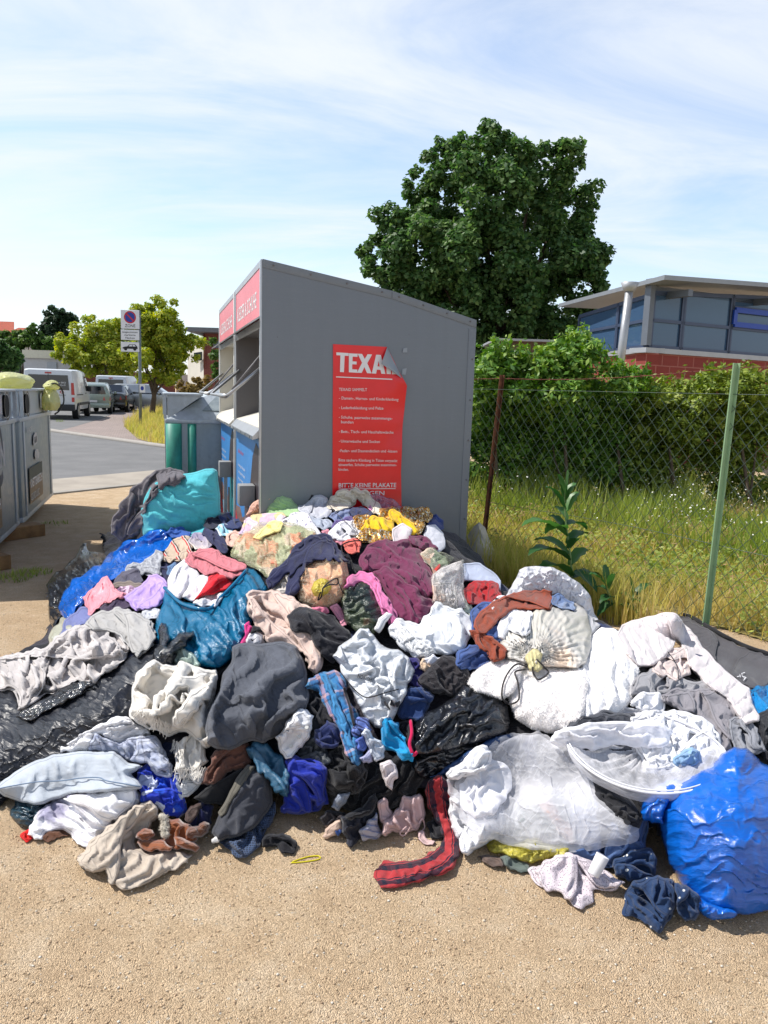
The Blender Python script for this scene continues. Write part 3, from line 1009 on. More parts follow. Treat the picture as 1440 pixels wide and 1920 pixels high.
W_ = (244, 244, 248)
M = {}
M['white'] = fabric('white_cotton', W_, K=.86)
M['white2'] = fabric('off_white_cotton', (232, 230, 228))
M['navy'] = fabric('navy_jersey', (34, 38, 78))
M['black'] = fabric('black_jersey', (30, 30, 36))
M['black2'] = fabric('black_velvet', (24, 24, 28), crease=.8)
M['dgrey'] = fabric('charcoal_cotton', (92, 96, 106), crease=.7)
M['bluebag'] = plastic('blue_bin_bag_film', (14, 102, 204), K=.95, rough=.12, spec=.85, trans=.12, scale=(1, 2.6, 1), crease=.28, fine=.2, lo=9)
M['blackbag'] = plastic('black_bin_bag_film', (30, 32, 38), rough=.16, trans=.0, spec=.8, crease=1.0, fine=.35)
M['tulle'] = None

def button(px, py, par, m, r0=.0075):
    p = surf(np.array([float(px)]), np.array([float(py)]), .004)[0]-np.array(ORG[par.name])
    bm = bmesh.new(); bmesh.ops.create_cone(bm, cap_ends=True, segments=14, radius1=r0, radius2=r0*.9, depth=.003, matrix=Matrix.Translation([float(v) for v in p]) @ Vector([float(v) for v in NV]).to_track_quat('Z', 'Y').to_matrix().to_4x4())
    return bm_obj('button', bm, m, par)

# ---- behind and left
G('pillow', 'plump turquoise pillow beside the clothing containers', 'pillow', fabric('turquoise_cotton', (92, 204, 216), trans=.1, crease=.35),
  '268,1005 262,965 275,925 290,905 330,893 345,888 375,882 400,878 408,883 413,930 414,965 405,988 370,1003 330,1018 290,1014', d=4.55, closed=True, bulge=.17, R=.24, stretch=1.06, ang=20, wl=.12, amp=.012, back=.9, relax=0)
G('bed_sheet', 'dark grey sheet hanging over the left end of the turquoise pillow', 'bed sheet', fabric('dark_grey_sheet', (106, 102, 108)),
  '208,1002 207,985 215,965 240,930 255,910 275,893 300,880 325,879 345,884 349,895 335,907 310,908 290,918 277,940 271,965 264,990 255,1015 237,1022 225,1014', d=4.62, bulge=.05, R=.05, stretch=1.2, ang=-62, wl=.07, amp=.02)
G('bin_bag', 'torn black plastic bag at the far left edge of the heap', 'bin bag', M['blackbag'],
  '92,1120 86,1097 97,1082 105,1072 118,1068 130,1053 142,1043 155,1018 163,1018 166,1033 192,1036 205,1045 185,1075 165,1090 148,1100 136,1120 124,1142 114,1155 101,1180 93,1168', bulge=.09, R=.12, stretch=1.16, wl=.06, amp=.015, closed=False, skirt=.05)
G('plastic_bag', 'pale translucent bag on the gravel below the torn black bag', 'plastic bag', plastic('pale_bag', (226, 226, 206)),
  '90,1212 96,1182 112,1160 127,1152 145,1170 150,1200 130,1215 108,1216', bulge=.07, R=.1, stretch=1.1, skirt=.04)
G('bin_bag', 'big open blue plastic bag lying at the left of the heap', 'bin bag', M['bluebag'],
  '112,1148 118,1112 135,1085 165,1070 190,1060 225,1022 270,1003 312,994 326,1004 322,1026 300,1038 270,1062 240,1075 205,1090 170,1114 152,1138 130,1160', bulge=.06, R=.06, stretch=1.2, ang=-38, wl=.06, amp=.02, cap=.05)
G('cloth', 'medium blue cloth tucked under the turquoise pillow', 'cloth', fabric('mid_blue_cloth', (44, 92, 176)),
  '308,998 320,988 345,988 360,998 354,1008 330,1008', bulge=.02)
G('bin_bag', 'crumpled piece of blue bag below the big open blue bag', 'bin bag', M['bluebag'],
  '118,1145 122,1120 135,1100 160,1092 178,1095 165,1112 155,1132 140,1150 126,1160', bulge=.03, R=.03, stretch=1.25, wl=.04, cap=.04)
G('cloth', 'navy knit cloth in the dip left of the pink towel', 'cloth', M['navy'], '296,1052 330,1042 350,1050 330,1078 316,1098 296,1090', bulge=.02)
G('jeans', 'pale denim scrap left of the white quilt in the blue bag', 'jeans', fabric('pale_denim', (96, 130, 172)), '312,1062 330,1054 336,1070 322,1082 312,1078', bulge=.015)
G('top', 'beige top with red stripes rolled up below the pillow', 'top', fabric('beige_red_stripe', (206, 182, 158), pat=('stripe', 30, .07, [(0, (208, 186, 164)), (.72, (206, 40, 44)), (.82, (226, 214, 200)), (.9, (70, 54, 60))])),
  '303,1052 309,1031 324,1012 340,1005 357,1007 362,1020 358,1032 374,1035 364,1046 340,1052 320,1054', bulge=.05, R=.05, stretch=1.28, ang=-30, wl=.04, cap=.05)
G('blouse', 'pale beige and lilac blouse between striped top and navy dotted cloth', 'blouse', fabric('lilac_beige', (196, 184, 190), pat=('noise', 9, [(.4, lin((214, 204, 196))), (.6, lin((140, 132, 160)))])),
  '352,1014 364,998 378,999 391,1008 399,1022 388,1032 366,1031', bulge=.03)
G('shirt', 'navy shirt with tiny white dots below the turquoise pillow', 'shirt', fabric('navy_dots', (40, 44, 84), pat=('dots', 22, .14, (224, 224, 236))),
  '378,1003 390,985 402,984 411,1000 426,1015 429,1031 421,1039 410,1036 398,1021 388,1011', bulge=.035, ang=60, stretch=1.2)
G('trousers', 'dark navy trousers bunched right of the turquoise pillow', 'trousers', fabric('ink_navy', (26, 30, 56)),
  '381,987 389,971 410,966 432,974 428,988 405,990', bulge=.03)
G('towel', 'light blue striped towel peeking out beside the navy cap', 'towel', fabric('aqua_stripe', (150, 206, 228), pat=('stripe', 35, .03, [(0, (154, 208, 230)), (.55, (226, 240, 246))])),
  '402,992 424,982 440,990 428,1007 412,1006', bulge=.02)
G('cap', 'navy blue cap in front of the left container poster', 'cap', fabric('navy_twill', (36, 50, 100), crease=.3),
  '409,968 425,961 441,962 455,983 449,993 430,991 415,979', bulge=.05, R=.05, stretch=1.08)
G('baby_shirt', 'peach baby shirt left of the long clear bag', 'baby shirt', fabric('peach', (236, 194, 176)), '424,1003 442,994 456,998 450,1014 440,1026 426,1022', bulge=.03)
G('hoodie', 'light grey hoodie sleeve crumpled beside the blue bag', 'hoodie', fabric('heather_grey', (150, 152, 160), pat=('noise', 60, [(.4, lin((128, 130, 140))), (.6, lin((176, 178, 184)))])),
  '234,1071 237,1060 250,1053 262,1057 275,1047 289,1037 292,1030 304,1034 307,1050 301,1065 305,1079 290,1082 270,1077 255,1080 240,1080', bulge=.05, R=.05, stretch=1.28, ang=-35, wl=.05, cap=.05)
G('skirt', 'slate grey skirt under the light grey hoodie sleeve', 'skirt', fabric('slate', (92, 90, 108)), '208,1098 216,1085 235,1071 255,1065 264,1078 270,1090 250,1094 228,1096', bulge=.03)
G('belt', 'taupe strap rolled up above the lilac satin', 'belt', fabric('taupe', (134, 122, 114)), '208,1097 240,1088 270,1094 275,1104 246,1107 218,1103', bulge=.025, R=.02, ang=0, stretch=1.2, wl=.025)
G('lace_top', 'mauve lace top beside the pink satin', 'top', fabric('mauve_lace', (170, 130, 156), pat=('noise', 40, [(.42, lin((120, 84, 118))), (.58, lin((214, 186, 206)))])), '210,1108 225,1099 250,1100 262,1108 246,1122 222,1124', bulge=.02)
G('jumper', 'dark plum jumper between pink satin and lilac satin', 'jumper', fabric('plum', (66, 52, 78)), '186,1140 204,1121 226,1118 244,1124 250,1140 228,1150 200,1150', bulge=.03, stretch=1.28)
G('cardigan', 'lavender blue cardigan left of the grey-white bed linen', 'cardigan', fabric('lavender_blue', (118, 126, 178)), '110,1192 119,1168 135,1152 150,1138 168,1138 182,1158 168,1172 146,1182 126,1196', bulge=.04, ang=-50)
G('blouse', 'pale pink satin blouse catching the sun on the left heap', 'blouse', fabric('pink_satin', (250, 164, 176), rough=.35, crease=.3, sheen=0),
  '154,1120 165,1109 180,1098 194,1082 201,1079 211,1095 222,1108 237,1112 231,1123 211,1126 196,1130 186,1141 171,1154 164,1151 159,1136', bulge=.05, R=.04, stretch=1.3, ang=-60, wl=.045, cap=.05)
G('pillowcase', 'white and grey dotted pillowcase under the lilac satin', 'pillowcase', fabric('grey_dots_white', (214, 216, 222), pat=('dots', 60, .25, (170, 174, 186))), '252,1156 270,1144 290,1138 302,1144 296,1160 268,1170', bulge=.03)
G('dress', 'lilac satin dress spread left of the white quilt', 'dress', fabric('lilac_satin', (196, 166, 232), rough=.38, crease=.3, sheen=0),
  '231,1119 250,1105 265,1097 279,1078 295,1076 312,1090 314,1106 309,1123 299,1136 276,1144 255,1147 244,1136', bulge=.035, R=.05, stretch=1.2, ang=-25, wl=.07, amp=.015)

# ---- teal bag full of quilts
tb = root('quilt_bag', 'big open teal plastic bag filled with white quilts', 'bin bag', 380, 1180)
tealf = plastic('teal_film', (16, 124, 170), rough=.22, trans=.2)
cloth('bag_film', tealf, '288,1198 293,1160 306,1130 309,1098 320,1104 345,1128 390,1136 411,1118 441,1088 461,1062 477,1066 492,1085 505,1105 492,1120 478,1150 470,1180 458,1205 441,1232 410,1254 370,1252 330,1232 300,1218', parent=tb, bulge=.16, R=.22, stretch=1.1, ang=62, wl=.09, amp=.015, skirt=.06, cap=.03)
strand('bag_rim', '308,1102 318,1112 345,1134 390,1142 412,1122 440,1094 463,1068', .008, M['bluebag'] if 0 else tealf, tb, up=.012)
wq = fabric('white_quilt', (240, 238, 244), K=.82)
G('quilt', 'white padded quilt at the left inside the open teal bag', 'quilt', wq, '312,1112 314,1086 330,1060 346,1048 366,1063 377,1080 362,1096 347,1116 336,1124', bulge=.09, R=.09, stretch=1.12, ang=-60, wl=.07, amp=.015, skirt=.04)
G('quilt', 'white quilt corner bulging in the middle of the open teal bag', 'quilt', wq, '341,1120 354,1096 374,1079 391,1074 397,1090 386,1112 371,1130 358,1128', bulge=.10, R=.07, stretch=1.12, ang=-50, wl=.06, amp=.012, skirt=.04)
G('quilt', 'white quilt at the bottom opening of the teal bag', 'quilt', wq, '361,1132 380,1116 421,1104 418,1120 402,1139 380,1140', bulge=.05, R=.05, skirt=.03)
G('cushion', 'bright red cushion inside the open teal bag', 'cushion', fabric('bright_red', (222, 22, 42), crease=.3), '360,1128 380,1104 391,1080 405,1071 426,1079 438,1090 426,1105 400,1115 376,1119', bulge=.09, R=.08, stretch=1.1, ang=-40, wl=.1, skirt=.04)
G('towel', 'dusty pink towel draped on top of the teal bag', 'towel', fabric('dusty_pink_towel', (220, 128, 138), crease=.8, weave=.8, wv=400), '345,1052 359,1034 385,1029 410,1031 426,1044 450,1054 461,1057 466,1069 451,1080 436,1087 420,1080 405,1074 390,1078 374,1072 360,1064', bulge=.07, R=.06, stretch=1.24, wl=.05, amp=.015, cap=.045)
G('plastic_bag', 'pale mint plastic bag peeking out under the teal bag', 'plastic bag', plastic('mint_film', (206, 228, 218), trans=.3), '318,1250 324,1222 340,1212 362,1225 378,1248 362,1254 338,1254', bulge=.04, R=.05, stretch=1.15)

# ---- left front: black bag, bed linen
bb = root('bin_bag', 'huge black bin bag tied with two ears, front left', 'bin bag', 150, 1370)
cloth('bag_film', plastic('black_film_tight', (30, 33, 42), rough=.36, trans=.0, scale=(1, 3.5, 1), spec=.45, crease=.22, fine=.15, lo=9), '-60,1500 -60,1300 0,1290 25,1290 40,1325 70,1315 115,1295 135,1275 165,1268 205,1255 250,1228 290,1208 314,1203 332,1228 312,1262 282,1302 262,1342 247,1378 215,1400 170,1420 120,1440 60,1460 30,1480 0,1515', parent=bb, bulge=.15, R=.3, ang=-18, wl=.10, amp=.022, tile='ridges', uvrot=-18, crisp=.4, skirt=.05, cap=.02)
cloth('tie_ear', M['blackbag'], '299,1210 296,1182 302,1167 312,1169 317,1190 313,1214 306,1222', parent=bb, bulge=.05, R=.03, stretch=1.15, ang=90, wl=.03, skirt=.03)
cloth('tie_ear', M['blackbag'], '305,1224 328,1195 344,1185 363,1182 365,1193 351,1212 330,1223 316,1232', parent=bb, bulge=.06, R=.03, stretch=1.15, ang=-40, wl=.03, skirt=.03)
cloth('tie_neck', M['blackbag'], '280,1240 289,1217 308,1208 327,1222 324,1246 302,1258', parent=bb, bulge=.03, R=.04, stretch=1.25, ang=80, wl=.03, skirt=.03)
G('bed_sheet', 'long grey-white fitted sheet spilling over the black bag', 'bed sheet', fabric('grey_white_sheet', (208, 202, 200), crease=.5),
  '-20,1292 -20,1240 20,1228 45,1224 70,1219 95,1204 115,1189 140,1174 165,1166 210,1176 232,1195 245,1212 238,1232 222,1251 205,1261 190,1266 178,1284 165,1279 145,1276 130,1286 100,1301 60,1322 32,1335 27,1300 22,1296', bulge=.05, R=.05, ang=-33, wl=.10, amp=.042)
G('pillowcase', 'crumpled pale grey pillowcase on top of the grey-white sheet', 'pillowcase', fabric('pale_grey_linen', (186, 184, 182), crease=.6),
  '158,1170 180,1149 215,1138 240,1141 263,1149 286,1164 294,1187 289,1209 273,1224 258,1235 240,1214 225,1192 205,1184 185,1182 168,1175', bulge=.07, R=.07, stretch=1.24, ang=40, wl=.07, amp=.02, cap=.045)
G('bin_bag', 'crumpled black plastic scrap at the hem of the grey-white sheet', 'bin bag', M['blackbag'], '28,1345 60,1322 105,1298 130,1284 150,1276 178,1284 160,1292 130,1312 95,1330 60,1352', bulge=.025, R=.02, stretch=1.3, ang=-25, wl=.03)

# ---- front left stack
G('plastic_bag', 'dark teal crumpled film under the light blue pillow', 'plastic bag', plastic('dark_teal_film', (18, 56, 72), trans=.05), '18,1520 28,1500 60,1500 90,1505 84,1530 66,1548 45,1551 28,1540', bulge=.05, R=.04, stretch=1.25, ang=0, wl=.04)
G('cloth', 'small bright red scrap at the left front of the heap', 'cloth', fabric('red_scrap', (226, 28, 20)), '37,1568 50,1556 58,1553 64,1572 48,1582', bulge=.015)
G('cloth', 'brown scrap under the white shirt on the gravel', 'cloth', fabric('brown_scrap', (112, 74, 54)), '76,1572 100,1555 127,1548 136,1565 112,1573 92,1581', bulge=.02)
G('shirt', 'white shirt with mauve piping on the front left gravel', 'shirt', fabric('white_mauve', (232, 230, 240), pat=('noise', 4, [(.52, lin((238, 236, 244))), (.62, lin((150, 146, 172))), (.72, lin((222, 220, 232)))])),
  '51,1566 59,1545 75,1518 100,1498 130,1488 170,1476 220,1472 256,1472 265,1490 257,1512 237,1528 212,1543 196,1563 181,1583 165,1592 145,1585 134,1567 119,1557 100,1557 82,1564 78,1575 64,1575', bulge=.05, R=.05, stretch=1.28, ang=30, wl=.06, amp=.018, cap=.05)
G('cloth', 'blue and white tie-dyed cloth right of the light blue pillow', 'cloth', fabric('blue_tie_dye', (34, 66, 196), pat=('blotch', 26, [(30, 60, 190), (36, 84, 214), (208, 216, 240), (26, 50, 170), (190, 200, 232), (40, 70, 200)], .8)),
  '258,1472 258,1446 276,1430 300,1445 322,1448 341,1444 346,1490 350,1506 346,1526 334,1535 316,1532 298,1518 283,1508 262,1504', bulge=.04, stretch=1.24, wl=.045)
G('shirt', 'white shirt twisted between black bag and striped shirt', 'shirt', M['white'],
  '112,1412 114,1398 140,1392 160,1371 180,1360 200,1355 209,1346 225,1343 246,1348 267,1360 283,1377 266,1383 240,1388 225,1394 205,1388 190,1378 175,1388 166,1411 140,1415', bulge=.05, R=.04, stretch=1.25, ang=-25, wl=.05, cap=.05)
G('shirt', 'blue-grey striped shirt with dark check lines behind the pillow', 'shirt', fabric('blue_grey_stripe', (176, 184, 208), pat=('plaid', 8, .085, [(0, (178, 186, 210)), (.3, (206, 212, 226)), (.38, (178, 186, 210)), (.62, (64, 66, 92)), (.66, (188, 194, 214))], [(0, (180, 188, 212)), (.2, (212, 216, 228)), (.4, (150, 160, 192)), (.6, (206, 212, 226)), (.8, (60, 62, 90)), (.84, (186, 192, 214))], .5)),
  '165,1410 167,1390 178,1374 200,1384 225,1394 255,1382 286,1379 302,1393 312,1416 325,1436 324,1457 300,1455 283,1443 275,1431 263,1433 240,1428 220,1416 190,1411', bulge=.04, stretch=1.25, ang=70, wl=.05)
sf = root('scarf', 'cream fleece scarf with fringed ends in front of the dark grey bundle', 'scarf', 320, 1330)
crm = fabric('cream_fleece', (250, 244, 234), K=.80, crease=.25, weave=.7, wv=300, sheen=.4)
cloth('knit_end', fabric('white_ribbed_knit', (236, 236, 236), pat=None, weave=1, wv=200), '338,1498 341,1445 380,1438 385,1462 361,1488 345,1495', parent=sf, bulge=.015, ang=0, wl=.02)
cloth('scarf_end', crm, '323,1449 328,1420 338,1388 360,1372 387,1388 393,1428 376,1444 340,1448', parent=sf, bulge=.03, R=.03, ang=85, wl=.03, stretch=1.2)
cloth('scarf_body', crm, '241,1342 246,1300 257,1263 275,1243 290,1238 310,1245 330,1248 350,1241 370,1250 386,1256 405,1253 409,1270 405,1296 401,1312 392,1332 390,1346 397,1370 399,1397 386,1403 369,1388 349,1373 335,1373 317,1383 299,1373 280,1368 258,1358', parent=sf, bulge=.09, R=.09, stretch=1.2, ang=-55, wl=.14, amp=.04, cap=.06)
cloth('scarf_fold', crm, '312,1310 308,1290 318,1272 340,1264 365,1268 388,1262 392,1285 384,1312 362,1340 338,1366 322,1362 322,1345 338,1325 352,1302 350,1290 335,1290 324,1300', parent=sf, bulge=.055, R=.03, stretch=1.1, path='318,1305 330,1278 365,1280 372,1305 335,1360', wl=.1, amp=.01)
fr_parts = []
r_ = np.random.default_rng(5)
for (fx0, fy0, fx1, fy1, nn) in ((258, 1330, 318, 1360, 46), (326, 1385, 342, 1400, 20), (328, 1440, 388, 1440, 36)):
    for k in range(nn):
        u = (k+.5)/nn; px = fx0+(fx1-fx0)*u+r_.normal(0, 1.5); py = fy0+(fy1-fy0)*u+r_.normal(0, 2)
        L = r_.uniform(14, 26); a = R_(90+r_.normal(8, 20))
        pp = np.array([[px, py], [px+math.cos(a)*L*.5+r_.normal(0, 2), py+math.sin(a)*L*.5], [px+math.cos(a)*L, py+math.sin(a)*L]])
        Pq = surf(pp[:, 0], pp[:, 1], .007)-np.array(ORG[sf.name])
        fr_parts.append(tube_geo(spline(Pq, 6), .0014, 4))
mesh_obj('fringe', *merge_geo(fr_parts), crm, sf, np.zeros((sum(len(p[0]) for p in fr_parts), 2)))

pil = root('pillow', 'light blue pillow lying flat at the front left', 'pillow', 130, 1470)
lb = fabric('light_blue_cotton', (196, 204, 214), crease=.25)
pi = cloth('cover', lb, '-10,1478 2,1466 25,1449 60,1429 100,1414 150,1408 215,1408 226,1417 240,1430 268,1437 255,1446 246,1451 259,1463 268,1474 264,1479 230,1482 190,1485 150,1487 120,1494 90,1504 65,1510 35,1503 8,1494', parent=pil, bulge=.10, R=.10, closed=True, stretch=1.05, ang=75, wl=.09, amp=.008, back=.15, relax=16)
strand('seam', '-8,1481 10,1476 70,1466 115,1464 150,1459 185,1458 200,1464 235,1470 262,1475', .0022, fabric('blue_piping', (126, 146, 172)), pil, up=.002)
G('trousers', 'beige linen trousers twisted on the gravel at the front', 'trousers', fabric('beige_linen', (206, 192, 176), crease=.5),
  '143,1613 154,1599 165,1583 190,1563 215,1543 240,1523 265,1505 281,1501 294,1513 298,1530 282,1551 264,1563 252,1579 257,1590 275,1599 300,1593 320,1593 340,1596 364,1604 352,1619 330,1634 305,1642 280,1657 255,1666 225,1669 206,1661 202,1641 198,1632 180,1637 160,1634', bulge=.045, R=.04, stretch=1.3, ang=-38, wl=.06, amp=.02, cap=.06)
G('jacket', 'navy jacket corner behind the brown plush toy', 'jacket', M['navy'], '352,1545 358,1515 380,1500 402,1512 398,1545 376,1556', bulge=.03)
pl = root('plush_toy', 'brown plush toy animal with a white tail on the beige trousers', 'plush toy', 320, 1575)
brp = fabric('brown_plush', (150, 84, 44), weave=1, wv=250, sheen=.5, crease=.2)
cloth('body', brp, '300,1580 305,1552 318,1536 336,1534 352,1545 366,1552 372,1575 350,1592 325,1592', parent=pl, bulge=.06, R=.04, stretch=1.06, lumps=.006, skirt=.03, tile='soft')
cloth('leg', brp, '256,1580 262,1570 285,1572 310,1576 325,1588 318,1597 290,1594 268,1593', parent=pl, bulge=.035, R=.02, stretch=1.04, skirt=.03, tile='soft')
cloth('leg', brp, '254,1572 258,1560 272,1552 285,1555 292,1566 280,1575 266,1578', parent=pl, bulge=.04, R=.02, stretch=1.04, skirt=.03, tile='soft')
cloth('leg', brp, '325,1570 345,1572 366,1580 376,1592 368,1599 345,1592 328,1584', parent=pl, bulge=.035, R=.02, stretch=1.04, skirt=.03, tile='soft')
cloth('head', fabric('dark_brown_plush', (120, 78, 56), weave=1, wv=250, sheen=.5), '348,1566 352,1553 372,1548 388,1541 397,1550 390,1562 378,1570 360,1574', parent=pl, bulge=.04, R=.025, stretch=1.04, skirt=.03, tile='soft')
cloth('tail', fabric('white_plush', (214, 206, 190), weave=1, wv=250), '296,1530 304,1524 314,1530 319,1552 318,1568 309,1573 301,1566 300,1548', parent=pl, bulge=.035, R=.018, stretch=1.04, skirt=.03, fur=350)

# ---- centre front
G('shoe', 'dark brown leather flap above the brown plush toy', 'shoe', fabric('dark_leather', (74, 56, 50), rough=.5), '346,1536 352,1518 366,1508 377,1504 379,1514 370,1530 356,1543', bulge=.03)
G('trousers', 'black trousers lying under the socks at the centre front', 'trousers', M['black2'], '600,1475 612,1430 640,1415 690,1420 720,1436 750,1415 785,1425 800,1455 780,1490 750,1512 720,1524 690,1524 655,1520 625,1510', bulge=.08, R=.1, stretch=1.25, ang=-60, wl=.07, amp=.02)
G('jacket', 'black jacket behind the blue checked shirt', 'jacket', M['black'], '545,1300 590,1285 625,1330 640,1370 620,1405 585,1400 560,1365', bulge=.03)
G('coat', 'black coat below the torn jeans', 'coat', M['black2'], '600,1470 600,1415 640,1392 672,1420 690,1445 668,1490 630,1495', bulge=.04)
G('rain_jacket', 'dark grey nylon jacket above the royal blue cloth', 'rain jacket', plastic('dark_grey_nylon', (70, 76, 82), rough=.45), '548,1425 562,1390 585,1380 610,1400 622,1430 600,1442 570,1438', bulge=.03)
G('overalls', 'royal blue workwear lying at the centre front', 'workwear', fabric('royal_blue', (32, 52, 168)), '524,1524 532,1490 533,1422 560,1419 600,1428 614,1440 618,1508 598,1521 560,1528', bulge=.05, R=.05, stretch=1.14, ang=60, wl=.09)
G('jeans', 'torn navy jeans with white frayed edge', 'jeans', fabric('navy_denim', (40, 50, 92), pat=('noise', 11, [(.5, lin((36, 46, 90))), (.66, lin((50, 60, 104))), (.74, lin((190, 186, 190)))])), '590,1368 612,1350 642,1362 646,1386 628,1404 604,1404 590,1388', bulge=.04, stretch=1.28)
G('trousers', 'brown trousers under the dark grey bundle', 'trousers', fabric('brown_cotton', (118, 80, 68)), '376,1472 384,1450 394,1420 414,1403 440,1396 463,1390 468,1415 472,1432 455,1444 438,1444 420,1459 400,1474', bulge=.05, R=.04, stretch=1.26, ang=-50, wl=.06)
G('panel', 'black padded panel leaning beside the charcoal backpack', 'panel', fabric('black_pad', (46, 46, 48), crease=.15), '362,1496 400,1468 440,1447 458,1440 434,1490 416,1510 385,1508', bulge=.015, stiff=True)
bp = root('backpack', 'charcoal backpack with blue mesh back lying on the gravel', 'backpack', 455, 1560)
cloth('mesh_panel', fabric('blue_mesh', (74, 92, 124), pat=('dots', 160, .35, (30, 38, 56), .1), crease=.3), '410,1578 440,1560 470,1545 495,1520 517,1500 512,1540 494,1577 472,1603 456,1611 434,1604', parent=bp, bulge=.06, R=.06, stretch=1.08, skirt=.05)
cloth('padded_body', fabric('charcoal_felt', (70, 72, 80), crease=.25, weave=.8), '395,1562 410,1528 430,1488 450,1458 470,1438 492,1440 505,1460 511,1490 512,1505 495,1530 478,1552 450,1568 425,1572 408,1580', parent=bp, bulge=.13, R=.13, stretch=1.08, ang=-60, wl=.1, amp=.01, skirt=.05)
cloth('strap', fabric('khaki_webbing', (104, 100, 90), crease=.1), '408,1524 428,1490 448,1452 465,1433 482,1436 462,1462 440,1495 424,1524 414,1532', parent=bp, bulge=.02, R=.012, stiff=True)
cloth('label_tag', M['white2'], '396,1574 404,1568 413,1570 410,1580 398,1582', parent=bp, bulge=.004, stiff=True)
G('strap', 'black webbing strap curled on the gravel beside the backpack', 'strap', M['black'], '492,1572 520,1564 546,1568 557,1590 549,1605 529,1604 518,1587 494,1588', bulge=.03, R=.02, stretch=1.15)
G('rain_jacket', 'teal blue nylon jacket hanging over the backpack', 'rain jacket', plastic('teal_nylon', (58, 108, 140), rough=.4, trans=.05, lo=8), '460,1405 473,1388 500,1390 512,1404 527,1414 537,1440 543,1470 539,1496 524,1490 508,1468 493,1448 478,1432', bulge=.05, R=.045, stretch=1.2, ang=65, wl=.07, amp=.015)

# ---- upper back row, along the container
D9 = 4.95
G('towel', 'peach towel rolled up against the container front edge', 'towel', fabric('peach_towel', (238, 184, 162), weave=.9, wv=300), '460,968 469,949 485,936 505,928 517,933 508,950 497,967 476,971', d=D9, bulge=.09, R=.06, stretch=1.12, wl=.05)
G('towel', 'pale green towel rolled up against the grey container', 'towel', fabric('green_towel', (176, 210, 152), weave=.9, wv=300), '493,967 504,944 515,929 530,926 547,933 559,947 563,962 545,970 530,969 513,969', d=D9, bulge=.10, R=.07, stretch=1.18, ang=25, wl=.04, amp=.012)
G('clothes_hanger', 'loose grey band standing up behind the pale green towel', 'band', None, '0,0 1,0 1,1') if 0 else None
G('sock', 'small black sock beside the pale grey shirt at the container', 'sock', M['black'], '577,938 585,926 600,928 603,940 590,946', d=D9, bulge=.03)
G('shirt', 'pale grey shirt heaped against the container left of the poster', 'shirt', fabric('pale_grey', (204, 206, 216)), '557,951 573,944 589,929 606,929 616,944 622,956 613,971 600,972 580,967 564,961', d=D9, bulge=.07, R=.06, stretch=1.25, ang=-45, wl=.06, amp=.015, cap=.05)
G('shirt', 'grey cloth hanging down below the pale grey shirt', 'shirt', fabric('mid_grey', (180, 188, 204)), '572,966 600,972 617,974 625,991 609,996 590,988 578,976', bulge=.04, ang=70, stretch=1.2)
G('plastic_film', 'thin lilac plastic film in front of the red poster', 'plastic film', plastic('lilac_film', (206, 180, 206), alpha=.45, trans=.3), '690,928 720,930 747,944 764,956 738,962 712,960 698,945', d=D9, bulge=.03, R=.04, stretch=1.2)
G('jeans', 'faded denim under the cream printed cloth', 'jeans', fabric('faded_denim', (134, 148, 188)), '616,968 628,958 645,947 661,942 669,956 654,973 632,982', bulge=.03, ang=-40)
G('leggings', 'purple leggings under the faded denim', 'leggings', fabric('purple', (106, 88, 150)), '620,988 630,974 652,968 670,963 674,977 652,989 626,996', bulge=.02)
G('jeans', 'dark navy denim below the cream printed cloth', 'jeans', fabric('dark_denim', (44, 56, 100)), '652,960 680,948 698,959 698,973 668,973', bulge=.02)
G('pyjamas', 'rolled cream bodysuit at the foot of the red poster', 'baby clothes', fabric('cream_print', (238, 228, 208), pat=('dots', 16, .16, (206, 150, 140))), '614,953 619,931 632,920 651,918 674,924 668,941 652,953 630,959', d=D9, bulge=.06, R=.045, stretch=1.26, ang=10, wl=.04, cap=.05)
G('pyjamas', 'cream baby cloth with pink figures covering the poster bottom', 'baby clothes', fabric('cream_pink_print', (240, 230, 212), pat=('dots', 11, .19, (216, 150, 196))), '653,922 665,912 686,918 704,939 718,955 714,967 700,963 679,948 664,935', d=D9, bulge=.04, R=.04, stretch=1.1, ang=40)
G('blouse', 'pink and white patterned blouse on the left of the heap top', 'blouse', fabric('pink_white_print', (230, 200, 212), pat=('blotch', 24, [(232, 206, 218), (236, 218, 226), (222, 186, 204), (238, 214, 160), (206, 186, 214)], .6)), '447,1003 454,985 464,969 480,963 520,961 538,969 523,987 500,992 480,1003 463,1009', bulge=.05, R=.05, stretch=1.25, ang=-15, wl=.05)
G('blouse', 'white blouse with fine dots below the pale green towel', 'blouse', fabric('white_fine_dots', (236, 234, 242), pat=('dots', 45, .2, (150, 140, 170))), '525,977 545,963 565,960 582,969 592,985 604,1002 590,1008 565,998 540,987', bulge=.05, stretch=1.25, ang=40, wl=.05)
G('baby_shirt', 'pink baby shirt between two white printed shirts', 'baby shirt', fabric('rose_pink', (232, 150, 166)), '602,996 615,991 627,1010 646,1014 641,1023 619,1014', bulge=.025)
G('baby_shirt', 'white printed baby shirt left of the golden sequin top', 'baby shirt', fabric('white_grey_print', (240, 238, 242), pat=('dots', 20, .16, (120, 116, 134))), '614,1002 629,985 655,976 678,984 683,1001 666,1011 645,1015 624,1013', bulge=.05, stretch=1.25)
G('baby_shirt', 'coral baby shirt with a white collar beside the black cord', 'baby shirt', fabric('coral', (234, 116, 104)), '641,1020 664,1008 678,1015 675,1037 660,1039 646,1030', bulge=.03)
G('cap', 'dark blue cap behind the golden sequin sleeve', 'cap', fabric('dark_blue_cap', (42, 66, 136)), '798,977 804,961 818,963 832,977 833,992 820,996 803,985', d=D9, bulge=.05, R=.04, stretch=1.05)
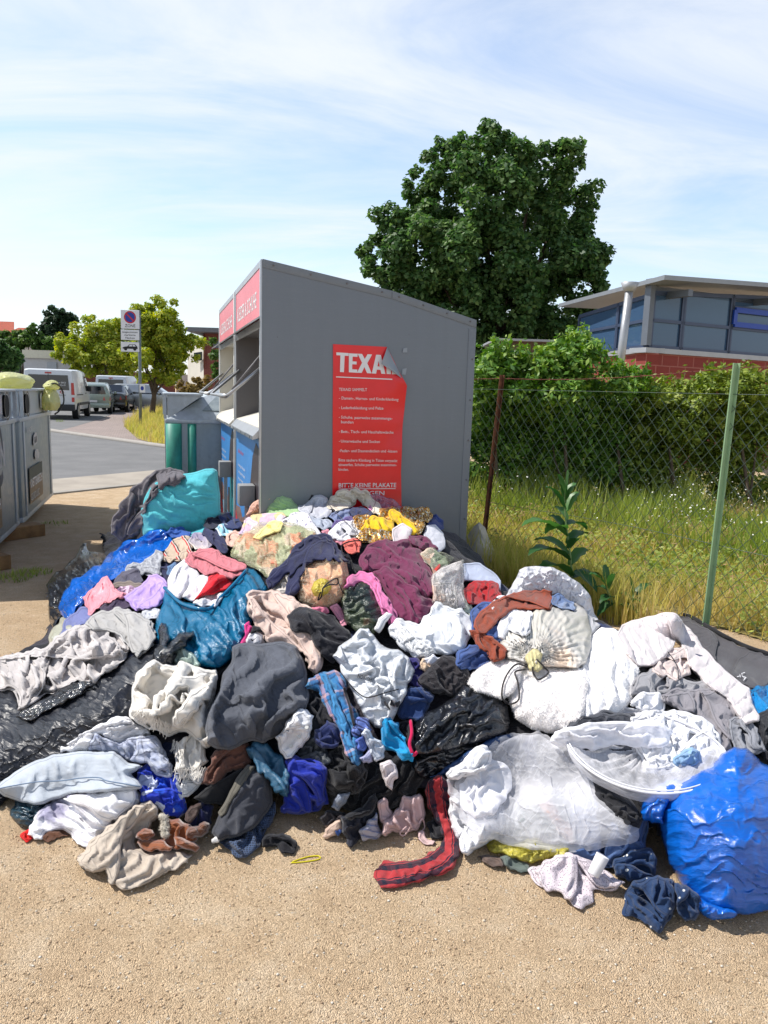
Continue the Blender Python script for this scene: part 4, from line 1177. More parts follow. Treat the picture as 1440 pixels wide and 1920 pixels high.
G('visor', 'white sun visor brim right of the golden sequin top', 'visor', fabric('white_brim', (226, 228, 238), crease=.1), '793,1003 799,985 816,983 832,1000 835,1027 823,1036 808,1023', d=D9, bulge=.035, R=.05, stiff=True)

# ---- long clear bag and neighbours
yg = root('clear_bag', 'long clear yellowish bag stuffed with peach and white clothes', 'plastic bag', 515, 1030)
film = plastic('clear_yellow_film', (236, 236, 188), alpha=.24, rough=.12, trans=.15, scale=(1, 3, 1), crease=1.0, lo=10)
cloth('contents', fabric('mixed_pastel_clothes', (220, 200, 180), pat=('blotch', 17, [(236, 176, 150), (238, 232, 220), (206, 212, 178), (244, 150, 120), (188, 196, 160), (240, 214, 200), (226, 224, 190)], .8), crease=1), '436,1040 444,1015 458,1000 482,987 520,980 560,987 588,997 598,1010 580,1030 560,1058 540,1082 507,1087 497,1073 480,1063 462,1053 444,1043', parent=yg, bulge=.11, R=.13, stretch=1.12, skirt=.05)
cloth('bag_film', film, '432,1042 440,1014 455,999 480,984 520,977 560,984 592,995 602,1010 582,1032 562,1062 542,1087 505,1092 494,1077 480,1067 460,1057 440,1047', parent=yg, bulge=.018, R=.03, stretch=1.12, ang=68, wl=.04, amp=.012, skirt=.03)
G('shirt', 'yellow shirt collar lying on the long clear bag', 'shirt', fabric('pale_yellow', (240, 222, 140), pat=('noise', 14, [(.56, lin((240, 222, 146))), (.66, lin((200, 170, 70)))])), '463,1010 480,1000 500,984 520,976 532,981 526,996 505,1002 490,1012', bulge=.03, ang=-20)
G('baby_clothes', 'white and cream bundle behind the tied peach bag', 'clothes', fabric('cream_white', (238, 228, 218)), '506,1106 520,1085 545,1063 562,1058 562,1085 552,1107 531,1116', bulge=.05)
pb = root('tied_bag', 'round clear bag of peach clothes tied with black tape', 'plastic bag', 600, 1090)
cloth('contents', fabric('peach_contents', (240, 190, 150), pat=('blotch', 6, [(246, 192, 150), (248, 200, 164), (248, 196, 156), (64, 84, 120), (244, 186, 150), (240, 182, 146)], .5)), '557,1110 554,1090 564,1065 580,1047 605,1037 631,1039 650,1055 654,1080 647,1102 641,1125 620,1139 590,1137 568,1128', parent=pb, bulge=.16, R=.15, stretch=1.04, skirt=.06)
cloth('bag_film', plastic('clear_gold_film', (246, 236, 210), alpha=.10, rough=.15, trans=.3), '555,1112 552,1090 562,1064 580,1045 605,1035 632,1037 652,1054 656,1080 649,1103 643,1127 621,1141 589,1139 566,1130', parent=pb, bulge=.015, R=.02, stretch=1.05, knot=(602, 1098, 22, .018, .12), skirt=.03)
cloth('knot', plastic('yellow_film_bunch', (226, 208, 70), alpha=.85, rough=.3), '583,1105 590,1090 602,1084 616,1088 622,1100 614,1114 600,1120 588,1116', parent=pb, bulge=.03, R=.025, stretch=1.3, wl=.02, knot=(602, 1100, 16, .02, .1))
strand('tape', '601,1110 596,1125 603,1118 606,1102 622,1088 633,1085 632,1096 618,1096 604,1104', .003, M['black'], pb, up=.012)
strand('tape', '633,1087 640,1105 648,1120 642,1138 640,1120', .0025, M['black'], pb, up=.012)
G('sweatshirt', 'navy sweatshirt with its sleeve over the tied peach bag', 'sweatshirt', M['navy'], '498,1088 520,1064 545,1034 570,1010 595,1002 616,1002 631,1018 646,1037 655,1054 640,1049 615,1041 586,1048 569,1063 562,1082 557,1107 549,1124 532,1121 536,1097 544,1074 534,1078 515,1098 504,1106', bulge=.035, R=.035, stretch=1.16, ang=-45, wl=.07, amp=.014)
G('ribbon', 'pink ribbon end hanging below the tied peach bag', 'ribbon', fabric('pink_ribbon', (238, 158, 180), crease=.2), '617,1138 632,1131 654,1170 641,1175', bulge=.006, stiff=True)
G('cloth', 'pink cloth corner under the tied peach bag', 'cloth', fabric('pink_corner', (228, 130, 160)), '582,1138 612,1138 618,1150 604,1157 588,1152', bulge=.02)

# ---- golden top, burgundy trousers
seq = NB('gold_sequins')
v = seq.coord('UV'); vo = seq.vor(v, 190)
sc_ = seq.n('ShaderNodeSeparateColor', {0: vo.outputs['Color']})
sq_col = seq.ramp(sc_.outputs[0], [(0, lin((120, 74, 20))), (.4, lin((206, 150, 52))), (.75, lin((236, 196, 120))), (.92, lin((250, 240, 220)))])
geo = seq.n('ShaderNodeNewGeometry')
pert = seq.n('ShaderNodeVectorMath', {0: seq.n('ShaderNodeVectorMath', {0: vo.outputs['Color'], 1: (.5, .5, .5)}, operation='SUBTRACT').outputs[0], 'Scale': .9}, operation='SCALE')
nrm = seq.n('ShaderNodeVectorMath', {0: seq.n('ShaderNodeVectorMath', {0: geo.outputs['Normal'], 1: pert.outputs[0]}, operation='ADD').outputs[0]}, operation='NORMALIZE')
pq = seq.bsdf(Base_Color=sq_col, Roughness=.3, Metallic=.55, Normal=nrm.outputs[0])
M['sequin'] = seq.finish(pq.outputs[0])
gt = root('sequin_top', 'golden sequin top with bright yellow body on the heap peak', 'top', 730, 985)
cloth('sleeve', M['sequin'], '661,970 672,965 690,964 697,972 684,990 673,993 664,981', parent=gt, bulge=.04, R=.03, stretch=1.2)
cloth('sequin_back', M['sequin'], '709,972 711,954 730,951 750,953 780,953 801,950 812,965 809,974 796,977 795,991 786,1005 774,1000 779,986 764,977 750,970 735,977', parent=gt, bulge=.06, R=.04, stretch=1.22, wl=.05, d=D9)
yel = fabric('bright_yellow', (250, 200, 14), K=.85)
cloth('yellow_body', yel, '675,994 684,975 700,966 720,970 738,973 738,994 720,998 700,996', parent=gt, bulge=.055, R=.05, stretch=1.14, ang=70, wl=.05)
cloth('hem', M['sequin'], '666,1007 679,994 700,991 720,993 739,1000 740,1012 720,1018 695,1020 674,1013', parent=gt, bulge=.04, R=.03, stretch=1.2, ang=80, wl=.04)
cloth('yellow_strap', yel, '729,957 741,953 756,969 777,981 785,997 776,1004 759,993 744,981 734,977', parent=gt, bulge=.035, R=.02, stretch=1.1, ang=35, wl=.03)
G('paper', 'crumpled white and pink paper beside the golden sequin hem', 'paper', fabric('white_pink_paper', (238, 226, 228), crease=.2), '735,992 755,980 774,992 767,1012 750,1020 737,1018', bulge=.02, stiff=True)
bt = root('trousers', 'burgundy trousers hanging down the middle of the heap', 'trousers', 750, 1060)
brg = fabric('burgundy', (118, 46, 82), crease=.4)
cloth('trouser_leg', brg, '674,1062 676,1040 689,1021 710,1013 740,1016 765,1010 784,1015 792,1030 802,1060 815,1078 815,1122 790,1130 765,1110 738,1085 715,1072 698,1074 680,1072', parent=bt, bulge=.07, R=.08, stretch=1.17, ang=25, wl=.11, amp=.02, cap=.05)
cloth('trouser_leg', brg, '698,1072 720,1060 750,1080 785,1103 818,1133 803,1156 783,1178 765,1168 737,1151 732,1141 724,1116 710,1089', parent=bt, bulge=.06, R=.06, stretch=1.2, ang=55, wl=.09, amp=.02, cap=.05)
cloth('waistband', brg, '766,1004 800,1006 823,1028 820,1033 791,1031 773,1022', parent=bt, bulge=.03, R=.03, stretch=1.1, d=D9)

# ---- bags right of the trousers
gb = root('clear_bag', 'clear bag with green and orange clothes behind the burgundy trousers', 'plastic bag', 815, 1060)
cloth('contents', fabric('green_orange_clothes', (150, 160, 110), pat=('blotch', 14, [(104, 128, 98), (226, 130, 70), (206, 60, 50), (150, 170, 130), (236, 210, 190)], .7)), '788,1037 812,1029 835,1043 840,1060 832,1074 812,1078 803,1057', parent=gb, bulge=.07, R=.06, stretch=1.1, d=4.6)
cloth('bag_film', plastic('clear_film', (226, 230, 206), alpha=.3, trans=.3, rough=.15), '786,1038 812,1026 832,1036 852,1045 842,1062 834,1077 812,1081 801,1058', parent=gb, bulge=.02, R=.03, stretch=1.15, d=4.55)
G('hat', 'blue-white sun hat brim behind the red cloth', 'hat', fabric('pale_blue_white', (202, 212, 238), crease=.15), '866,1057 900,1055 926,1073 940,1090 938,1110 915,1100 890,1090 868,1088', d=4.75, bulge=.05, R=.06, stiff=True)
G('plastic_bag', 'pale green plastic bag between the printed bag and red cloth', 'plastic bag', plastic('pale_green_film', (206, 214, 190)), '862,1115 878,1118 888,1142 884,1158 868,1150', bulge=.04)
G('shirt', 'dark red crumpled shirt in front of the pale hat brim', 'shirt', fabric('dark_red', (178, 22, 30)), '866,1107 880,1094 900,1088 921,1088 937,1104 945,1119 926,1128 906,1142 884,1133 871,1122', bulge=.06, R=.05, stretch=1.3, wl=.05, cap=.05)
pn = root('printed_bag', 'clear plastic bag with printed black text and peach clothes', 'plastic bag', 845, 1110)
cloth('contents', fabric('peach_white_clothes', (238, 206, 190), pat=('blotch', 8, [(242, 204, 184), (240, 226, 218), (246, 190, 170), (232, 226, 226)], .6)), '810,1087 814,1075 835,1063 866,1052 869,1080 867,1110 873,1140 858,1143 838,1138 811,1128', parent=pn, bulge=.09, R=.08, stretch=1.06, d=4.4)
pf = cloth('bag_film', plastic('clear_white_film', (238, 238, 234), alpha=.25, trans=.3, rough=.15), '808,1088 812,1074 835,1060 870,1048 872,1080 870,1110 878,1142 860,1146 838,1141 809,1131', parent=pn, bulge=.012, R=.02, stretch=1.08, d=4.35)

ink = simple('black_ink', (112, 108, 106), .6)
for k in range(6):
    strand('print_line', f'{818+k*7},{1099-k*1} {819+k*7.2},{1112-k*.5} {822+k*7.3},{1128+k*.6}', .0014, ink, pn, up=.004, n=10)
strand('print_ring', '846,1119 850,1116 854,1119 853,1125 849,1127 845,1124 846,1119', .0014, ink, pn, up=.004)
strand('print_frame', '812,1096 840,1094 862,1094 868,1110 872,1134', .001, ink, pn, up=.004)
# ---- green bag, pink ribbon, eyelet dress
db = root('clear_bag', 'dark green translucent bag under the pink ribbon', 'plastic bag', 680, 1140)
cloth('bag_film', plastic('dark_green_film', (52, 66, 56), rough=.25, trans=.1, scale=(1, 3, 1), pat=('noise', 10, [(.45, lin((44, 56, 52))), (.62, lin((84, 96, 70))), (.72, lin((120, 92, 74)))])), '640,1122 650,1096 680,1086 698,1095 713,1128 725,1150 718,1176 702,1190 668,1188 648,1170 640,1142', parent=db, bulge=.10, R=.12, stretch=1.1, ang=-20, wl=.05, skirt=.05)
rb = fabric('pink_satin_ribbon', (230, 124, 178), rough=.5, crease=.2)
G('ribbon', 'long pink ribbon curving over the dark green bag', 'ribbon', rb, '643,1103 653,1081 674,1070 699,1073 713,1090 723,1115 738,1140 748,1165 747,1174 735,1178 714,1142 699,1107 689,1094 670,1090 655,1097', bulge=.03, R=.012, stretch=1.08, path='645,1100 665,1080 695,1082 712,1112 742,1172', wl=.05)
ed = root('dress', 'white eyelet dress with lace trim right of the burgundy trousers', 'dress', 810, 1190)
cloth('eyelet_cloth', fabric('white_eyelet', (240, 242, 246), pat=('dots', 26, .09, (120, 126, 134), .3), crease=.3), '727,1178 745,1158 770,1164 786,1170 806,1149 816,1128 840,1136 866,1139 882,1155 890,1176 882,1197 872,1217 851,1227 820,1228 800,1235 785,1235 768,1224 752,1216 742,1200 730,1190', parent=ed, bulge=.08, R=.08, stretch=1.13, ang=30, wl=.09, amp=.015, cap=.04)
lace = fabric('white_lace', (242, 242, 242), pat=('noise', 90, [(.4, lin((176, 178, 182))), (.55, lin((246, 246, 246)))]), weave=1.0, crease=.9, wv=160)
cloth('lace_trim', lace, '735,1168 752,1170 770,1188 790,1202 815,1214 822,1226 800,1234 784,1232 768,1222 752,1208 740,1190', parent=ed, bulge=.02, R=.02, stretch=1.25, wl=.025)
G('visor', 'white curved visor at the lower end of the pink ribbon', 'visor', fabric('white_plastic_visor', (238, 238, 240), crease=.05), '701,1181 709,1160 725,1147 737,1152 724,1166 711,1188', bulge=.03, R=.03, stiff=True)

# ---- centre
G('trousers', 'nude beige trousers right of the teal bag', 'trousers', fabric('nude_beige', (226, 200, 188), crease=.4), '460,1114 474,1106 510,1104 536,1113 552,1119 564,1132 588,1144 599,1162 602,1190 605,1216 606,1242 593,1265 582,1257 573,1226 553,1217 534,1208 508,1208 496,1202 483,1182 468,1157 462,1136', bulge=.05, R=.05, stretch=1.2, ang=50, wl=.10, amp=.025, cap=.05)
sn = root('sneaker', 'white and pink sports shoe beside the nude beige trousers', 'shoe', 470, 1192)
cloth('pink_mesh', fabric('neon_pink_mesh', (226, 60, 140), weave=1, wv=200), '450,1213 457,1172 468,1164 475,1180 466,1210', parent=sn, bulge=.03, R=.02, stretch=1.05)
sh_ = cloth('shoe_upper', fabric('white_leather', (232, 230, 234), rough=.5, crease=.15), '461,1210 466,1189 481,1183 494,1192 489,1210 474,1214', parent=sn, bulge=.04, R=.025, stretch=1.03)
cloth('shoe_collar', M['black'], '468,1188 474,1172 488,1176 495,1190 482,1184', parent=sn, bulge=.02, R=.02, stretch=1.05)
sw2 = np.array([(470, 1199), (473, 1203), (484, 1193), (474, 1200), (472, 1198)], float)
Pq = surf(sw2[:, 0], sw2[:, 1], .006)-np.array(ORG[sn.name])
mesh_obj('shoe_mark', Pq, [(0, 1, 3, 4), (1, 2, 3)], M['black'], sn, np.zeros((5, 2)), smooth=False)
G('leggings', 'black leggings bundled on the nude beige trousers', 'leggings', fabric('black_lycra', (30, 30, 38), crease=.6), '537,1156 549,1144 575,1138 606,1148 632,1163 648,1179 658,1195 658,1212 641,1224 625,1245 600,1218 583,1192 558,1187 543,1177', bulge=.06, R=.06, stretch=1.26, ang=30, wl=.05, amp=.018, cap=.045)
G('clothes_bundle', 'large charcoal grey cloth bundle at the centre left', 'bundle', M['dgrey'], '384,1368 388,1340 403,1314 413,1290 418,1264 433,1244 435,1214 449,1206 480,1208 500,1205 531,1203 557,1213 568,1234 576,1264 580,1300 573,1332 552,1353 526,1378 495,1393 475,1390 455,1396 430,1408 405,1405 388,1394', bulge=.19, R=.24, stretch=1.12, ang=-55, wl=.13, amp=.022, cap=.04, skirt=.05, round_=2)
wc = root('shirt', 'white shirt cuff with buttons right of the charcoal bundle', 'shirt', 550, 1375)
cloth('cuff', M['white'], '515,1383 529,1371 547,1344 568,1328 579,1334 590,1343 585,1361 582,1382 566,1402 550,1418 536,1425 524,1407', bulge=.05, R=.04, stretch=1.14, ang=-50, wl=.08, parent=wc)
for bx, by in ((575, 1364), (561, 1381), (545, 1398)): button(bx, by, wc, simple('pearl_button', (206, 206, 202), .3))
ps = root('shirt', 'blue checked shirt hanging below the white carrier bag', 'shirt', 625, 1320)
cloth('shirt_body', fabric('blue_check', (60, 124, 178), pat=('plaid', 20, .075, [(0, (50, 118, 176)), (.32, (206, 160, 168)), (.5, (52, 118, 176)), (.62, (20, 36, 70)), (.72, (90, 160, 204))], [(0, (48, 112, 172)), (.36, (204, 170, 178)), (.5, (44, 104, 164)), (.66, (18, 30, 62)), (.74, (70, 140, 192))], .5)), '571,1289 578,1272 600,1260 626,1256 647,1266 653,1285 648,1296 658,1320 675,1345 678,1370 684,1400 680,1424 671,1440 657,1424 643,1397 638,1372 623,1347 608,1322 598,1297 588,1292', parent=ps, bulge=.045, R=.035, stretch=1.16, ang=62, wl=.06)
cloth('placket', fabric('blue_placket', (62, 136, 190)), '600,1262 612,1262 622,1290 634,1320 650,1350 660,1390 672,1420 668,1432 652,1400 640,1366 624,1330 610,1296', parent=ps, bulge=.012, R=.012, stretch=1.05)
strand('bead_necklace', '645,1290 650,1305 656,1325 660,1345 664,1360', .005, M['black'], None, up=.008, label='string of black beads on the blue checked shirt', cat='necklace')
G('top', 'indigo top behind the white carrier bag', 'top', fabric('indigo', (48, 44, 110)), '755,1236 780,1233 796,1250 794,1272 804,1294 778,1292 758,1280', bulge=.03)
G('cloth', 'beige and white scraps right of the white carrier bag', 'cloth', fabric('beige_scrap', (216, 190, 164), pat=('noise', 10, [(.5, lin((222, 222, 230))), (.55, lin((216, 188, 160)))])), '786,1254 792,1234 812,1226 830,1230 818,1248 800,1262', bulge=.025)
G('towel', 'folded navy towels right of the white carrier bag', 'towel', fabric('navy_towel', (42, 66, 116), weave=1, wv=250), '746,1314 758,1294 780,1287 807,1293 816,1305 806,1322 800,1343 780,1356 755,1350 744,1338', bulge=.06, R=.05, stretch=1.16, ang=10, wl=.07)
G('tights', 'tangle of black tights below the eyelet dress', 'tights', fabric('black_tights', (46, 42, 46), crease=.9), '783,1274 798,1260 808,1245 830,1228 846,1229 862,1243 878,1255 879,1272 867,1292 846,1308 824,1304 806,1294', bulge=.07, R=.06, stretch=1.34, wl=.045, amp=.02, cap=.055)
G('bin_bag', 'glossy black bag flap along the front of the black bag', 'bin bag', M['blackbag'], '772,1424 790,1408 830,1398 870,1388 910,1378 955,1372 960,1385 905,1415 855,1436 820,1448 790,1460 776,1448', bulge=.04, R=.03, stretch=1.25, ang=-15, wl=.05)
G('bin_bag', 'glossy crumpled black bag right of the folded navy towels', 'bin bag', M['blackbag'], '765,1402 773,1368 790,1342 820,1326 850,1308 870,1283 887,1287 908,1298 932,1308 955,1324 958,1352 952,1374 930,1384 900,1394 870,1400 840,1410 800,1416 778,1416', bulge=.09, R=.09, stretch=1.18, ang=-35, wl=.07, amp=.02, cap=.05)
G('plastic_film', 'strip of dark blue film under the glossy black bag', 'plastic film', plastic('dark_blue_film', (36, 74, 128), rough=.3), '794,1458 850,1428 903,1396 955,1376 964,1384 905,1424 850,1448', bulge=.015, R=.015)
G('jacket', 'black jacket with fuchsia zip edge right of the cyan top', 'jacket', M['black'], '728,1356 770,1350 775,1385 775,1420 760,1410 745,1370', bulge=.02)
strand('zip', '770,1352 772,1375 768,1395 775,1415 782,1410', .006, fabric('fuchsia', (206, 24, 84)), None, up=.008, label='fuchsia zip edge beside the cyan top', cat='zip')
cb = root('carrier_bag', 'crumpled white plastic carrier bag in the middle of the heap', 'plastic bag', 690, 1270)
wp = plastic('white_carrier_film', (232, 236, 242), rough=.35, trans=.12, crease=1.0, lo=9)
cbi = cloth('bag_film', wp, '623,1231 634,1214 655,1198 675,1178 691,1178 707,1199 722,1213 747,1218 767,1234 778,1258 773,1272 765,1283 763,1302 748,1323 738,1348 720,1367 704,1364 688,1350 678,1332 663,1302 653,1282 642,1267 637,1246', parent=cb, bulge=.11, R=.11, stretch=1.17, wl=.10, amp=.03, cap=.055, skirt=.05)
px_text('print', 'FASHION', 698, 1271, 197, 8, 27, M['black'], cb, bold=.01)
strand('print_line', '640,1262 652,1278 668,1296 684,1307 700,1306 722,1299 748,1292', .0022, M['black'], cb, up=.003)
px_patch('print_mark', '722,1313 728,1322 732,1331 727,1328 720,1318', M['black'], cb)
px_patch('print_mark', '731,1322 734,1311 740,1324', M['black'], cb)
px_patch('print_mark', '742,1318 750,1314 748,1324 743,1326', M['black'], cb)
G('top', 'bright cyan top below the white carrier bag', 'top', fabric('cyan', (22, 156, 216)), '714,1366 719,1347 731,1343 740,1354 748,1354 758,1380 763,1395 775,1415 775,1430 755,1428 744,1412 720,1408 715,1390', bulge=.045, R=.035, stretch=1.22, ang=60, wl=.06)
G('sock', 'blue striped sock left of the cyan top', 'sock', fabric('blue_stripe_sock', (110, 132, 200), pat=('stripe', 60, .016, [(0, (112, 134, 204)), (.6, (50, 60, 110))])), '658,1372 671,1344 691,1348 698,1366 682,1378 667,1383', bulge=.035, R=.025, stretch=1.1)
G('sock', 'plain blue sock under the white sock', 'sock', fabric('plain_blue_sock', (96, 122, 206)), '665,1388 680,1377 693,1396 682,1409 669,1404', bulge=.03, R=.02, stretch=1.1)
G('sock', 'pale lilac sock below the plain blue sock', 'sock', fabric('lilac_sock', (186, 188, 222)), '673,1421 690,1400 706,1412 700,1429 682,1432', bulge=.03, R=.02, stretch=1.1)
G('sock', 'white sock with grey toe left of the cyan top', 'sock', fabric('white_sock', (220, 226, 236)), '676,1376 685,1363 697,1376 714,1388 723,1405 721,1421 705,1429 693,1413 687,1396', bulge=.04, R=.022, stretch=1.1)
G('sock', 'pinkish white sock hanging below the cyan top', 'sock', fabric('pinkish_sock', (232, 220, 222)), '711,1432 725,1426 742,1434 747,1460 736,1484 724,1474 716,1452', bulge=.035, R=.022, stretch=1.06)

# ---- front centre row of tights and lingerie
G('tights', 'rolled black and tan tights on the gravel', 'tights', fabric('black_tan', (60, 54, 56), pat=('noise', 8, [(.5, lin((44, 42, 48))), (.58, lin((206, 176, 158)))])), '598,1533 611,1520 640,1522 660,1538 645,1550 625,1555 608,1550', bulge=.04, R=.025, stretch=1.25)
G('tights', 'tan tights rolled up at the front of the sock row', 'tights', fabric('tan_nylon', (218, 190, 172)), '604,1568 618,1547 640,1533 644,1552 628,1567 612,1574', bulge=.04, R=.025, stretch=1.25)
G('sock', 'tiny blue scrap beside the tan tights', 'sock', fabric('blue_scrap', (74, 104, 176)), '626,1556 638,1550 643,1560 634,1568', bulge=.015)
G('sock', 'light grey sock left of the black trousers hem', 'sock', fabric('light_grey_sock', (140, 148, 164)), '620,1513 634,1488 658,1483 650,1505 636,1521', bulge=.035, R=.025)
G('leggings', 'dark blue-black leggings bundle on the gravel', 'leggings', fabric('blue_black', (44, 46, 58)), '638,1532 660,1526 685,1518 708,1508 710,1532 694,1553 678,1573 660,1592 648,1583 640,1557', bulge=.06, R=.05, stretch=1.28, wl=.045, cap=.05)
G('leggings', 'black legging leg stretched over the sock row', 'leggings', M['black'], '640,1532 664,1520 682,1510 690,1496 704,1487 709,1500 702,1518 685,1530 660,1540', bulge=.035, R=.02, ang=-30, wl=.04)
G('top', 'light grey top with blue stripes on the gravel', 'top', fabric('grey_blue_stripe', (186, 184, 194), pat=('stripe', 78, .022, [(0, (190, 188, 198)), (.6, (120, 134, 176)), (.8, (150, 150, 170))])), '672,1558 688,1538 706,1522 719,1563 702,1575 680,1579', bulge=.04, R=.03, stretch=1.18, ang=70, wl=.06)
br = root('lingerie', 'dusty pink lingerie with thin straps on the gravel', 'lingerie', 750, 1535)
dp = fabric('dusty_pink', (222, 190, 188), crease=.3)
cloth('cup', dp, '708,1502 720,1493 738,1530 722,1549 711,1532', parent=br, bulge=.035, R=.025, stretch=1.06)
cloth('body', dp, '715,1564 728,1535 749,1513 757,1488 771,1493 787,1488 795,1510 795,1537 782,1558 750,1562 735,1558 722,1570', parent=br, bulge=.04, R=.035, stretch=1.22, ang=70, wl=.05)
strand('strap', '760,1535 770,1548 758,1566 750,1562 762,1550', .0025, dp, br, up=.008)
strand('strap', '785,1545 792,1535 796,1552 784,1562', .0025, dp, br, up=.008)
cloth('strap_loop', dp, '784,1560 792,1556 800,1572 818,1578 812,1587 794,1584 784,1572', parent=br, bulge=.01, R=.01)
G('cloth', 'black scrap left of the red and black scarf', 'cloth', M['black'], '798,1545 822,1528 838,1560 832,1575 806,1572', bulge=.02)

# ---- right: fur coat, robe, cream bag
G('jeans', 'blue jeans under the rust jumper', 'jeans', fabric('blue_denim', (72, 102, 166)), '880,1150 905,1128 940,1132 946,1170 944,1205 922,1212 900,1200 884,1180', bulge=.03)
G('t_shirt', 'white shirt with black stripe left of the cream bag', 'shirt', fabric('white_black_print', (240, 240, 244), pat=('stripe', 60, .09, [(0, (240, 240, 244)), (.86, (34, 34, 40))])), '905,1148 925,1126 945,1116 960,1124 938,1142 922,1152', bulge=.03)
G('jeans', 'rolled mid-blue jeans between the eyelet dress and white fur', 'jeans', fabric('mid_denim', (68, 96, 158)), '854,1246 858,1220 880,1207 906,1213 923,1225 918,1244 900,1256 880,1258 864,1256', bulge=.05, R=.04, stretch=1.25, ang=-30, wl=.05)
G('bathrobe', 'white terry bathrobe hanging right of the cream bag', 'bathrobe', fabric('white_terry', (250, 248, 248), K=.88, var=.02, weave=1, wv=220, crease=.2), '1080,1260 1095,1222 1110,1190 1128,1176 1151,1178 1167,1195 1183,1220 1199,1255 1195,1292 1178,1323 1152,1349 1110,1374 1068,1374 1078,1330 1092,1292', bulge=.12, R=.13, stretch=1.06, quilt=[('1130,1180 1150,1180', .5, 0), (-6, .055, .016)], ang=80, wl=.09, amp=.01, skirt=.05, fur=5000)
fc = root('fur_coat', 'fluffy white faux fur coat under the tied cream bag', 'fur coat', 1010, 1300)
furm = fabric('white_faux_fur', (252, 248, 246), K=.88, weave=.4, wv=200, crease=.05, sheen=.2, var=.02)
cloth('coat_body', furm, '950,1262 970,1238 1000,1242 1050,1248 1087,1252 1104,1280 1099,1312 1093,1352 1062,1373 1030,1375 998,1368 967,1348 955,1320 948,1290', parent=fc, bulge=.13, R=.13, stiff=True, lumps=.018, skirt=.06, fur=14000)
cloth('sleeve', furm, '876,1282 884,1264 905,1248 935,1233 965,1228 985,1245 975,1275 962,1300 942,1313 915,1303 893,1297', parent=fc, bulge=.08, R=.06, stiff=True, lumps=.012, skirt=.05, fur=6000)
G('plastic_bag', 'white plastic sack behind the tied cream bag', 'plastic bag', plastic('white_sack_film', (240, 240, 246), rough=.35, trans=.15), '948,1118 953,1108 968,1084 974,1068 985,1063 1005,1061 1036,1063 1057,1073 1088,1094 1108,1120 1114,1150 1126,1172 1108,1190 1092,1160 1068,1140 1040,1132 1000,1122 970,1126', bulge=.10, R=.08, stretch=1.16, wl=.06, amp=.015, skirt=.06, d=4.25)
cbg = root('tied_bag', 'full cream translucent bag tied with dark tape on the white fur', 'plastic bag', 1020, 1190)
cloth('bag_film', plastic('cream_film', (236, 230, 212), rough=.3, trans=.1, scale=(1, 1, 1), crease=.35, pat=('noise', 3.2, [(.4, lin((232, 228, 214))), (.55, lin((206, 202, 196))), (.66, lin((228, 204, 180)))])), '938,1222 941,1184 954,1168 985,1173 1000,1138 1040,1127 1077,1128 1098,1144 1109,1180 1109,1212 1099,1243 1082,1254 1040,1251 1008,1254 983,1244 953,1236', parent=cbg, bulge=.20, R=.17, stretch=1.03, tile='soft', crisp=.25, amp=.016, knot=(1003, 1228, 46, .030, .24), skirt=.06, cap=.02, round_=2)
cloth('knot', plastic('yellow_cream_bunch', (238, 226, 168), rough=.35), '984,1236 992,1222 1005,1216 1018,1226 1014,1240 1018,1252 1008,1262 994,1258 990,1246', parent=cbg, bulge=.035, R=.025, stretch=1.25, ang=80, wl=.02)
for pth in ('1006,1236 1022,1252 1028,1262 1010,1274 1000,1262 999,1250', '988,1250 970,1245 955,1258 944,1280 941,1305 948,1318', '985,1255 966,1260 971,1280 973,1310 958,1320 946,1314'):
    strand('tape', pth, .0035, fabric('dark_tape', (58, 54, 54)), cbg, up=.012)
G('t_shirt', 'white crumpled shirt left of the tied cream bag', 'shirt', M['white'], '934,1195 938,1160 958,1140 990,1134 999,1150 995,1178 986,1194 970,1188 955,1182 946,1200', bulge=.05, R=.04, stretch=1.22, ang=-50, wl=.05)
G('jumper', 'lower rust knit jumper sleeve in front of the jeans', 'jumper', fabric('rust_knit', (150, 70, 46), weave=1, wv=160), '878,1182 903,1183 921,1193 937,1206 953,1218 948,1234 925,1243 916,1223 899,1217 887,1197', bulge=.035, R=.03, stretch=1.08, ang=45, wl=.07)
G('jumper', 'rust ribbed knit jumper lying across the top of the cream bag', 'jumper', fabric('rust_rib', (156, 72, 46), weave=1, wv=160), '887,1176 898,1149 919,1133 945,1117 975,1109 1005,1105 1037,1107 1041,1125 1033,1143 1005,1141 975,1142 952,1148 937,1158 922,1178 911,1187 895,1189', bulge=.05, R=.03, stretch=1.1, path='893,1180 920,1145 960,1122 1035,1118', wl=.08, amp=.012)
G('jeans', 'folded jeans hem right of the rust ribbed jumper', 'jeans', fabric('indigo_denim', (92, 118, 164), pat=('stripe', 100, .2, [(0, (96, 122, 168)), (.66, (34, 52, 96)), (.78, (140, 160, 196))])), '1034,1117 1051,1113 1077,1128 1078,1146 1055,1142 1036,1133', bulge=.03, R=.02, stretch=1.05)

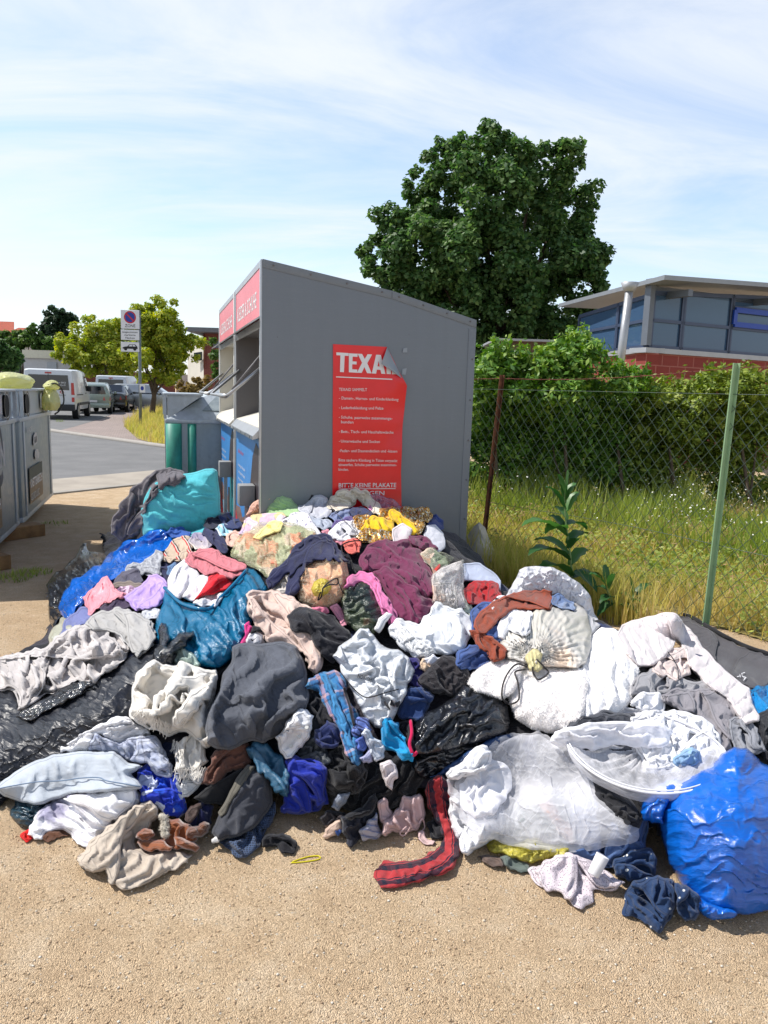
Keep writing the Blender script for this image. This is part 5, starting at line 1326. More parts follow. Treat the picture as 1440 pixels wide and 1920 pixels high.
# ---- far right: carpet, puffer jacket, blankets
cpt = root('carpet', 'dark grey felt carpet lying below the green fence post', 'carpet', 1370, 1240, d=4.6)
cpi = cloth('pile', fabric('grey_felt', (84, 82, 86), crease=.15, weave=1, wv=260), '1274,1156 1290,1155 1322,1174 1360,1194 1400,1214 1445,1227 1500,1245 1500,1300 1405,1295 1368,1268 1336,1238 1306,1208 1280,1178', parent=cpt, bulge=.03, R=.03, stretch=1.02, amp=.006, wl=.2, tile='soft', lift=.022)
strand('back_edge', '1277,1153 1295,1156 1325,1173 1360,1193 1400,1212 1450,1228 1500,1240', .012, fabric('black_rubber', (34, 34, 38), crease=.05), cpt, up=.03)
px_text('lettering', 'LA', 1390, 1262, 74, 7, 15, M['white'], cpt)
px_text('lettering', 'T', 1381, 1266, 74, 7, 6, M['white'], cpt)
G('plastic_bag', 'cyan plastic bag at the right edge below the carpet', 'plastic bag', plastic('cyan_film', (20, 150, 226)), '1398,1295 1440,1283 1490,1288 1490,1350 1425,1350 1408,1325', bulge=.07, R=.07, stretch=1.15)
G('jacket', 'black jacket at the right edge above the big blue bag', 'jacket', M['black'], '1415,1347 1440,1328 1490,1328 1490,1430 1440,1428 1420,1395', bulge=.06, R=.06, stretch=1.15)
G('blanket', 'grey fleece blanket under the white puffer jacket', 'blanket', fabric('grey_fleece', (162, 160, 164), weave=1, wv=160, sheen=.3), '1182,1304 1193,1270 1220,1252 1250,1264 1290,1276 1337,1282 1345,1294 1300,1300 1240,1302 1200,1307', bulge=.03, R=.04, stretch=1.06)
G('towel', 'small white folded towel under the grey fleece blanket', 'towel', M['white'], '1180,1322 1198,1300 1235,1297 1250,1310 1245,1336 1200,1334', bulge=.05, R=.05, stretch=1.05)
G('trousers', 'grey cotton trousers with frayed hem right of the tulle hoop', 'trousers', fabric('grey_cotton', (150, 146, 152)), '1240,1302 1280,1292 1310,1291 1347,1289 1360,1305 1388,1320 1394,1331 1379,1347 1369,1377 1374,1404 1350,1414 1342,1383 1327,1358 1298,1338 1268,1329 1247,1318', bulge=.05, R=.05, stretch=1.26, ang=60, wl=.07, amp=.02, cap=.05)
G('trousers', 'faded grey trouser leg with a frayed hem by the big blue bag', 'trousers', fabric('faded_grey', (150, 152, 160)), '1366,1348 1390,1342 1412,1353 1428,1385 1436,1410 1398,1416 1378,1412 1370,1380', bulge=.04, R=.04, stretch=1.16, ang=65, wl=.06)
pj = root('puffer_jacket', 'white quilted puffer jacket on the right of the heap', 'jacket', 1240, 1200)
pw = fabric('white_nylon', (244, 234, 234), rough=.6, crease=.35, weave=.1)
cloth('lining', fabric('cream_lining', (232, 214, 208), crease=.4), '1222,1256 1245,1222 1285,1210 1302,1240 1296,1265 1268,1278 1243,1270', parent=pj, bulge=.05, R=.05, stretch=1.12)
cloth('torso', pw, '1155,1190 1166,1171 1184,1163 1215,1155 1245,1148 1268,1150 1281,1165 1275,1190 1260,1217 1248,1234 1226,1247 1198,1249 1186,1238 1170,1218', parent=pj, bulge=.13, R=.10, stretch=1.05, quilt=[(-25, .12, .03)], ang=60, wl=.05, amp=.008, skirt=.05, d=4.3)
cloth('sleeve', pw, '1244,1150 1266,1150 1283,1170 1308,1194 1318,1214 1338,1234 1363,1259 1388,1279 1406,1290 1412,1320 1425,1342 1424,1353 1399,1359 1382,1338 1362,1308 1337,1293 1312,1268 1292,1248 1286,1218 1272,1203 1258,1188', parent=pj, bulge=.10, R=.055, stretch=1.05, quilt=[('1255,1155 1290,1205 1340,1260 1410,1345', .085, .026)], wl=.05, amp=.006, skirt=.05)
strand('drawstring', '1252,1222 1264,1238 1271,1255 1272,1272', .0022, M['black'], pj, up=.008)

# ---- front right
G('jeans', 'blue jeans lying under the white tulle petticoat', 'jeans', fabric('jean_blue', (86, 112, 160)), '1040,1570 1060,1510 1120,1488 1182,1500 1216,1540 1208,1605 1150,1630 1090,1622 1050,1605', bulge=.06, R=.07, stretch=1.2)
G('shirt', 'grey-green shirt seen through the white tulle petticoat', 'shirt', fabric('grey_green', (120, 134, 130)), '940,1560 960,1500 1010,1480 1070,1490 1066,1545 1030,1580 975,1582', bulge=.05)
G('top', 'skin-coloured strappy top seen through the white tulle', 'top', fabric('skin_pink', (232, 190, 172)), '980,1482 1000,1474 1040,1510 1076,1560 1074,1585 1056,1570 1020,1525', bulge=.02, R=.02)
G('sock', 'brown crumpled sock on the gravel below the white tulle', 'sock', fabric('brown_sock', (108, 90, 82)), '892,1606 915,1602 940,1608 947,1627 920,1626 904,1618', bulge=.03, R=.02, stretch=1.3)
G('sock', 'grey-green sock on the gravel below the yellow bag', 'sock', fabric('grey_green_sock', (106, 118, 112)), '936,1607 960,1598 988,1618 994,1636 976,1639 948,1625', bulge=.04, R=.025, stretch=1.15)
G('plastic_bag', 'yellow plastic bag under the hem of the white tulle', 'plastic bag', plastic('yellow_film', (220, 208, 84), alpha=.85, rough=.3), '908,1580 922,1568 970,1580 1010,1570 1070,1590 1058,1619 1036,1609 1000,1619 980,1615 950,1604 924,1600', bulge=.04, R=.025, stretch=1.3, wl=.035, cap=.05)
G('scarf', 'red and navy striped scarf snaking onto the gravel', 'scarf', fabric('red_navy_scarf', (170, 52, 56), pat=('plaid', 0, .05, [(0, (176, 54, 58)), (.7, (60, 30, 46))], [(0, (182, 56, 60)), (.48, (24, 24, 46)), (.86, (186, 66, 68)), (.92, (24, 24, 46))], .88)),
  '796,1483 803,1464 820,1453 840,1460 852,1480 858,1495 851,1507 848,1525 858,1550 865,1585 863,1607 852,1628 831,1643 795,1653 750,1665 714,1668 708,1658 700,1643 711,1624 718,1613 740,1618 770,1616 790,1613 804,1598 824,1588 833,1574 825,1556 815,1532 802,1512', bulge=.05, R=.035, stretch=1.22, path='825,1458 828,1500 845,1560 848,1600 815,1628 760,1642 705,1648', wl=.045, amp=.014, flaps=0)
G('shirt', 'white t-shirt hanging down at the left end of the tulle', 'shirt', M['white'], '842,1502 858,1484 890,1477 932,1487 948,1520 943,1562 917,1578 892,1593 876,1606 864,1598 852,1562 845,1540', bulge=.07, R=.06, stretch=1.18, ang=70, wl=.09, amp=.02, cap=.05)
bj = root('jacket', 'black buttoned jacket lying below the tulle hoop', 'jacket', 1160, 1490)
cloth('jacket_front', fabric('black_canvas', (44, 44, 48), crease=.4), '1095,1442 1108,1432 1140,1448 1180,1462 1218,1460 1222,1490 1210,1522 1198,1555 1174,1549 1138,1523 1111,1498', bulge=.06, R=.06, stretch=1.13, ang=60, wl=.08, parent=bj)
for bx, by in ((1204, 1490), (1176, 1540)): button(bx, by, bj, simple('black_button', (50, 50, 52), .3), .011)
G('jacket', 'dark grey fleece under the left half of the tulle hoop', 'jacket', fabric('dark_fleece', (78, 80, 88)), '1030,1392 1070,1350 1130,1330 1190,1335 1200,1380 1190,1440 1140,1450 1090,1440 1050,1415', bulge=.04)
G('shirt', 'white shirt under the right half of the tulle hoop', 'shirt', M['white'], '1180,1345 1230,1330 1290,1335 1340,1360 1352,1400 1320,1436 1260,1450 1205,1452 1190,1400', bulge=.05)
G('cloth', 'pale blue scrap under the right part of the tulle hoop', 'cloth', fabric('pale_blue_scrap', (150, 186, 222)), '1262,1420 1285,1404 1312,1408 1316,1428 1290,1440 1268,1438', bulge=.02)
def tulle_mat(name, dens):
    b = NB(name)
    v = b.coord('UV')
    big = b.noise(v, 3.2, 5, .6, .8)
    lay = b.n('ShaderNodeMapRange', {0: big.outputs[0], 1: .36, 2: .66, 3: dens*.62, 4: min(.96, dens*1.45)}).outputs[0]
    n = b.noise(b.coord('UV', scale=(1, 2.6, 1), rot=.4), 5, 5, .55, 1.6)
    wr = b.math('ABSOLUTE', b.math('SUBTRACT', n.outputs[0], .5))
    fold = b.n('ShaderNodeMapRange', {0: wr, 1: 0.0, 2: .05, 3: .13, 4: 0.0}, interpolation_type='SMOOTHSTEP').outputs[0]
    # seen edge-on the net closes up
    lw = b.n('ShaderNodeLayerWeight', {'Blend': .35}).outputs['Facing']
    a = b.math('MINIMUM', b.math('ADD', b.math('ADD', lay, fold), b.math('MULTIPLY', lw, .3)), .97)
    df = b.n('ShaderNodeBsdfDiffuse', {'Color': (.86, .86, .90, 1)})
    tr = b.n('ShaderNodeBsdfTranslucent', {'Color': (.86, .86, .90, 1)})
    s1 = b.n('ShaderNodeMixShader', {0: .25, 1: df.outputs[0], 2: tr.outputs[0]})
    tp = b.n('ShaderNodeBsdfTransparent')
    return b.finish(b.n('ShaderNodeMixShader', {0: a, 1: tp.outputs[0], 2: s1.outputs[0]}).outputs[0])
tu1, tu2 = tulle_mat('white_tulle', .36), tulle_mat('white_tulle_loose', .24)
tl = root('petticoat', 'white tulle petticoat with a hooped rim spread over the clothes', 'petticoat', 1020, 1480)
cloth('tulle_layer', tu1, '836,1462 868,1440 918,1398 960,1373 1010,1368 1042,1388 1092,1430 1108,1452 1118,1490 1153,1525 1199,1553 1199,1568 1172,1584 1100,1596 1040,1599 980,1589 928,1574 898,1563 868,1542 848,1502', parent=tl, bulge=.015, R=.07, ang=28, wl=.10, amp=.016, tile='ridges', skirt=0, crisp=0)
cloth('tulle_layer', tu2, '850,1470 900,1425 955,1385 1010,1375 1045,1400 1090,1440 1108,1480 1140,1520 1185,1550 1160,1572 1080,1582 1000,1575 930,1560 880,1540', parent=tl, bulge=.010, R=.05, ang=42, wl=.12, amp=.014, tile='ridges', skirt=0, uvrot=50, crisp=0)
cloth('gathered_waist', tulle_mat('white_tulle_dense', .8), '860,1470 880,1445 915,1425 945,1430 960,1460 950,1500 925,1530 890,1535 862,1510', parent=tl, bulge=.012, R=.05, wl=.08, amp=.014, skirt=0, crisp=.4)
# the hooped part stands up as a level ring above the clothes
HC = np.array(at(1206, 1397, 2.40)); HRAD = .265
def hoop_pt(a, r=1.0, up=0.0):
    # true circle, leaning a little towards the camera
    return HC+np.array([HRAD*r*math.cos(a), -HRAD*r*math.sin(a)*.97, -HRAD*r*math.sin(a)*.10+up+.012*math.sin(2*a+.5)])
na = 96
rim = np.array([hoop_pt(2*math.pi*k/na) for k in range(na+1)])
O = np.array(ORG[tl.name])
wob = lambda k: .006*math.sin(k*.9)+.004*math.sin(k*2.3+1)
V = []; Fh = []; UVh = []
rings = [(1.0, 0, 0), (.9, -.012, .06), (.76, -.02, .12), (.6, -.022, .2), (.42, -.02, .28), (.2, -.02, .36), (.02, -.02, .42)]
for ri, (rr, dz, uu) in enumerate(rings):
    for k in range(na):
        a = 2*math.pi*k/na
        p = hoop_pt(a, rr*(1+.02*math.sin(7*a+ri)))+np.array([0, 0, dz*(1+.3*math.sin(5*a+ri*2))+.006*math.sin(23*a+ri)])
        V.append(p-O); UVh.append((k/na*2.2, uu))
for ri in range(len(rings)-1):
    for k in range(na):
        k2 = (k+1) % na
        Fh.append((ri*na+k, ri*na+k2, (ri+1)*na+k2, (ri+1)*na+k))
mesh_obj('hoop_tulle', V, Fh, tulle_mat('white_hoop_tulle', .42), tl, UVh)
V = []; Fh = []; UVh = []
for ri, (rr, dz) in enumerate([(1.0, 0), (1.005, -.012), (1.0, -.024), (.97, -.036)]):
    for k in range(na+1):
        a = 2*math.pi*k/na
        p = hoop_pt(a, rr*(1+.012*math.sin(9*a+ri)))+np.array([0, 0, dz])
        V.append(p-O); UVh.append((k/na*2.2, ri*.05))
for ri in range(3):
    for k in range(na):
        Fh.append((ri*(na+1)+k, ri*(na+1)+k+1, (ri+1)*(na+1)+k+1, (ri+1)*(na+1)+k))
mesh_obj('hoop_wall', V, Fh, tu1, tl, UVh)
wcrd = fabric('white_cord', (240, 240, 244), crease=.05)
tube('hoop_rim', rim-O, .0045, wcrd, tl, 6)
tube('hoop_rim', np.array([hoop_pt(2*math.pi*k/na, .975, .006) for k in range(na+1)])-O, .0025, wcrd, tl, 6)
cloth('tulle_band', tulle_mat('white_tulle_band', .75), '1030,1392 1040,1372 1080,1362 1150,1352 1230,1350 1262,1370 1255,1395 1205,1400 1150,1396 1110,1410 1075,1400', parent=tl, bulge=.03, R=.03, stretch=1.25, ang=0, wl=.04, skirt=0, d=2.42)
G('shirt', 'white shirt lying on the upper left corner of the tulle', 'shirt', M['white'], '835,1452 843,1438 868,1428 889,1403 905,1396 921,1409 921,1428 912,1445 881,1453 850,1463', bulge=.05, R=.04, stretch=1.2, ang=-40, wl=.06, cap=.05)

big = root('bin_bag', 'big full glossy blue bin bag at the right front', 'bin bag', 1360, 1600)
cloth('bag_film', M['bluebag'], '1236,1545 1232,1515 1240,1495 1262,1470 1292,1455 1332,1435 1352,1413 1377,1400 1402,1403 1427,1430 1480,1450 1520,1500 1520,1660 1470,1705 1400,1718 1345,1712 1308,1690 1275,1657 1254,1620 1241,1572', parent=big, bulge=.28, R=.30, tile='ridges', crisp=.3, ang=-6, wl=.16, amp=.03, closed=True, back=.2, cap=.045, d=2.35, relax=30, round_=2)
cloth('bag_neck', M['bluebag'], '1200,1522 1209,1500 1226,1483 1250,1463 1275,1462 1262,1490 1250,1515 1246,1545 1222,1545 1204,1537', parent=big, bulge=.06, R=.04, stretch=1.3, ang=-40, wl=.04, cap=.05)
cloth('bag_corner', M['bluebag'], '1282,1668 1310,1680 1350,1700 1385,1712 1345,1724 1312,1710 1290,1695', parent=big, bulge=.03, R=.03, stretch=1.25, wl=.04)
bird = fabric('navy_bird_print', (38, 62, 100), pat=('dots', 34, .17, (232, 232, 228), .9))
G('cloth', 'navy cloth with white bird print behind the muddy one', 'cloth', bird, '1147,1627 1153,1609 1184,1592 1222,1590 1232,1620 1229,1643 1202,1650 1180,1655 1153,1643', bulge=.05, R=.04, stretch=1.24, ang=10, wl=.05)
G('cloth', 'muddy navy cloth with white bird print, nearest to the camera', 'cloth', bird, '1164,1717 1170,1680 1184,1653 1215,1642 1258,1647 1269,1680 1263,1712 1247,1738 1236,1754 1218,1744 1198,1726', bulge=.05, R=.05, stretch=1.2, ang=60, wl=.07)
G('cloth', 'small navy bird print scrap between muddy cloth and blue bag', 'cloth', bird, '1263,1654 1292,1664 1315,1690 1303,1728 1284,1728 1268,1702', bulge=.04, R=.03, stretch=1.2)
G('scarf', 'white scarf with tiny dark spots on the gravel', 'scarf', fabric('white_spotted', (226, 214, 220), pat=('dots', 190, .27, (84, 66, 84))), '988,1632 1010,1623 1050,1600 1080,1602 1118,1617 1175,1655 1142,1671 1112,1671 1114,1693 1091,1709 1058,1683 1017,1667', bulge=.025, R=.03, stretch=1.22, ang=30, wl=.07, amp=.015)
Pc = surf(np.array([1111.]), np.array([1650.]), .0)[0]
dvec = surf(np.array([1128.]), np.array([1632.]), 0)[0]-Pc; dvec = np.array([.35, .2, .6]); dvec /= np.linalg.norm(dvec)
cup = thing('cup', 'small white cup lying on the spotted scarf', 'cup', Pc)
prof = [(0, .0), (.016, .0), (.018, .004), (.020, .062), (.0195, .064), (.018, .06), (.016, .008), (0, .006)]
zq = Vector(dvec); qx = zq.to_track_quat('Z', 'Y').to_matrix()
V = []; Fh = []
for i, (r0, h0) in enumerate(prof):
    for k in range(24):
        a = 2*math.pi*k/24
        p = qx @ Vector((r0*math.cos(a), r0*math.sin(a), h0)); V.append((p.x, p.y, p.z+.016))
for i in range(len(prof)-1):
    for k in range(24):
        Fh.append((i*24+k, i*24+(k+1) % 24, (i+1)*24+(k+1) % 24, (i+1)*24+k))
mesh_obj('cup_body', V, Fh, simple('white_plastic', (240, 240, 242), .4, var=.02), cup)
strand('cable_tie', '545,1618 560,1617 585,1614 600,1610 597,1605 580,1606 562,1611 548,1616', .0022, simple('yellow_nylon', (222, 206, 30), .4), None, up=.004, label='yellow cable tie loop lying on the gravel', cat='cable tie')
strand('cord', '690,1015 668,1014 648,1018 640,1026 645,1042 658,1050 662,1068', .0035, simple('black_rubber_cord', (22, 22, 24), .5), None, up=.012, label='black cord looped left of the burgundy trousers', cat='cord')
strand('wire_hanger', '614,942 630,962 655,985 672,1000 660,984 668,968 690,962 703,945 704,930 696,922', .0022, simple('hanger_wire', (130, 132, 138), .35, .8), None, up=.02, label='thin wire clothes hanger lying over the faded denim', cat='hanger')
# ---------------------------------------------------------------- clothing containers
RZ = R_(17)
UU = np.array([-math.sin(RZ), math.cos(RZ), 0]); VV = np.array([math.cos(RZ), math.sin(RZ), 0])
A0 = at(492, 485, 4.85); HF = float(A0[2]); A0[2] = 0
def plane_hit(px, py, o, n):
    r = ray(px, py); t = ((np.asarray(o)-CAM)@n)/(r@n); return CAM+r*t
def panel_pt(px, py):
    p = plane_hit(px, py, A0, UU)-A0; return float(p@VV), float(p[2])
def front_pt(px, py):
    p = plane_hit(px, py, A0, VV)-A0; return float(p@UU), float(p[2])
xk, zk = panel_pt(735, 545); XR, ZR = panel_pt(894, 600)
LW = 1.62
def rotz(v): return v
def panel_paint(name, rgb):
    """powder coat with faint run-down streaks, dust low down, scuffs and small chips"""
    b = NB(name)
    v = b.coord('Object')
    st = b.noise(b.coord('Object', scale=(7, 7, .35)), 2.2, 6, .6)
    cl = b.noise(v, 1.6, 5, .6)
    f = b.math('ADD', b.math('MULTIPLY', st.outputs[0], .14), b.math('MULTIPLY', cl.outputs[0], .10))
    f = b.math('ADD', f, .88)
    col = b.n('ShaderNodeHueSaturation', {'Value': f, 'Color': lin(rgb, .82)}).outputs[0]
    z = b.n('ShaderNodeSeparateXYZ', {0: v}).outputs[2]
    dust = b.math('MULTIPLY', b.n('ShaderNodeMapRange', {0: z, 1: 1.35, 2: .5, 3: 0, 4: .5}).outputs[0], b.n('ShaderNodeMapRange', {0: cl.outputs[0], 1: .42, 2: .62, 3: 0, 4: 1}).outputs[0])
    col = b.mix(b.math('MULTIPLY', dust, .5), col, lin((150, 142, 130), .8))
    ch = b.vor(v, 9); chip = b.math('LESS_THAN', ch.outputs['Distance'], .028)
    col = b.mix(b.math('MULTIPLY', chip, .7), col, lin((60, 62, 66), .8))
    sc = b.noise(b.coord('Object', scale=(1, 1, 9), rot=.2), 3.0, 8, .7)
    scr = b.n('ShaderNodeMapRange', {0: b.math('ABSOLUTE', b.math('SUBTRACT', sc.outputs[0], .5)), 1: 0, 2: .004, 3: .16, 4: 0}).outputs[0]
    col = b.mix(scr, col, lin((186, 188, 190), .8))
    fn = b.noise(v, 300, 2, .6)
    p = b.bsdf(Base_Color=col, Roughness=b.math('ADD', .34, b.math('MULTIPLY', cl.outputs[0], .2)), Normal=b.bump(cl.outputs[0], .010, .6, b.bump(fn.outputs[0], .0006, .6)))
    return b.finish(p.outputs[0])
grey_paint = panel_paint('grey_powder_coat', (116, 124, 132))
white_paint = simple('white_powder_coat', (226, 226, 222), .45, var=.06, vs=4, bump=.0005, bs=300)
alu = simple('brushed_aluminium', (190, 192, 194), .38, .7, var=.06)
dark_in = simple('dark_grey_inside', (112, 110, 112), .6, var=.04)
white_in = simple('cream_inside', (224, 220, 208), .6, var=.06)
red_print = simple('faded_red_print', (222, 62, 74), .4, var=.08, vs=5)
pink_print = simple('sun_faded_red_print', (232, 112, 122), .35, var=.08, vs=3)
white_print = simple('white_print', (240, 240, 240), .5, var=.02)
black_pl = simple('black_plastic', (28, 28, 30), .45)
blue_print = simple('blue_sky_print', (72, 150, 222), .35, var=.05)
dark_print = simple('dark_building_print', (70, 62, 66), .4, var=.3, vs=30)
brown_print = simple('brown_town_print', (150, 120, 112), .4, var=.3, vs=30)
water_print = simple('pale_water_print', (140, 186, 214), .4, var=.1, vs=10)
teal_print = simple('teal_print', (48, 140, 150), .4, var=.3, vs=25)

def text_fit(name, s, o, xd, yd, width, cap, mat, parent, bold=0.0, ext=.0008):
    """lettering whose baseline starts at o, scaled to a width and a cap height"""
    ob = text(name, s, 1.0, mat, parent, Matrix.Identity(4), bold=bold, ext=0.0)
    n = len(ob.data.vertices); co = np.zeros(n*3, np.float32); ob.data.vertices.foreach_get('co', co); co = co.reshape(-1, 3)
    x0, x1 = co[:, 0].min(), co[:, 0].max()
    k = cap/.70
    sx = width/(x1-x0) if width else k
    co2 = np.stack([(co[:, 0]-x0)*sx, co[:, 1]*k, np.zeros(n)], 1)
    Mx = np.array(frameM((0, 0, 0), xd, yd))[:3, :3]
    co3 = co2@Mx.T+np.asarray(o, float)
    ob.data.vertices.foreach_set('co', co3.astype(np.float32).ravel()); ob.data.update()
    return ob

def clothes_container(y0, label, body, inside_m, handle_up):
    loc = A0+UU*y0
    t = thing('clothes_container', label, 'clothes container', loc, RZ)
    prof = [(0, .06), (0, HF), (xk, zk), (XR, ZR), (XR, .06)]
    sk = .03
    # shell: two side panels, back, roof, bottom
    prism('side_panel', prof, 1, 0, sk, body, t, bevel=.004)
    prism('side_panel', prof, 1, LW-sk, LW, body, t, bevel=.004)
    box('back_panel', (XR-sk, sk, .06), (XR-.002, LW-sk, ZR-.01), body, t)
    rf = bmesh.new()
    add_prism(rf, [(-.004, HF+.002), (xk, zk+.002), (XR+.006, ZR+.002), (XR+.006, ZR-.03), (xk, zk-.03), (-.004, HF-.03)], 1, sk+.001, LW-sk-.001)
    bm_obj('roof', rf, body, t)
    box('floor_plate', (.02, sk, .06), (XR-sk, LW-sk, .1), dark_in, t)
    # folded edge strips on the near side, with screws
    for (a, b) in (((0, HF), (xk, zk)), ((xk, zk), (XR, ZR))):
        d = Vector((b[0]-a[0], b[1]-a[1])); L = d.length; d.normalize(); nn = Vector((d.y, -d.x))
        pts = [(a[0]+.002, a[1]-.001), (b[0]-.002, b[1]-.001), (b[0]-.002+nn.x*.0, b[1]-.052), (a[0]+.002, a[1]-.052)]
        prism('edge_strip', pts, 1, -.0035, 0, body, t, bevel=.001)
        for k in range(4):
            u = .08+.84*k/3
            c = Vector(a)+(Vector(b)-Vector(a))*u
            bm = bmesh.new(); bmesh.ops.create_uvsphere(bm, u_segments=8, v_segments=4, radius=.007, matrix=Matrix.Translation((c.x, -.0038, c.y-.024)))
            bm_obj('screw', bm, dark_in, t, True)
    prism('edge_strip', [(XR-.055, ZR-.06), (XR-.001, ZR-.06), (XR-.001, .07), (XR-.055, .07)], 1, -.003, 0, body, t, bevel=.001)
    for k in range(6):
        bm = bmesh.new(); bmesh.ops.create_uvsphere(bm, u_segments=8, v_segments=4, radius=.007, matrix=Matrix.Translation((XR-.02, -.0035, .3+.28*k)))
        bm_obj('screw', bm, dark_in, t, True)
    # front: corner posts, header, opening, flap, lower poster
    z_l1, z_l0, z_o1, z_o0 = HF-.05, 1.905, 1.86, 1.22
    box('corner_post', (-.012, 0, .06), (0, .045, HF-.006), alu if body is grey_paint else white_paint, t, .003)
    box('corner_post', (-.012, LW-.045, .06), (0, LW, HF-.006), alu if body is grey_paint else white_paint, t, .003)
    box('top_rail', (-.010, .045, HF-.045), (.012, LW-.045, HF-.006), alu, t)
    hd = box('header_panel', (-.006, .046, z_l0), (.02, LW-.046, HF-.046), pink_print, t)
    text_fit('lettering', 'KLEIDER & SCHUHE', (-.0075, LW-.17, z_l0+.075), (0, -1, 0), (0, 0, 1), LW-.40, .105, white_print, hd, bold=.006)
    hood = bmesh.new(); add_prism(hood, [(-.0, z_l0-.002), (-.085, z_l0-.055), (-.088, z_l0-.047), (-.004, z_l0+.010)], 1, .03, LW-.03)
    bm_obj('hood', hood, alu, t)
    # cavity
    d_in = .55
    box('cavity_side', (.0, .046, z_o0-.05), (d_in, .06, z_o1+.02), inside_m, t)
    box('cavity_side', (.0, LW-.06, z_o0-.05), (d_in, LW-.046, z_o1+.02), inside_m, t)
    box('cavity_back', (d_in, .046, z_o0-.05), (d_in+.012, LW-.046, z_o1+.02), inside_m, t)
    box('cavity_top', (.0, .061, z_o1+.01), (d_in, LW-.061, z_o1+.022), inside_m, t)
    fl = bmesh.new(); add_prism(fl, [(-.004, z_o0-.02), (d_in, z_o0+.16), (d_in, z_o0+.145), (-.004, z_o0-.035)], 1, .061, LW-.061)
    bm_obj('chute', fl, white_in, t)
    box('inner_frame', (-.006, .0455, z_o1-.02), (.006, LW-.0455, z_o1+.03), alu, t)
    sl_ = bmesh.new(); add_prism(sl_, [(0, z_o0-.02), (-.05, z_o0-.075), (-.053, z_o0-.10), (0, z_o0-.085)], 1, .05, LW-.05)
    bm_obj('sill', sl_, alu if body is grey_paint else white_in, t, bevel=.003)
    for k in range(5):
        box('sill_groove', (-.054, .2+.28*k, z_o0-.095), (-.0525, .206+.28*k, z_o0-.08), dark_in, t)
    # printed lower panel
    zb, zt = .12, z_o0-.10
    pp = box('poster_panel', (-.004, .05, zb), (.02, LW-.05, zt), blue_print, t)
    def shp(nm, pts, m, k=1):
        P = [(-.004-.0012*k, (LW-.05)-(LW-.1)*u, zb+(zt-zb)*v) for u, v in pts]
        quad(nm, P, m, pp, .001)
    shp('town_picture', [(0, .10), (0, .34), (.2, .37), (.32, .31), (.45, .36), (.6, .30), (.75, .40), (1, .34), (1, .10)], brown_print)
    shp('water_picture', [(0, .0), (0, .16), (.4, .22), (.6, .16), (.55, 0)], water_print, 2)
    shp('thatch_picture', [(.66, .62), (.76, .86), (.88, .97), (1, .93), (1, .52), (.8, .56)], dark_print, 2)
    shp('hall_picture', [(.74, .1), (.74, .56), (1, .53), (1, .1)], teal_print, 3)
    shp('hall_picture', [(.62, .1), (.62, .40), (.73, .42), (.73, .1)], dark_print, 3)
    shp('red_band', [(0, .0), (0, .30), (.1, .22), (.22, .12), (.34, .0)], red_print, 4)
    for k in range(6):
        o = (-.0066, LW-.05-.16, zt-.30-.055*k); wd_ = .52 if k not in (2, 5) else .38
        text_fit('lettering', 'tu etwas gutes und spende', o, (0, -1, 0), (0, 0, 1), wd_, .024, white_print, pp)
    text_fit('lettering', 'danke schoen', (-.0066, LW-.05-.16, zt-.19), (0, -1, 0), (0, 0, 1), .4, .034, red_print, pp)
    text_fit('lettering', 'TEXAID', (-.0095, LW-.08, zb+.03), (0, -1, 0), (0, 0, 1), .34, .10, white_print, pp, bold=.03)
    # handle bar: a U of tube hinged at both sides of the opening
    zc, ze, xe = 1.60, 1.41, -.20
    pth = [(.02, .075, zc), (xe, .075, ze), (xe-.015, .11, ze-.012), (xe-.015, LW*.5, ze-.012), (xe-.015, LW-.11, ze-.012), (xe, LW-.075, ze), (.02, LW-.075, zc)]
    tube('handle_bar', np.array(pth), .011, alu, t, 8)
    tube('handle_bar', np.array([(.02, .075, zc+.09), (xe+.02, .078, ze+.03)]), .007, dark_in, t, 8)
    tube('grip', np.array([(xe-.015, .12, ze-.012), (xe-.015, .62, ze-.012)]), .015, alu if body is grey_paint else white_paint, t, 8)
    # lock box near the ground
    lk = box('lock_box', (-.12, .21, .66), (-.012, .35, .80), simple('lock_grey', (150, 152, 152), .5), t, .01)
    box('lock_bar', (-.075, .27, .06), (-.045, .30, .66), alu, lk)
    return t

tex = clothes_container(0.0, 'big grey clothes container with a red poster on its side', grey_paint, dark_in, True)
tex2 = clothes_container(LW+.07, 'white clothes container standing behind the grey one', white_paint, white_in, False)

# red poster on the near side of the grey container, its top right corner peeled off
red_glossy = simple('red_glossy_vinyl', (226, 20, 28), .28, K=.9, var=.08, vs=3, coat=.25)
vinyl_back = simple('grey_vinyl_back', (150, 160, 170), .5, var=.04)
PY = -.006
def pl_(px, py, out=0.0):
    x, z = panel_pt(px, py); return np.array([x, PY-out, z])
ledge = [(624.0, 645.3), (624, 700), (623.5, 760), (623.3, 820), (623.2, 880), (623, 920), (623, 965)]
redge = [(725, 650.5), (740, 681), (755, 712), (760.4, 723), (760, 735), (757.7, 767), (754, 797), (753, 815), (751.5, 850), (750.6, 886), (752, 921), (752, 965)]
def interp(e, y):
    e = np.array(e); return float(np.interp(y, e[:, 1], e[:, 0]))
def proj(p):
    q = np.asarray(p, float)-CAM; d = q@FWD
    return 720+FPX*(q@CR)/d, 960-FPX*(q@CU)/d
def pbulge(px, py):
    """how far the loose vinyl stands off the panel"""
    xr = interp(redge, max(py, 650.5)); xl = interp(ledge, py)
    u = (px-xl)/(xr-xl)
    b_ = .03*max(0, u-.74)*max(0, min(1, (py-700)/25))*(1+.8*math.sin(py*.045+1))
    b_ += .0022*math.sin(py*.11+u*3)*max(0, u-.3)
    return max(0, b_+.10*max(0, u-.86)*math.exp(-((py-716)/14)**2))
ys_ = np.linspace(0, 1, 70)
Vp = []; nu = 26
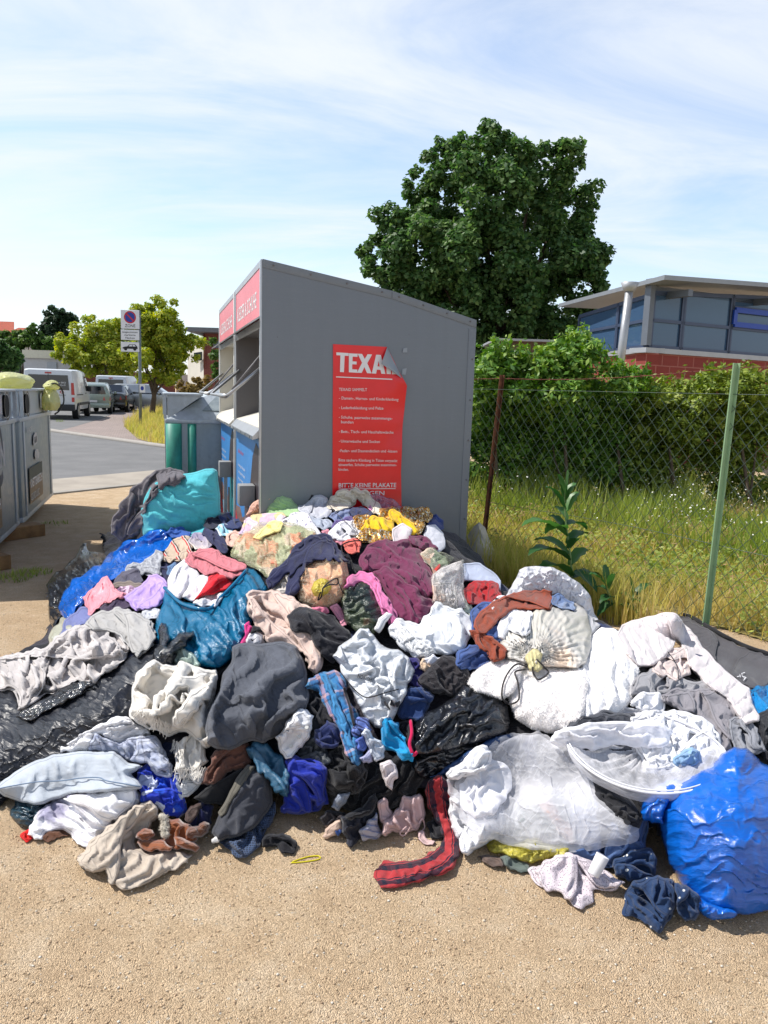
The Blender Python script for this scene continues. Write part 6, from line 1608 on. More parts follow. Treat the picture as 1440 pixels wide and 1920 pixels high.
for j, v in enumerate(ys_):
    for i in range(nu):
        u = i/(nu-1)
        yl = 645.3+v*(965-645.3); yr = 650.5+v*(965-650.5)
        py = yl+(yr-yl)*u
        xr = interp(redge, py if py > 650.5 else 650.5); xl = interp(ledge, py)
        px = xl+(xr-xl)*u
        Vp.append(pl_(px, py, pbulge(px, py)))
Fp = [(j*nu+i, (j+1)*nu+i, (j+1)*nu+i+1, j*nu+i+1) for j in range(len(ys_)-1) for i in range(nu-1)]
poster = mesh_obj('poster', Vp, Fp, red_glossy, tex)
poster['label'] = 'red printed poster with a peeled corner'
# peeled flap: rolls forward from the crease, grey back showing
a, b_ = pl_(725, 650.5), pl_(755, 712); tip = pl_(711, 682)
Vf = []; n1_ = 14; n2_ = 10
for i in range(n1_):
    u = i/(n1_-1); base = a+(b_-a)*u
    wdt = math.sin(math.pi*min(1, (u*1.02)))**.8 if u < .45 else (1-u)/.55
    tipd = (tip-a); 
    tgt = a+(tip-a)*min(1, u/.45) if u < .45 else tip+(b_-tip)*((u-.45)/.55)
    for j in range(n2_):
        v = j/(n2_-1)
        p = base+(tgt-base)*v
        lift = .034*math.sin(math.pi*min(1, v*.62))*min(1, 4*u*(1-u)+.1)
        Vf.append(p+np.array([0, -lift-.004*v, 0]))
Ff = [(i*n2_+j, i*n2_+j+1, (i+1)*n2_+j+1, (i+1)*n2_+j) for i in range(n1_-1) for j in range(n2_-1)]
mesh_obj('peeled_corner', Vf, Ff, vinyl_back, poster)
letter_m = simple('white_vinyl_letters', (236, 236, 238), .35, var=.02)
def ptext(s, x0, base0, x1, base1, cap, bold=0.0, nm='lettering'):
    o = pl_(x0, base0, .0022); e = pl_(x1, base1, .0022)
    k = np.linalg.norm(pl_(x0, base0-10)-pl_(x0, base0))/10
    ob = text_fit(nm, s, o, e-o, (0, 0, 1), float(np.linalg.norm(e-o)), cap*k, letter_m, poster, bold=bold)
    bm = bmesh.new(); bm.from_mesh(ob.data)
    for vx in bm.verts:
        w = A0+VV*vx.co.x+UU*vx.co.y+np.array([0, 0, vx.co.z]); qx, qy = proj(w)
        vx.co.y -= pbulge(qx, qy)
    bm.to_mesh(ob.data); bm.free()
    return ob
def q5(pts): return [(600+float(t.split(',')[0])/5.645, 620+float(t.split(',')[1])/5.645) for t in pts.split()]
cr_ = Vector(b_-a); nn = cr_.cross(Vector((0, 1, 0))).normalized()
if nn.dot(Vector(tip-a)) > 0: nn = -nn
for lt in (['170,230 300,238 300,268 258,266 250,440 208,437 213,262 170,260'],
           ['303,240 395,245 393,278 342,275 340,325 385,328 384,358 338,356 337,408 392,412 390,446 302,440'],
           ['395,245 442,247 470,300 500,250 548,252 497,345 543,452 495,450 466,385 438,447 388,445 442,340'],
           ['545,453 590,255 617,256 617,320 605,378 598,413 590,455', '617,256 640,258 688,458 645,456 636,415 628,380 617,320', '605,378 628,380 636,415 598,413'],
           ['694,262 737,264 747,460 702,458'], ['752,264 800,272 832,340 836,400 812,462 758,461']):
    bm = bmesh.new()
    for poly in lt: bm.faces.new([bm.verts.new([float(c) for c in pl_(x, y, .0024)]) for x, y in q5(poly)])
    bmesh.ops.bisect_plane(bm, geom=bm.verts[:]+bm.edges[:]+bm.faces[:], plane_co=Vector(a)-nn*.004, plane_no=nn, clear_outer=True)
    bmesh.ops.triangulate(bm, faces=bm.faces)
    if len(bm.faces): bm_obj('lettering', bm, letter_m, poster)
quad('rule', [pl_(629.5, 707.5, .0022), pl_(753.5, 713, .0022), pl_(754, 711, .0022), pl_(629.5, 705.8, .0022)], letter_m, poster, .0005)
for s, x0, b0, x1, b1, cap in (
    ('TEXAID SAMMELT', 635, 732.8, 687.5, 733.4, 5.6),
    ('Damen-, Herren- und Kinderkleidung', 640, 748.8, 746, 751.5, 5.4), ('Lederbekleidung und Pelze', 639.5, 766.8, 718, 768, 5.4),
    ('Schuhe, paarweise zusammenge-', 639, 784.6, 735, 787, 5.4), ('bunden', 639, 793.4, 662, 794, 5.4),
    ('Bett-, Tisch- und Haushaltswäsche', 639, 811.5, 737, 813, 5.4), ('Unterwäsche und Socken', 638.6, 829.5, 711.5, 830.5, 5.4),
    ('Feder- und Daunendecken und -kissen', 638, 847.5, 743, 848.2, 5.4),
    ('Bitte saubere Kleidung in Tüten verpackt', 634.3, 864.8, 743.5, 866, 5.4), ('einwerfen, Schuhe paarweise zusammen-', 634.3, 873.5, 742.5, 873.8, 5.2), ('binden.', 634.3, 882.3, 653, 882.5, 5.2)):
    ptext(s, x0, b0, x1, b1, cap)
for by in (748.5, 766.5, 784.2, 811, 829, 847):
    ptext('-', 635, by, 636.8, by, 5)
ptext('BITTE KEINE PLAKATE', 634.5, 913.8, 742, 913, 8.2, bold=.008)
quad('rule', [pl_(634.5, 917.0, .0022), pl_(741, 916.4, .0022), pl_(741, 915.2, .0022), pl_(634.5, 915.8, .0022)], letter_m, poster, .0005)
ptext('ANBRINGEN', 634.5, 928.4, 720, 928, 8.0, bold=.008)
quad('tape_rest', [pl_(754, 661, .001), pl_(763, 661, .001), pl_(763, 652, .001), pl_(756, 653, .001)], vinyl_back, tex, .0004)
quad('tape_rest', [pl_(753, 702, .001), pl_(760, 703, .001), pl_(762, 690, .001), pl_(754, 692, .001)], vinyl_back, tex, .0004)

# ---------------------------------------------------------------- bottle banks
def galv(name, rgb=(160, 168, 174)):
    b = NB(name)
    v = b.coord('Object')
    vo = b.vor(v, 26); cc = b.n('ShaderNodeSeparateColor', {0: vo.outputs['Color']}).outputs[0]
    st = b.noise(b.coord('Object', scale=(9, 9, .8)), 2.0, 6, .65)
    f = b.math('ADD', b.math('MULTIPLY', cc, .22), b.math('MULTIPLY', st.outputs[0], .55))
    f = b.math('ADD', f, .84)
    hsv = b.n('ShaderNodeHueSaturation', {'Value': f, 'Color': lin(rgb, .9)})
    p = b.bsdf(Base_Color=hsv.outputs[0], Roughness=b.math('ADD', .38, b.math('MULTIPLY', cc, .2)), Metallic=.35)
    return b.finish(p.outputs[0])
GALV = galv('galvanised_steel'); GALV2 = galv('weathered_steel', (128, 138, 142))
green_col = simple('teal_green_paint', (56, 150, 130), .5, var=.15, vs=8)
stk = simple('torn_white_sticker', (214, 212, 208), .7, var=.15, vs=20)
stk_d = simple('dark_green_sign', (44, 62, 56), .6, var=.2, vs=14)
stk_o = simple('worn_brown_sign', (148, 122, 92), .6, var=.3, vs=14)
hole_m = simple('dark_hole', (22, 24, 26), .8)
spray = simple('grey_spray_paint', (96, 98, 104), .7, var=.3, vs=12)
def bottle_bank(loc, label, face, L=1.5, Wd=1.3, corner=None, signs=True, zb=.12, rz=None):
    """face +1: openings look to local +x, -1: to local -x; near side is local y=0"""
    t = thing('bottle_bank', label, 'bottle bank', loc, RZ if rz is None else rz, 'bottle banks')
    s = face
    def X(x): return s*x
    zt = 1.1
    lo = (min(X(-Wd), X(0)), 0, zb); hi = (max(X(-Wd), X(0)), L, zt)
    body = box('body', lo, hi, GALV2, t, .03)
    # ribs and rims on the side with the openings and on the near side
    for yy in (.16, L-.2): box('rib', (min(X(0), X(.012)), yy, zb+.03), (max(X(0), X(.012)), yy+.05, zt-.03), GALV, t, .004)
    box('rim', (lo[0]-.012, -.012, zt-.025), (hi[0]+.012, L+.012, zt+.015), GALV, t, .006)
    box('foot_rail', (lo[0]+.0, .0-.008, zb-.015), (hi[0], L+.008, zb+.04), GALV, t, .005)
    # hipped roof
    bm = bmesh.new()
    e = [(X(-Wd), 0), (X(0), 0), (X(0), L), (X(-Wd), L)]
    lowv = [bm.verts.new((x, y, zt+.016)) for x, y in e]
    r0, r1 = bm.verts.new((X(-Wd*.5), .5, zt+.40)), bm.verts.new((X(-Wd*.5), L-.5, zt+.40))
    bm.faces.new((lowv[0], lowv[1], r0)); bm.faces.new((lowv[1], lowv[2], r1, r0)); bm.faces.new((lowv[2], lowv[3], r1)); bm.faces.new((lowv[3], lowv[0], r0, r1)); bm.faces.new(lowv)
    bm_obj('roof', bm, GALV, t)
    pa, pb = Vector((X(-Wd*.30), .10, zt+.10)), Vector((X(-Wd*.70), .10, zt+.10))
    slope = Vector((0, .5, .384)).normalized()
    n_ = Vector((0, -.384, .5)).normalized()
    fr = [(X(-Wd*.28), .11), (X(-Wd*.72), .11), (X(-Wd*.60), .30), (X(-Wd*.40), .30)]
    quad('roof_panel', [Vector((x, y, zt+.016+y*.768))+n_*.012 for x, y in (fr if s < 0 else fr)], GALV2, t, .01)
    # hopper with triangular end plates
    hp = bmesh.new()
    add_prism(hp, [(X(-.012), zt+.012), (X(-.012), zt+.26), (X(-.36), zt+.26)], 1, .10, L-.10)
    bm_obj('hopper', hp, GALV, t)
    box('hopper_lid', (min(X(.03), X(-.37)), .07, zt+.26), (max(X(.03), X(-.37)), L-.07, zt+.28), GALV, t, .005)
    for yy in (.07, L-.09): box('hopper_cheek', (min(X(0), X(.03)), yy, zt+.015), (max(X(0), X(.03)), yy+.02, zt+.26), GALV, t)
    for yc in (.42, L-.42):
        bm = bmesh.new()
        mm = Matrix.Translation((X(.0), yc, zt+.135)) @ Matrix.Rotation(R_(90), 4, 'Y')
        bmesh.ops.create_cone(bm, cap_ends=True, segments=28, radius1=.095, radius2=.095, depth=.03, matrix=mm)
        bm_obj('opening', bm, hole_m, t)
        bm = bmesh.new()
        pr = [(math.cos(k/28*6.2832)*r, math.sin(k/28*6.2832)*r) for r in (.105, .125) for k in range(28)]
        vs_ = [bm.verts.new((X(.016), yc+p[0], zt+.135+p[1])) for p in pr]
        for k in range(28): bm.faces.new((vs_[k], vs_[(k+1) % 28], vs_[28+(k+1) % 28], vs_[28+k]))
        bm_obj('opening_ring', bm, black_pl, t)
        quad('sticker', [(X(.004), yc-s*.17, zt+.07), (X(.004), yc-s*.30, zt+.07), (X(.004), yc-s*.31, zt+.22), (X(.004), yc-s*.17, zt+.24)], stk, t, .002)
    if corner:
        for yy in (-.012,):
            tube('corner_column', np.array([(X(-.07), .03, zb+.02), (X(-.07), .03, zt-.03)]), .085, corner, t, 14)
            tube('corner_column', np.array([(X(-.25), .02, zb+.02), (X(-.25), .02, zt-.03)]), .05, corner, t, 12)
    if signs:
        xo = X(.004) if s > 0 else X(.004)
        def fq(nm, y0, y1, z0, z1, m, off=0, sl=0.0):
            xx = X(.014+off)
            return quad(nm, [(xx, y0, z0), (xx, y1, z0+sl), (xx, y1, z1+sl*.5), (xx, y0, z1)], m, t, .0015)
        # worn operator's sign low on the face
        fq('sign', .34, 1.14, .24, .56, stk_o); fq('sign_band', .34, 1.14, .47, .60, stk_d, .001)
        text_fit('lettering', 'KNETTENBRECH', (X(.0165), .38, .40), (0, 1, 0), (0, 0, 1), .72, .085, white_print, t, bold=.02)
        text_fit('lettering', 'GURDULIC', (X(.0165), .38, .27), (0, 1, 0), (0, 0, 1), .5, .07, stk, t, bold=.02)
        for (yy, zz, w_, h_) in ((.62, .86, .30, .15), (.66, .70, .32, .12)):
            r = np.random.default_rng(int(yy*100))
            pts = [(X(.0155), yy+w_*.5+w_*.5*math.cos(k/14*6.283)*r.uniform(.75, 1.1), zz+h_*.5*math.sin(k/14*6.283)*r.uniform(.7, 1.1)) for k in range(14)]
            quad('torn_sticker', pts, stk, t, .0012)
        text_fit('lettering', 'GLAS', (X(.0175), .70, .83), (0, 1, 0), (0, 0, 1), .16, .06, spray, t, bold=.02)
        text_fit('graffiti', 'KAOS', (X(.0165), .3, .955), (0, 1, 0), (0, 0, 1), .3, .05, stk, t, bold=.0)
    return t
B0 = atz(44, 979, .12); B1 = atz(100, 926, .12); BL = float(np.linalg.norm(B1-B0)); B0[2] = 0
BR = math.atan2(-(B1[0]-B0[0]), B1[1]-B0[1]); BU = np.array([-math.sin(BR), math.cos(BR), 0]); BV = np.array([math.cos(BR), math.sin(BR), 0])
bb1 = bottle_bank(B0, 'steel bottle bank with yellow bags on top at the left', 1, L=BL, rz=BR)
bb2 = bottle_bank(B0-BU*(BL+.05)-BV*.02, 'steel bottle bank cut off by the left edge of the photo', 1, L=BL, rz=BR)
# sprayed rings on the nearer one
for (yc, zc, r0, r1_) in ((1.15, .84, .20, .13), (.85, .80, .16, .10)):
    bm = bmesh.new()
    vs_ = [bm.verts.new((.0165, yc+.75*r*math.cos(k/30*6.283), zc+r*math.sin(k/30*6.283)*1.3)) for r in (r0, r1_) for k in range(31)]
    for k in range(26): bm.faces.new((vs_[k], vs_[k+1], vs_[31+k+1], vs_[31+k]))
    bm_obj('graffiti', bm, spray, bb2)
text_fit('graffiti', 'MAIN', (.017, .75, .74), (0, 1, 0), (0, 0, 1), .6, .2, stk, bb2, bold=.03)
C0 = at(313, 798, 7.75); C0[2] = 0
bb3 = bottle_bank(C0, 'steel bottle bank with green corner posts beside the white container', -1, corner=green_col, signs=False)
wood = simple('weathered_timber', (150, 116, 76), .85, var=.25, vs=9, bump=.004, bs=30)
for i, (px, py, ln) in enumerate(((74, 983, 1.0), (8, 1040, 1.0))):
    e = atz(px, py, .1); e[2] = 0
    pk = box('timber_beam', (-ln, -.1, .002), (0, .12, .115), wood, None, .006)
    pk.location = [float(v) for v in e]; pk.rotation_euler = (0, 0, R_(55))
    tag(pk, ['timber beam under the bottle bank with yellow bags', 'nearer timber beam cut off by the left photo edge'][i], 'timber', 'timber beams under the bottle banks')

def lump(name, c, rad, mat, seed, label=None, cat=None, rz=0, amp=.18, parent=None):
    bm = bmesh.new(); bmesh.ops.create_icosphere(bm, subdivisions=5, radius=1.0)
    n = len(bm.verts); co = np.array([v.co[:] for v in bm.verts]); bm.free()
    me_f = bmesh.new(); bmesh.ops.create_icosphere(me_f, subdivisions=5, radius=1.0)
    fc = np.array([[v.index for v in f.verts] for f in me_f.faces]); me_f.free()
    th = np.arctan2(co[:, 1], co[:, 0]); ph = np.arccos(np.clip(co[:, 2], -1, 1))
    T = tile_at(TILES['crumple'], th*.3+seed*.37, ph*.3+seed*.11)
    low = .12*np.sin(3*co[:, 0]+seed)+.10*np.sin(4*co[:, 1]+seed*2)+.08*np.sin(5*co[:, 2]+seed*3)
    w = np.sin(ph)[:, None]
    P = co*(1+low[:, None]*.6+T[:, 2:3]*amp*5*w)
    P = P*np.array(rad)
    P[:, 2] = np.maximum(P[:, 2], -rad[2]*.62)
    UV = np.stack([th*.3, ph*.3], 1)
    o = mesh_obj(name, P, fc, mat, parent, UV)
    o.location = [float(v) for v in c]; o.rotation_euler = (0, 0, rz)
    if label: tag(o, label, cat)
    return o
ybag = plastic('yellow_sack_film', (250, 240, 170), K=1.0, rough=.3, trans=.45, crease=.3, fine=.3)
def on_bank(u, v, z): return B0+BV*u+BU*v+np.array([0, 0, z])
lump('trash_bag', on_bank(-.16, BL*.42, 1.38+.062), (.16, BL*.33, .10), ybag, 2.0, 'pale yellow trash bag lying on the bottle bank lid', 'trash bag', BR)
yb = thing('trash_bag', 'yellow trash bag with dark tape hanging over the bottle bank edge', 'trash bag', on_bank(.07, BL*.80, 1.22))
lump('bag_film', (0, 0, .02), (.08, BL*.15, .16), ybag, 5.0, rz=BR, parent=yb)
lump('bag_film', (0, .02, .19), (.08, BL*.13, .06), ybag, 7.0, rz=BR, parent=yb)
tube('tape', spline([(.07, -.22, .20), (.10, -.1, .22), (.10, .06, .16), (.11, .08, .02), (.10, -.02, -.08), (.09, -.12, -.12)], 40), .009, black_pl, yb)

# ---------------------------------------------------------------- road and pavement
ASPH, PAVER, SOIL = asphalt_mat(), paver_mat(), soil_grass_mat()
def gp(*pts): return [atz(px, py)[:2] for px, py in pts]
k1, k2 = gp((102, 926))[0], gp((262, 909))[0]
dirn = (k2-k1)/np.linalg.norm(k2-k1)
perp = np.array([-dirn[1], dirn[0]])
L_ = lambda s_, w_: k1+dirn*s_+perp*w_
PATHC = simple('concrete_path', (182, 172, 158), .9, K=.7, var=.12, vs=2, bump=.004, bs=60, coord='Object')
wk = float((gp((102, 899))[0]-k1)@perp)
sheet('path', [L_(-40, 0), L_(30, 0), L_(30, wk), L_(-40, wk)], .008, PATHC)
kb = box('kerb', (-40, -.06, -.05), (30, .06, .022), simple('kerb_stone', (176, 170, 160), .85, K=.7, var=.12, vs=3), None, .01)
kb.location = (float(k1[0]), float(k1[1]), 0); kb.rotation_euler = (0, 0, math.atan2(dirn[1], dirn[0])); tag(kb, kind='structure')
far = gp((60, 803), (102, 810), (150, 817), (200, 824), (250, 831), (298, 838), (330, 842))
sheet('road', [L_(-40, wk), L_(30, wk), L_(34, 5.5)]+[f for f in far[::-1]]+[far[0]+np.array([-6, 3]), far[0]+np.array([-40, 6])], .004, ASPH)
sheet('side_road', [far[0]+np.array([-40, 6.2]), far[0]+np.array([-6, 3.2])]+far[:2]+gp((140, 800), (190, 785), (230, 768), (236, 755))+[np.array([-14, 90]), np.array([-60, 90])], .006, ASPH)
pv = far[1:]+[L_(34, 5.7), np.array([10, 60]), np.array([-13.4, 70])]+gp((238, 755), (232, 768), (192, 785), (142, 800))
sheet('pavement', pv, .012, PAVER)
kpts = spline([(f[0], f[1], .02) for f in far], 40)
tag(tube('kerb', kpts, .07, simple('kerb_stone_far', (182, 176, 168), .85, K=.7), None, 6), kind='structure')
# ---------------------------------------------------------------- foliage
def leaf_mat(name, stops, rough=.5, trans=.35, K=.75, scale=1.5):
    b = NB(name)
    v = b.coord('Object')
    n1 = b.noise(v, scale, 3, .6)
    at_ = b.n('ShaderNodeTexCoord')
    uvn = b.n('ShaderNodeSeparateXYZ', {0: at_.outputs['UV']})
    f = b.math('ADD', b.math('MULTIPLY', n1.outputs[0], .55), b.math('MULTIPLY', uvn.outputs[0], .45))
    col = b.ramp(f, [(p, lin(c, K)) for p, c in stops])
    p = b.bsdf(Base_Color=col, Roughness=rough)
    p.inputs['Specular IOR Level'].default_value = .35
    tr = b.n('ShaderNodeBsdfTranslucent', {'Color': b.n('ShaderNodeHueSaturation', {'Saturation': 1.15, 'Value': 1.25, 'Color': col}).outputs[0]})
    return b.finish(b.n('ShaderNodeMixShader', {0: trans, 1: p.outputs[0], 2: tr.outputs[0]}).outputs[0])

def leaves_mesh(name, P, N, size, mat, parent, r, aspect=.55, org=(0, 0, 0), droop=.25):
    """one small bent leaf (two faces) per point"""
    n = len(P)
    T = r.normal(0, 1, (n, 3)); T -= N*np.einsum('ij,ij->i', T, N)[:, None]; T /= np.linalg.norm(T, axis=1, keepdims=True)+1e-9
    B = np.cross(N, T)
    s = size*r.uniform(.6, 1.35, n)[:, None]
    a = P-T*s*.5; c = P+T*s*.55-N*s*droop*.5; l = P+B*s*aspect*.5-N*s*.06; q = P-B*s*aspect*.5-N*s*.06
    V = np.stack([a, l, c, q], 1).reshape(-1, 3)-np.asarray(org)
    k = np.arange(n)*4
    F3 = np.concatenate([np.stack([k, k+1, k+2], 1), np.stack([k, k+2, k+3], 1)])
    u = np.repeat(r.random(n), 4)
    return mesh_obj(name, V, F3, mat, parent, np.stack([u, u], 1), smooth=False)

def crown_points(lobes, n, r, shell=.55, sub=10, subr=.38):
    """lobes: (x,y,z,rx,ry,rz); small clumps sit on the surface of each lobe"""
    lobes = np.array(lobes, float)
    vol = (lobes[:, 3]*lobes[:, 5])**1.0
    cl = []
    for L, w in zip(lobes, vol/vol.sum()):
        k = max(4, int(sub*(1+3*w*len(lobes)/4)))
        d = r.normal(0, 1, (k, 3)); d /= np.linalg.norm(d, axis=1, keepdims=True)
        rad = r.uniform(.62, 1.05, (k, 1))
        c = L[:3]+d*L[3:6]*rad
        for cc in c: cl.append((cc, L[3:6]*subr*r.uniform(.6, 1.2)))
    wt = np.array([x[1][0]*x[1][2] for x in cl]); wt /= wt.sum()
    idx = r.choice(len(cl), n, p=wt)
    C = np.array([x[0] for x in cl])[idx]; Rr = np.array([x[1] for x in cl])[idx]
    d = r.normal(0, 1, (n, 3)); d /= np.linalg.norm(d, axis=1, keepdims=True)
    d[:, 2] = np.where(r.random(n) < .35, np.abs(d[:, 2]), d[:, 2])
    P = C+d*Rr*(r.uniform(shell, 1, (n, 1)))**.6
    N = d*.55+np.array([0, 0, .55])+r.normal(0, .42, (n, 3)); N /= np.linalg.norm(N, axis=1, keepdims=True)
    return P, N, [x[0] for x in cl]

BARK = simple('bark', (96, 82, 68), .9, var=.25, vs=6, bump=.02, bs=14)
def tree(label, base, lobes, n, size, mat, trunk_r, seed, group=None, name='tree', limbs=7, shell=.5, sub=10, subr=.38, fork=None, aspect=.55):
    r = np.random.default_rng(seed)
    base = np.asarray(base, float)
    t = thing(name, label, 'tree' if name == 'tree' else name, base, 0, group)
    P, N, cl = crown_points(lobes, n, r, shell, sub, subr)
    if group and 'hedge' in group:
        La = np.array(lobes); hi = La[La[:, 2] > np.sort(La[:, 2])[len(La)//2]]
        for L in hi:
            for _ in range(12):
                a_, rad = r.uniform(0, 6.283), r.uniform(.2, .95)
                c0_ = L[:3]+np.array([math.cos(a_)*rad*L[3], math.sin(a_)*rad*L[4], L[5]*math.sqrt(max(0, 1-rad*rad))*.9])
                k = 16; uu = r.random((k, 1)); hgt = r.uniform(.08, .24)
                P = np.vstack([P, c0_+np.array([r.normal(0, .12), r.normal(0, .12), 1])*uu*hgt+r.normal(0, .022, (k, 3))])
                nn_ = r.normal(0, .6, (k, 3))+[0, 0, .6]; N = np.vstack([N, nn_/np.linalg.norm(nn_, axis=1, keepdims=True)])
    leaves_mesh('crown', P, N, size, mat, t, r, aspect=aspect, org=base)
    L = np.array(lobes, float)
    top = L[:, :3].mean(0)
    fk = base+(top-base)*(fork or .45)
    geo = []
    pth = spline([base-[0, 0, .1], base+(fk-base)*.5+[r.normal(0, .05), 0, 0], fk, fk+(top-fk)*.7], 16)
    geo.append(tube_geo(pth, trunk_r, 10, np.linspace(1.15, .45, len(pth))))
    order = np.argsort(-L[:, 3])[:limbs]
    for i in order:
        e = L[i, :3]
        m = fk+(e-fk)*.5+r.normal(0, .06, 3)*np.linalg.norm(e-fk)
        p = spline([base+(fk-base)*r.uniform(.75, 1.0), m, e], 12)
        geo.append(tube_geo(p, trunk_r*.5, 7, np.linspace(1, .18, len(p))))
    V, Fc = merge_geo(geo)
    mesh_obj('trunk', np.array(V)-base, Fc, BARK, t)
    return t

def px_lobes(rows, y):
    """crown lobes traced from the photo: px, py, radius in px (and optional extra depth)"""
    out = []
    for row in rows:
        px, py, pr = row[:3]; dy = row[3] if len(row) > 3 else 0
        c = at(px, py, y+dy); k = (y+dy)/FPX
        out.append((c[0], c[1], c[2], pr*k, pr*k*1.1, pr*k*.9))
    return out

dark_leaf = leaf_mat('dark_maple_leaf', [(.2, (48, 80, 44)), (.5, (82, 118, 64)), (.8, (136, 164, 96))], K=.8, trans=.4)
lime_leaf = leaf_mat('lime_leaf', [(.2, (110, 136, 44)), (.5, (170, 186, 66)), (.8, (222, 214, 92))], K=.85, trans=.42)
green_leaf = leaf_mat('mid_green_leaf', [(.2, (62, 96, 46)), (.5, (98, 134, 62)), (.8, (140, 166, 84))], K=.75)
conif = leaf_mat('dark_conifer', [(.2, (40, 62, 44)), (.5, (58, 84, 56)), (.8, (84, 110, 74))], K=.7)
hedge_leaf = leaf_mat('hedge_leaf', [(.2, (66, 108, 40)), (.5, (112, 158, 60)), (.8, (176, 200, 90))], K=.74, trans=.25)
privet_leaf = leaf_mat('privet_leaf', [(.2, (84, 110, 40)), (.5, (142, 164, 62)), (.8, (186, 196, 92))], K=.74, trans=.25)

# big dark tree behind the grey container
YT = 26.0
big_l = px_lobes([(925, 300, 62), (845, 305, 48, -.5), (1000, 330, 66, .6), (1050, 300, 40), (905, 380, 84, -1.2), (820, 390, 52), (1040, 400, 74, 1), (740, 440, 52), (720, 500, 42, -.6), (800, 480, 78, -.8), (900, 490, 95, -1.6), (1000, 490, 92, .2), (1075, 470, 56, .4), (1095, 530, 46), (760, 545, 62), (850, 570, 84, -.9), (950, 580, 84, -.6), (1040, 580, 70, .5), (1095, 590, 40), (900, 640, 70), (1000, 640, 66), (1110, 495, 30), (1060, 285, 24), (930, 268, 32), (840, 290, 28), (705, 470, 30), (790, 345, 34)], YT)
bt_ = at(905, 700, YT); bt_[2] = 0
tree('big dark green maple rising behind the grey clothes container', bt_, big_l, 110000, .16, dark_leaf, .28, 3, limbs=12, shell=.12, sub=17, subr=.31, fork=.42, aspect=.75)

# street trees on the left
for i, (lab, bx, rows, y, n, sz, m) in enumerate((
    ('yellow-green street tree with the parking sign before it, right of the vans', 282, [(300, 590, 34), (275, 610, 36), (335, 640, 38), (300, 660, 50), (262, 660, 34), (345, 670, 26), (320, 690, 34), (282, 695, 30), (300, 620, 40)], 34, 24000, .16, lime_leaf),
    ('yellow-green street tree behind the white van nearest to the road', 218, [(190, 620, 34), (228, 622, 32), (150, 640, 36), (120, 655, 26), (210, 650, 44), (165, 665, 40), (240, 655, 30), (195, 685, 34), (130, 672, 24), (228, 690, 24)], 53, 26000, .24, lime_leaf),
    ('tall dark tree rising behind the street trees', 108, [(105, 592, 18), (95, 612, 22), (118, 610, 20), (100, 640, 26), (125, 595, 14), (90, 660, 24), (135, 600, 10), (78, 640, 14)], 62, 9000, .32, conif),
    ('low mid-green tree in front of the red roofs at the left', 40, [(10, 640, 20), (35, 635, 18), (60, 628, 14), (55, 650, 24), (80, 650, 20), (20, 655, 20), (62, 614, 9)], 56, 9000, .26, green_leaf),
    ('dark tree at the left edge before the white flat building', -6, [(0, 660, 22), (20, 668, 18), (34, 672, 10), (-15, 660, 26), (8, 684, 18), (28, 682, 12)], 32, 5000, .2, dark_leaf))):
    b_ = at(bx, 740, y); b_[2] = 0
    tree(lab, b_, px_lobes(rows, y), n, sz, m, .13, 20+i, limbs=6, shell=.2, sub=12, subr=.34, fork=.4)
b_ = at(404, 700, 30); b_[2] = 0
tree('small shrub before the brick building beside the white container', b_, px_lobes([(404, 665, 10), (408, 690, 10), (400, 640, 8), (406, 705, 9)], 30), 900, .16, green_leaf, .05, 31, name='shrub', limbs=2)
b_ = at(360, 745, 30); b_[2] = 0
tree('dry brownish bush above the bottle bank with green posts', b_, px_lobes([(345, 728, 14), (365, 722, 14), (385, 716, 12), (355, 740, 14), (375, 735, 14)], 30), 2200, .16, leaf_mat('dry_bush_leaf', [(.2, (120, 104, 62)), (.5, (164, 140, 84)), (.8, (196, 176, 110))]), .05, 32, name='bush', limbs=2)

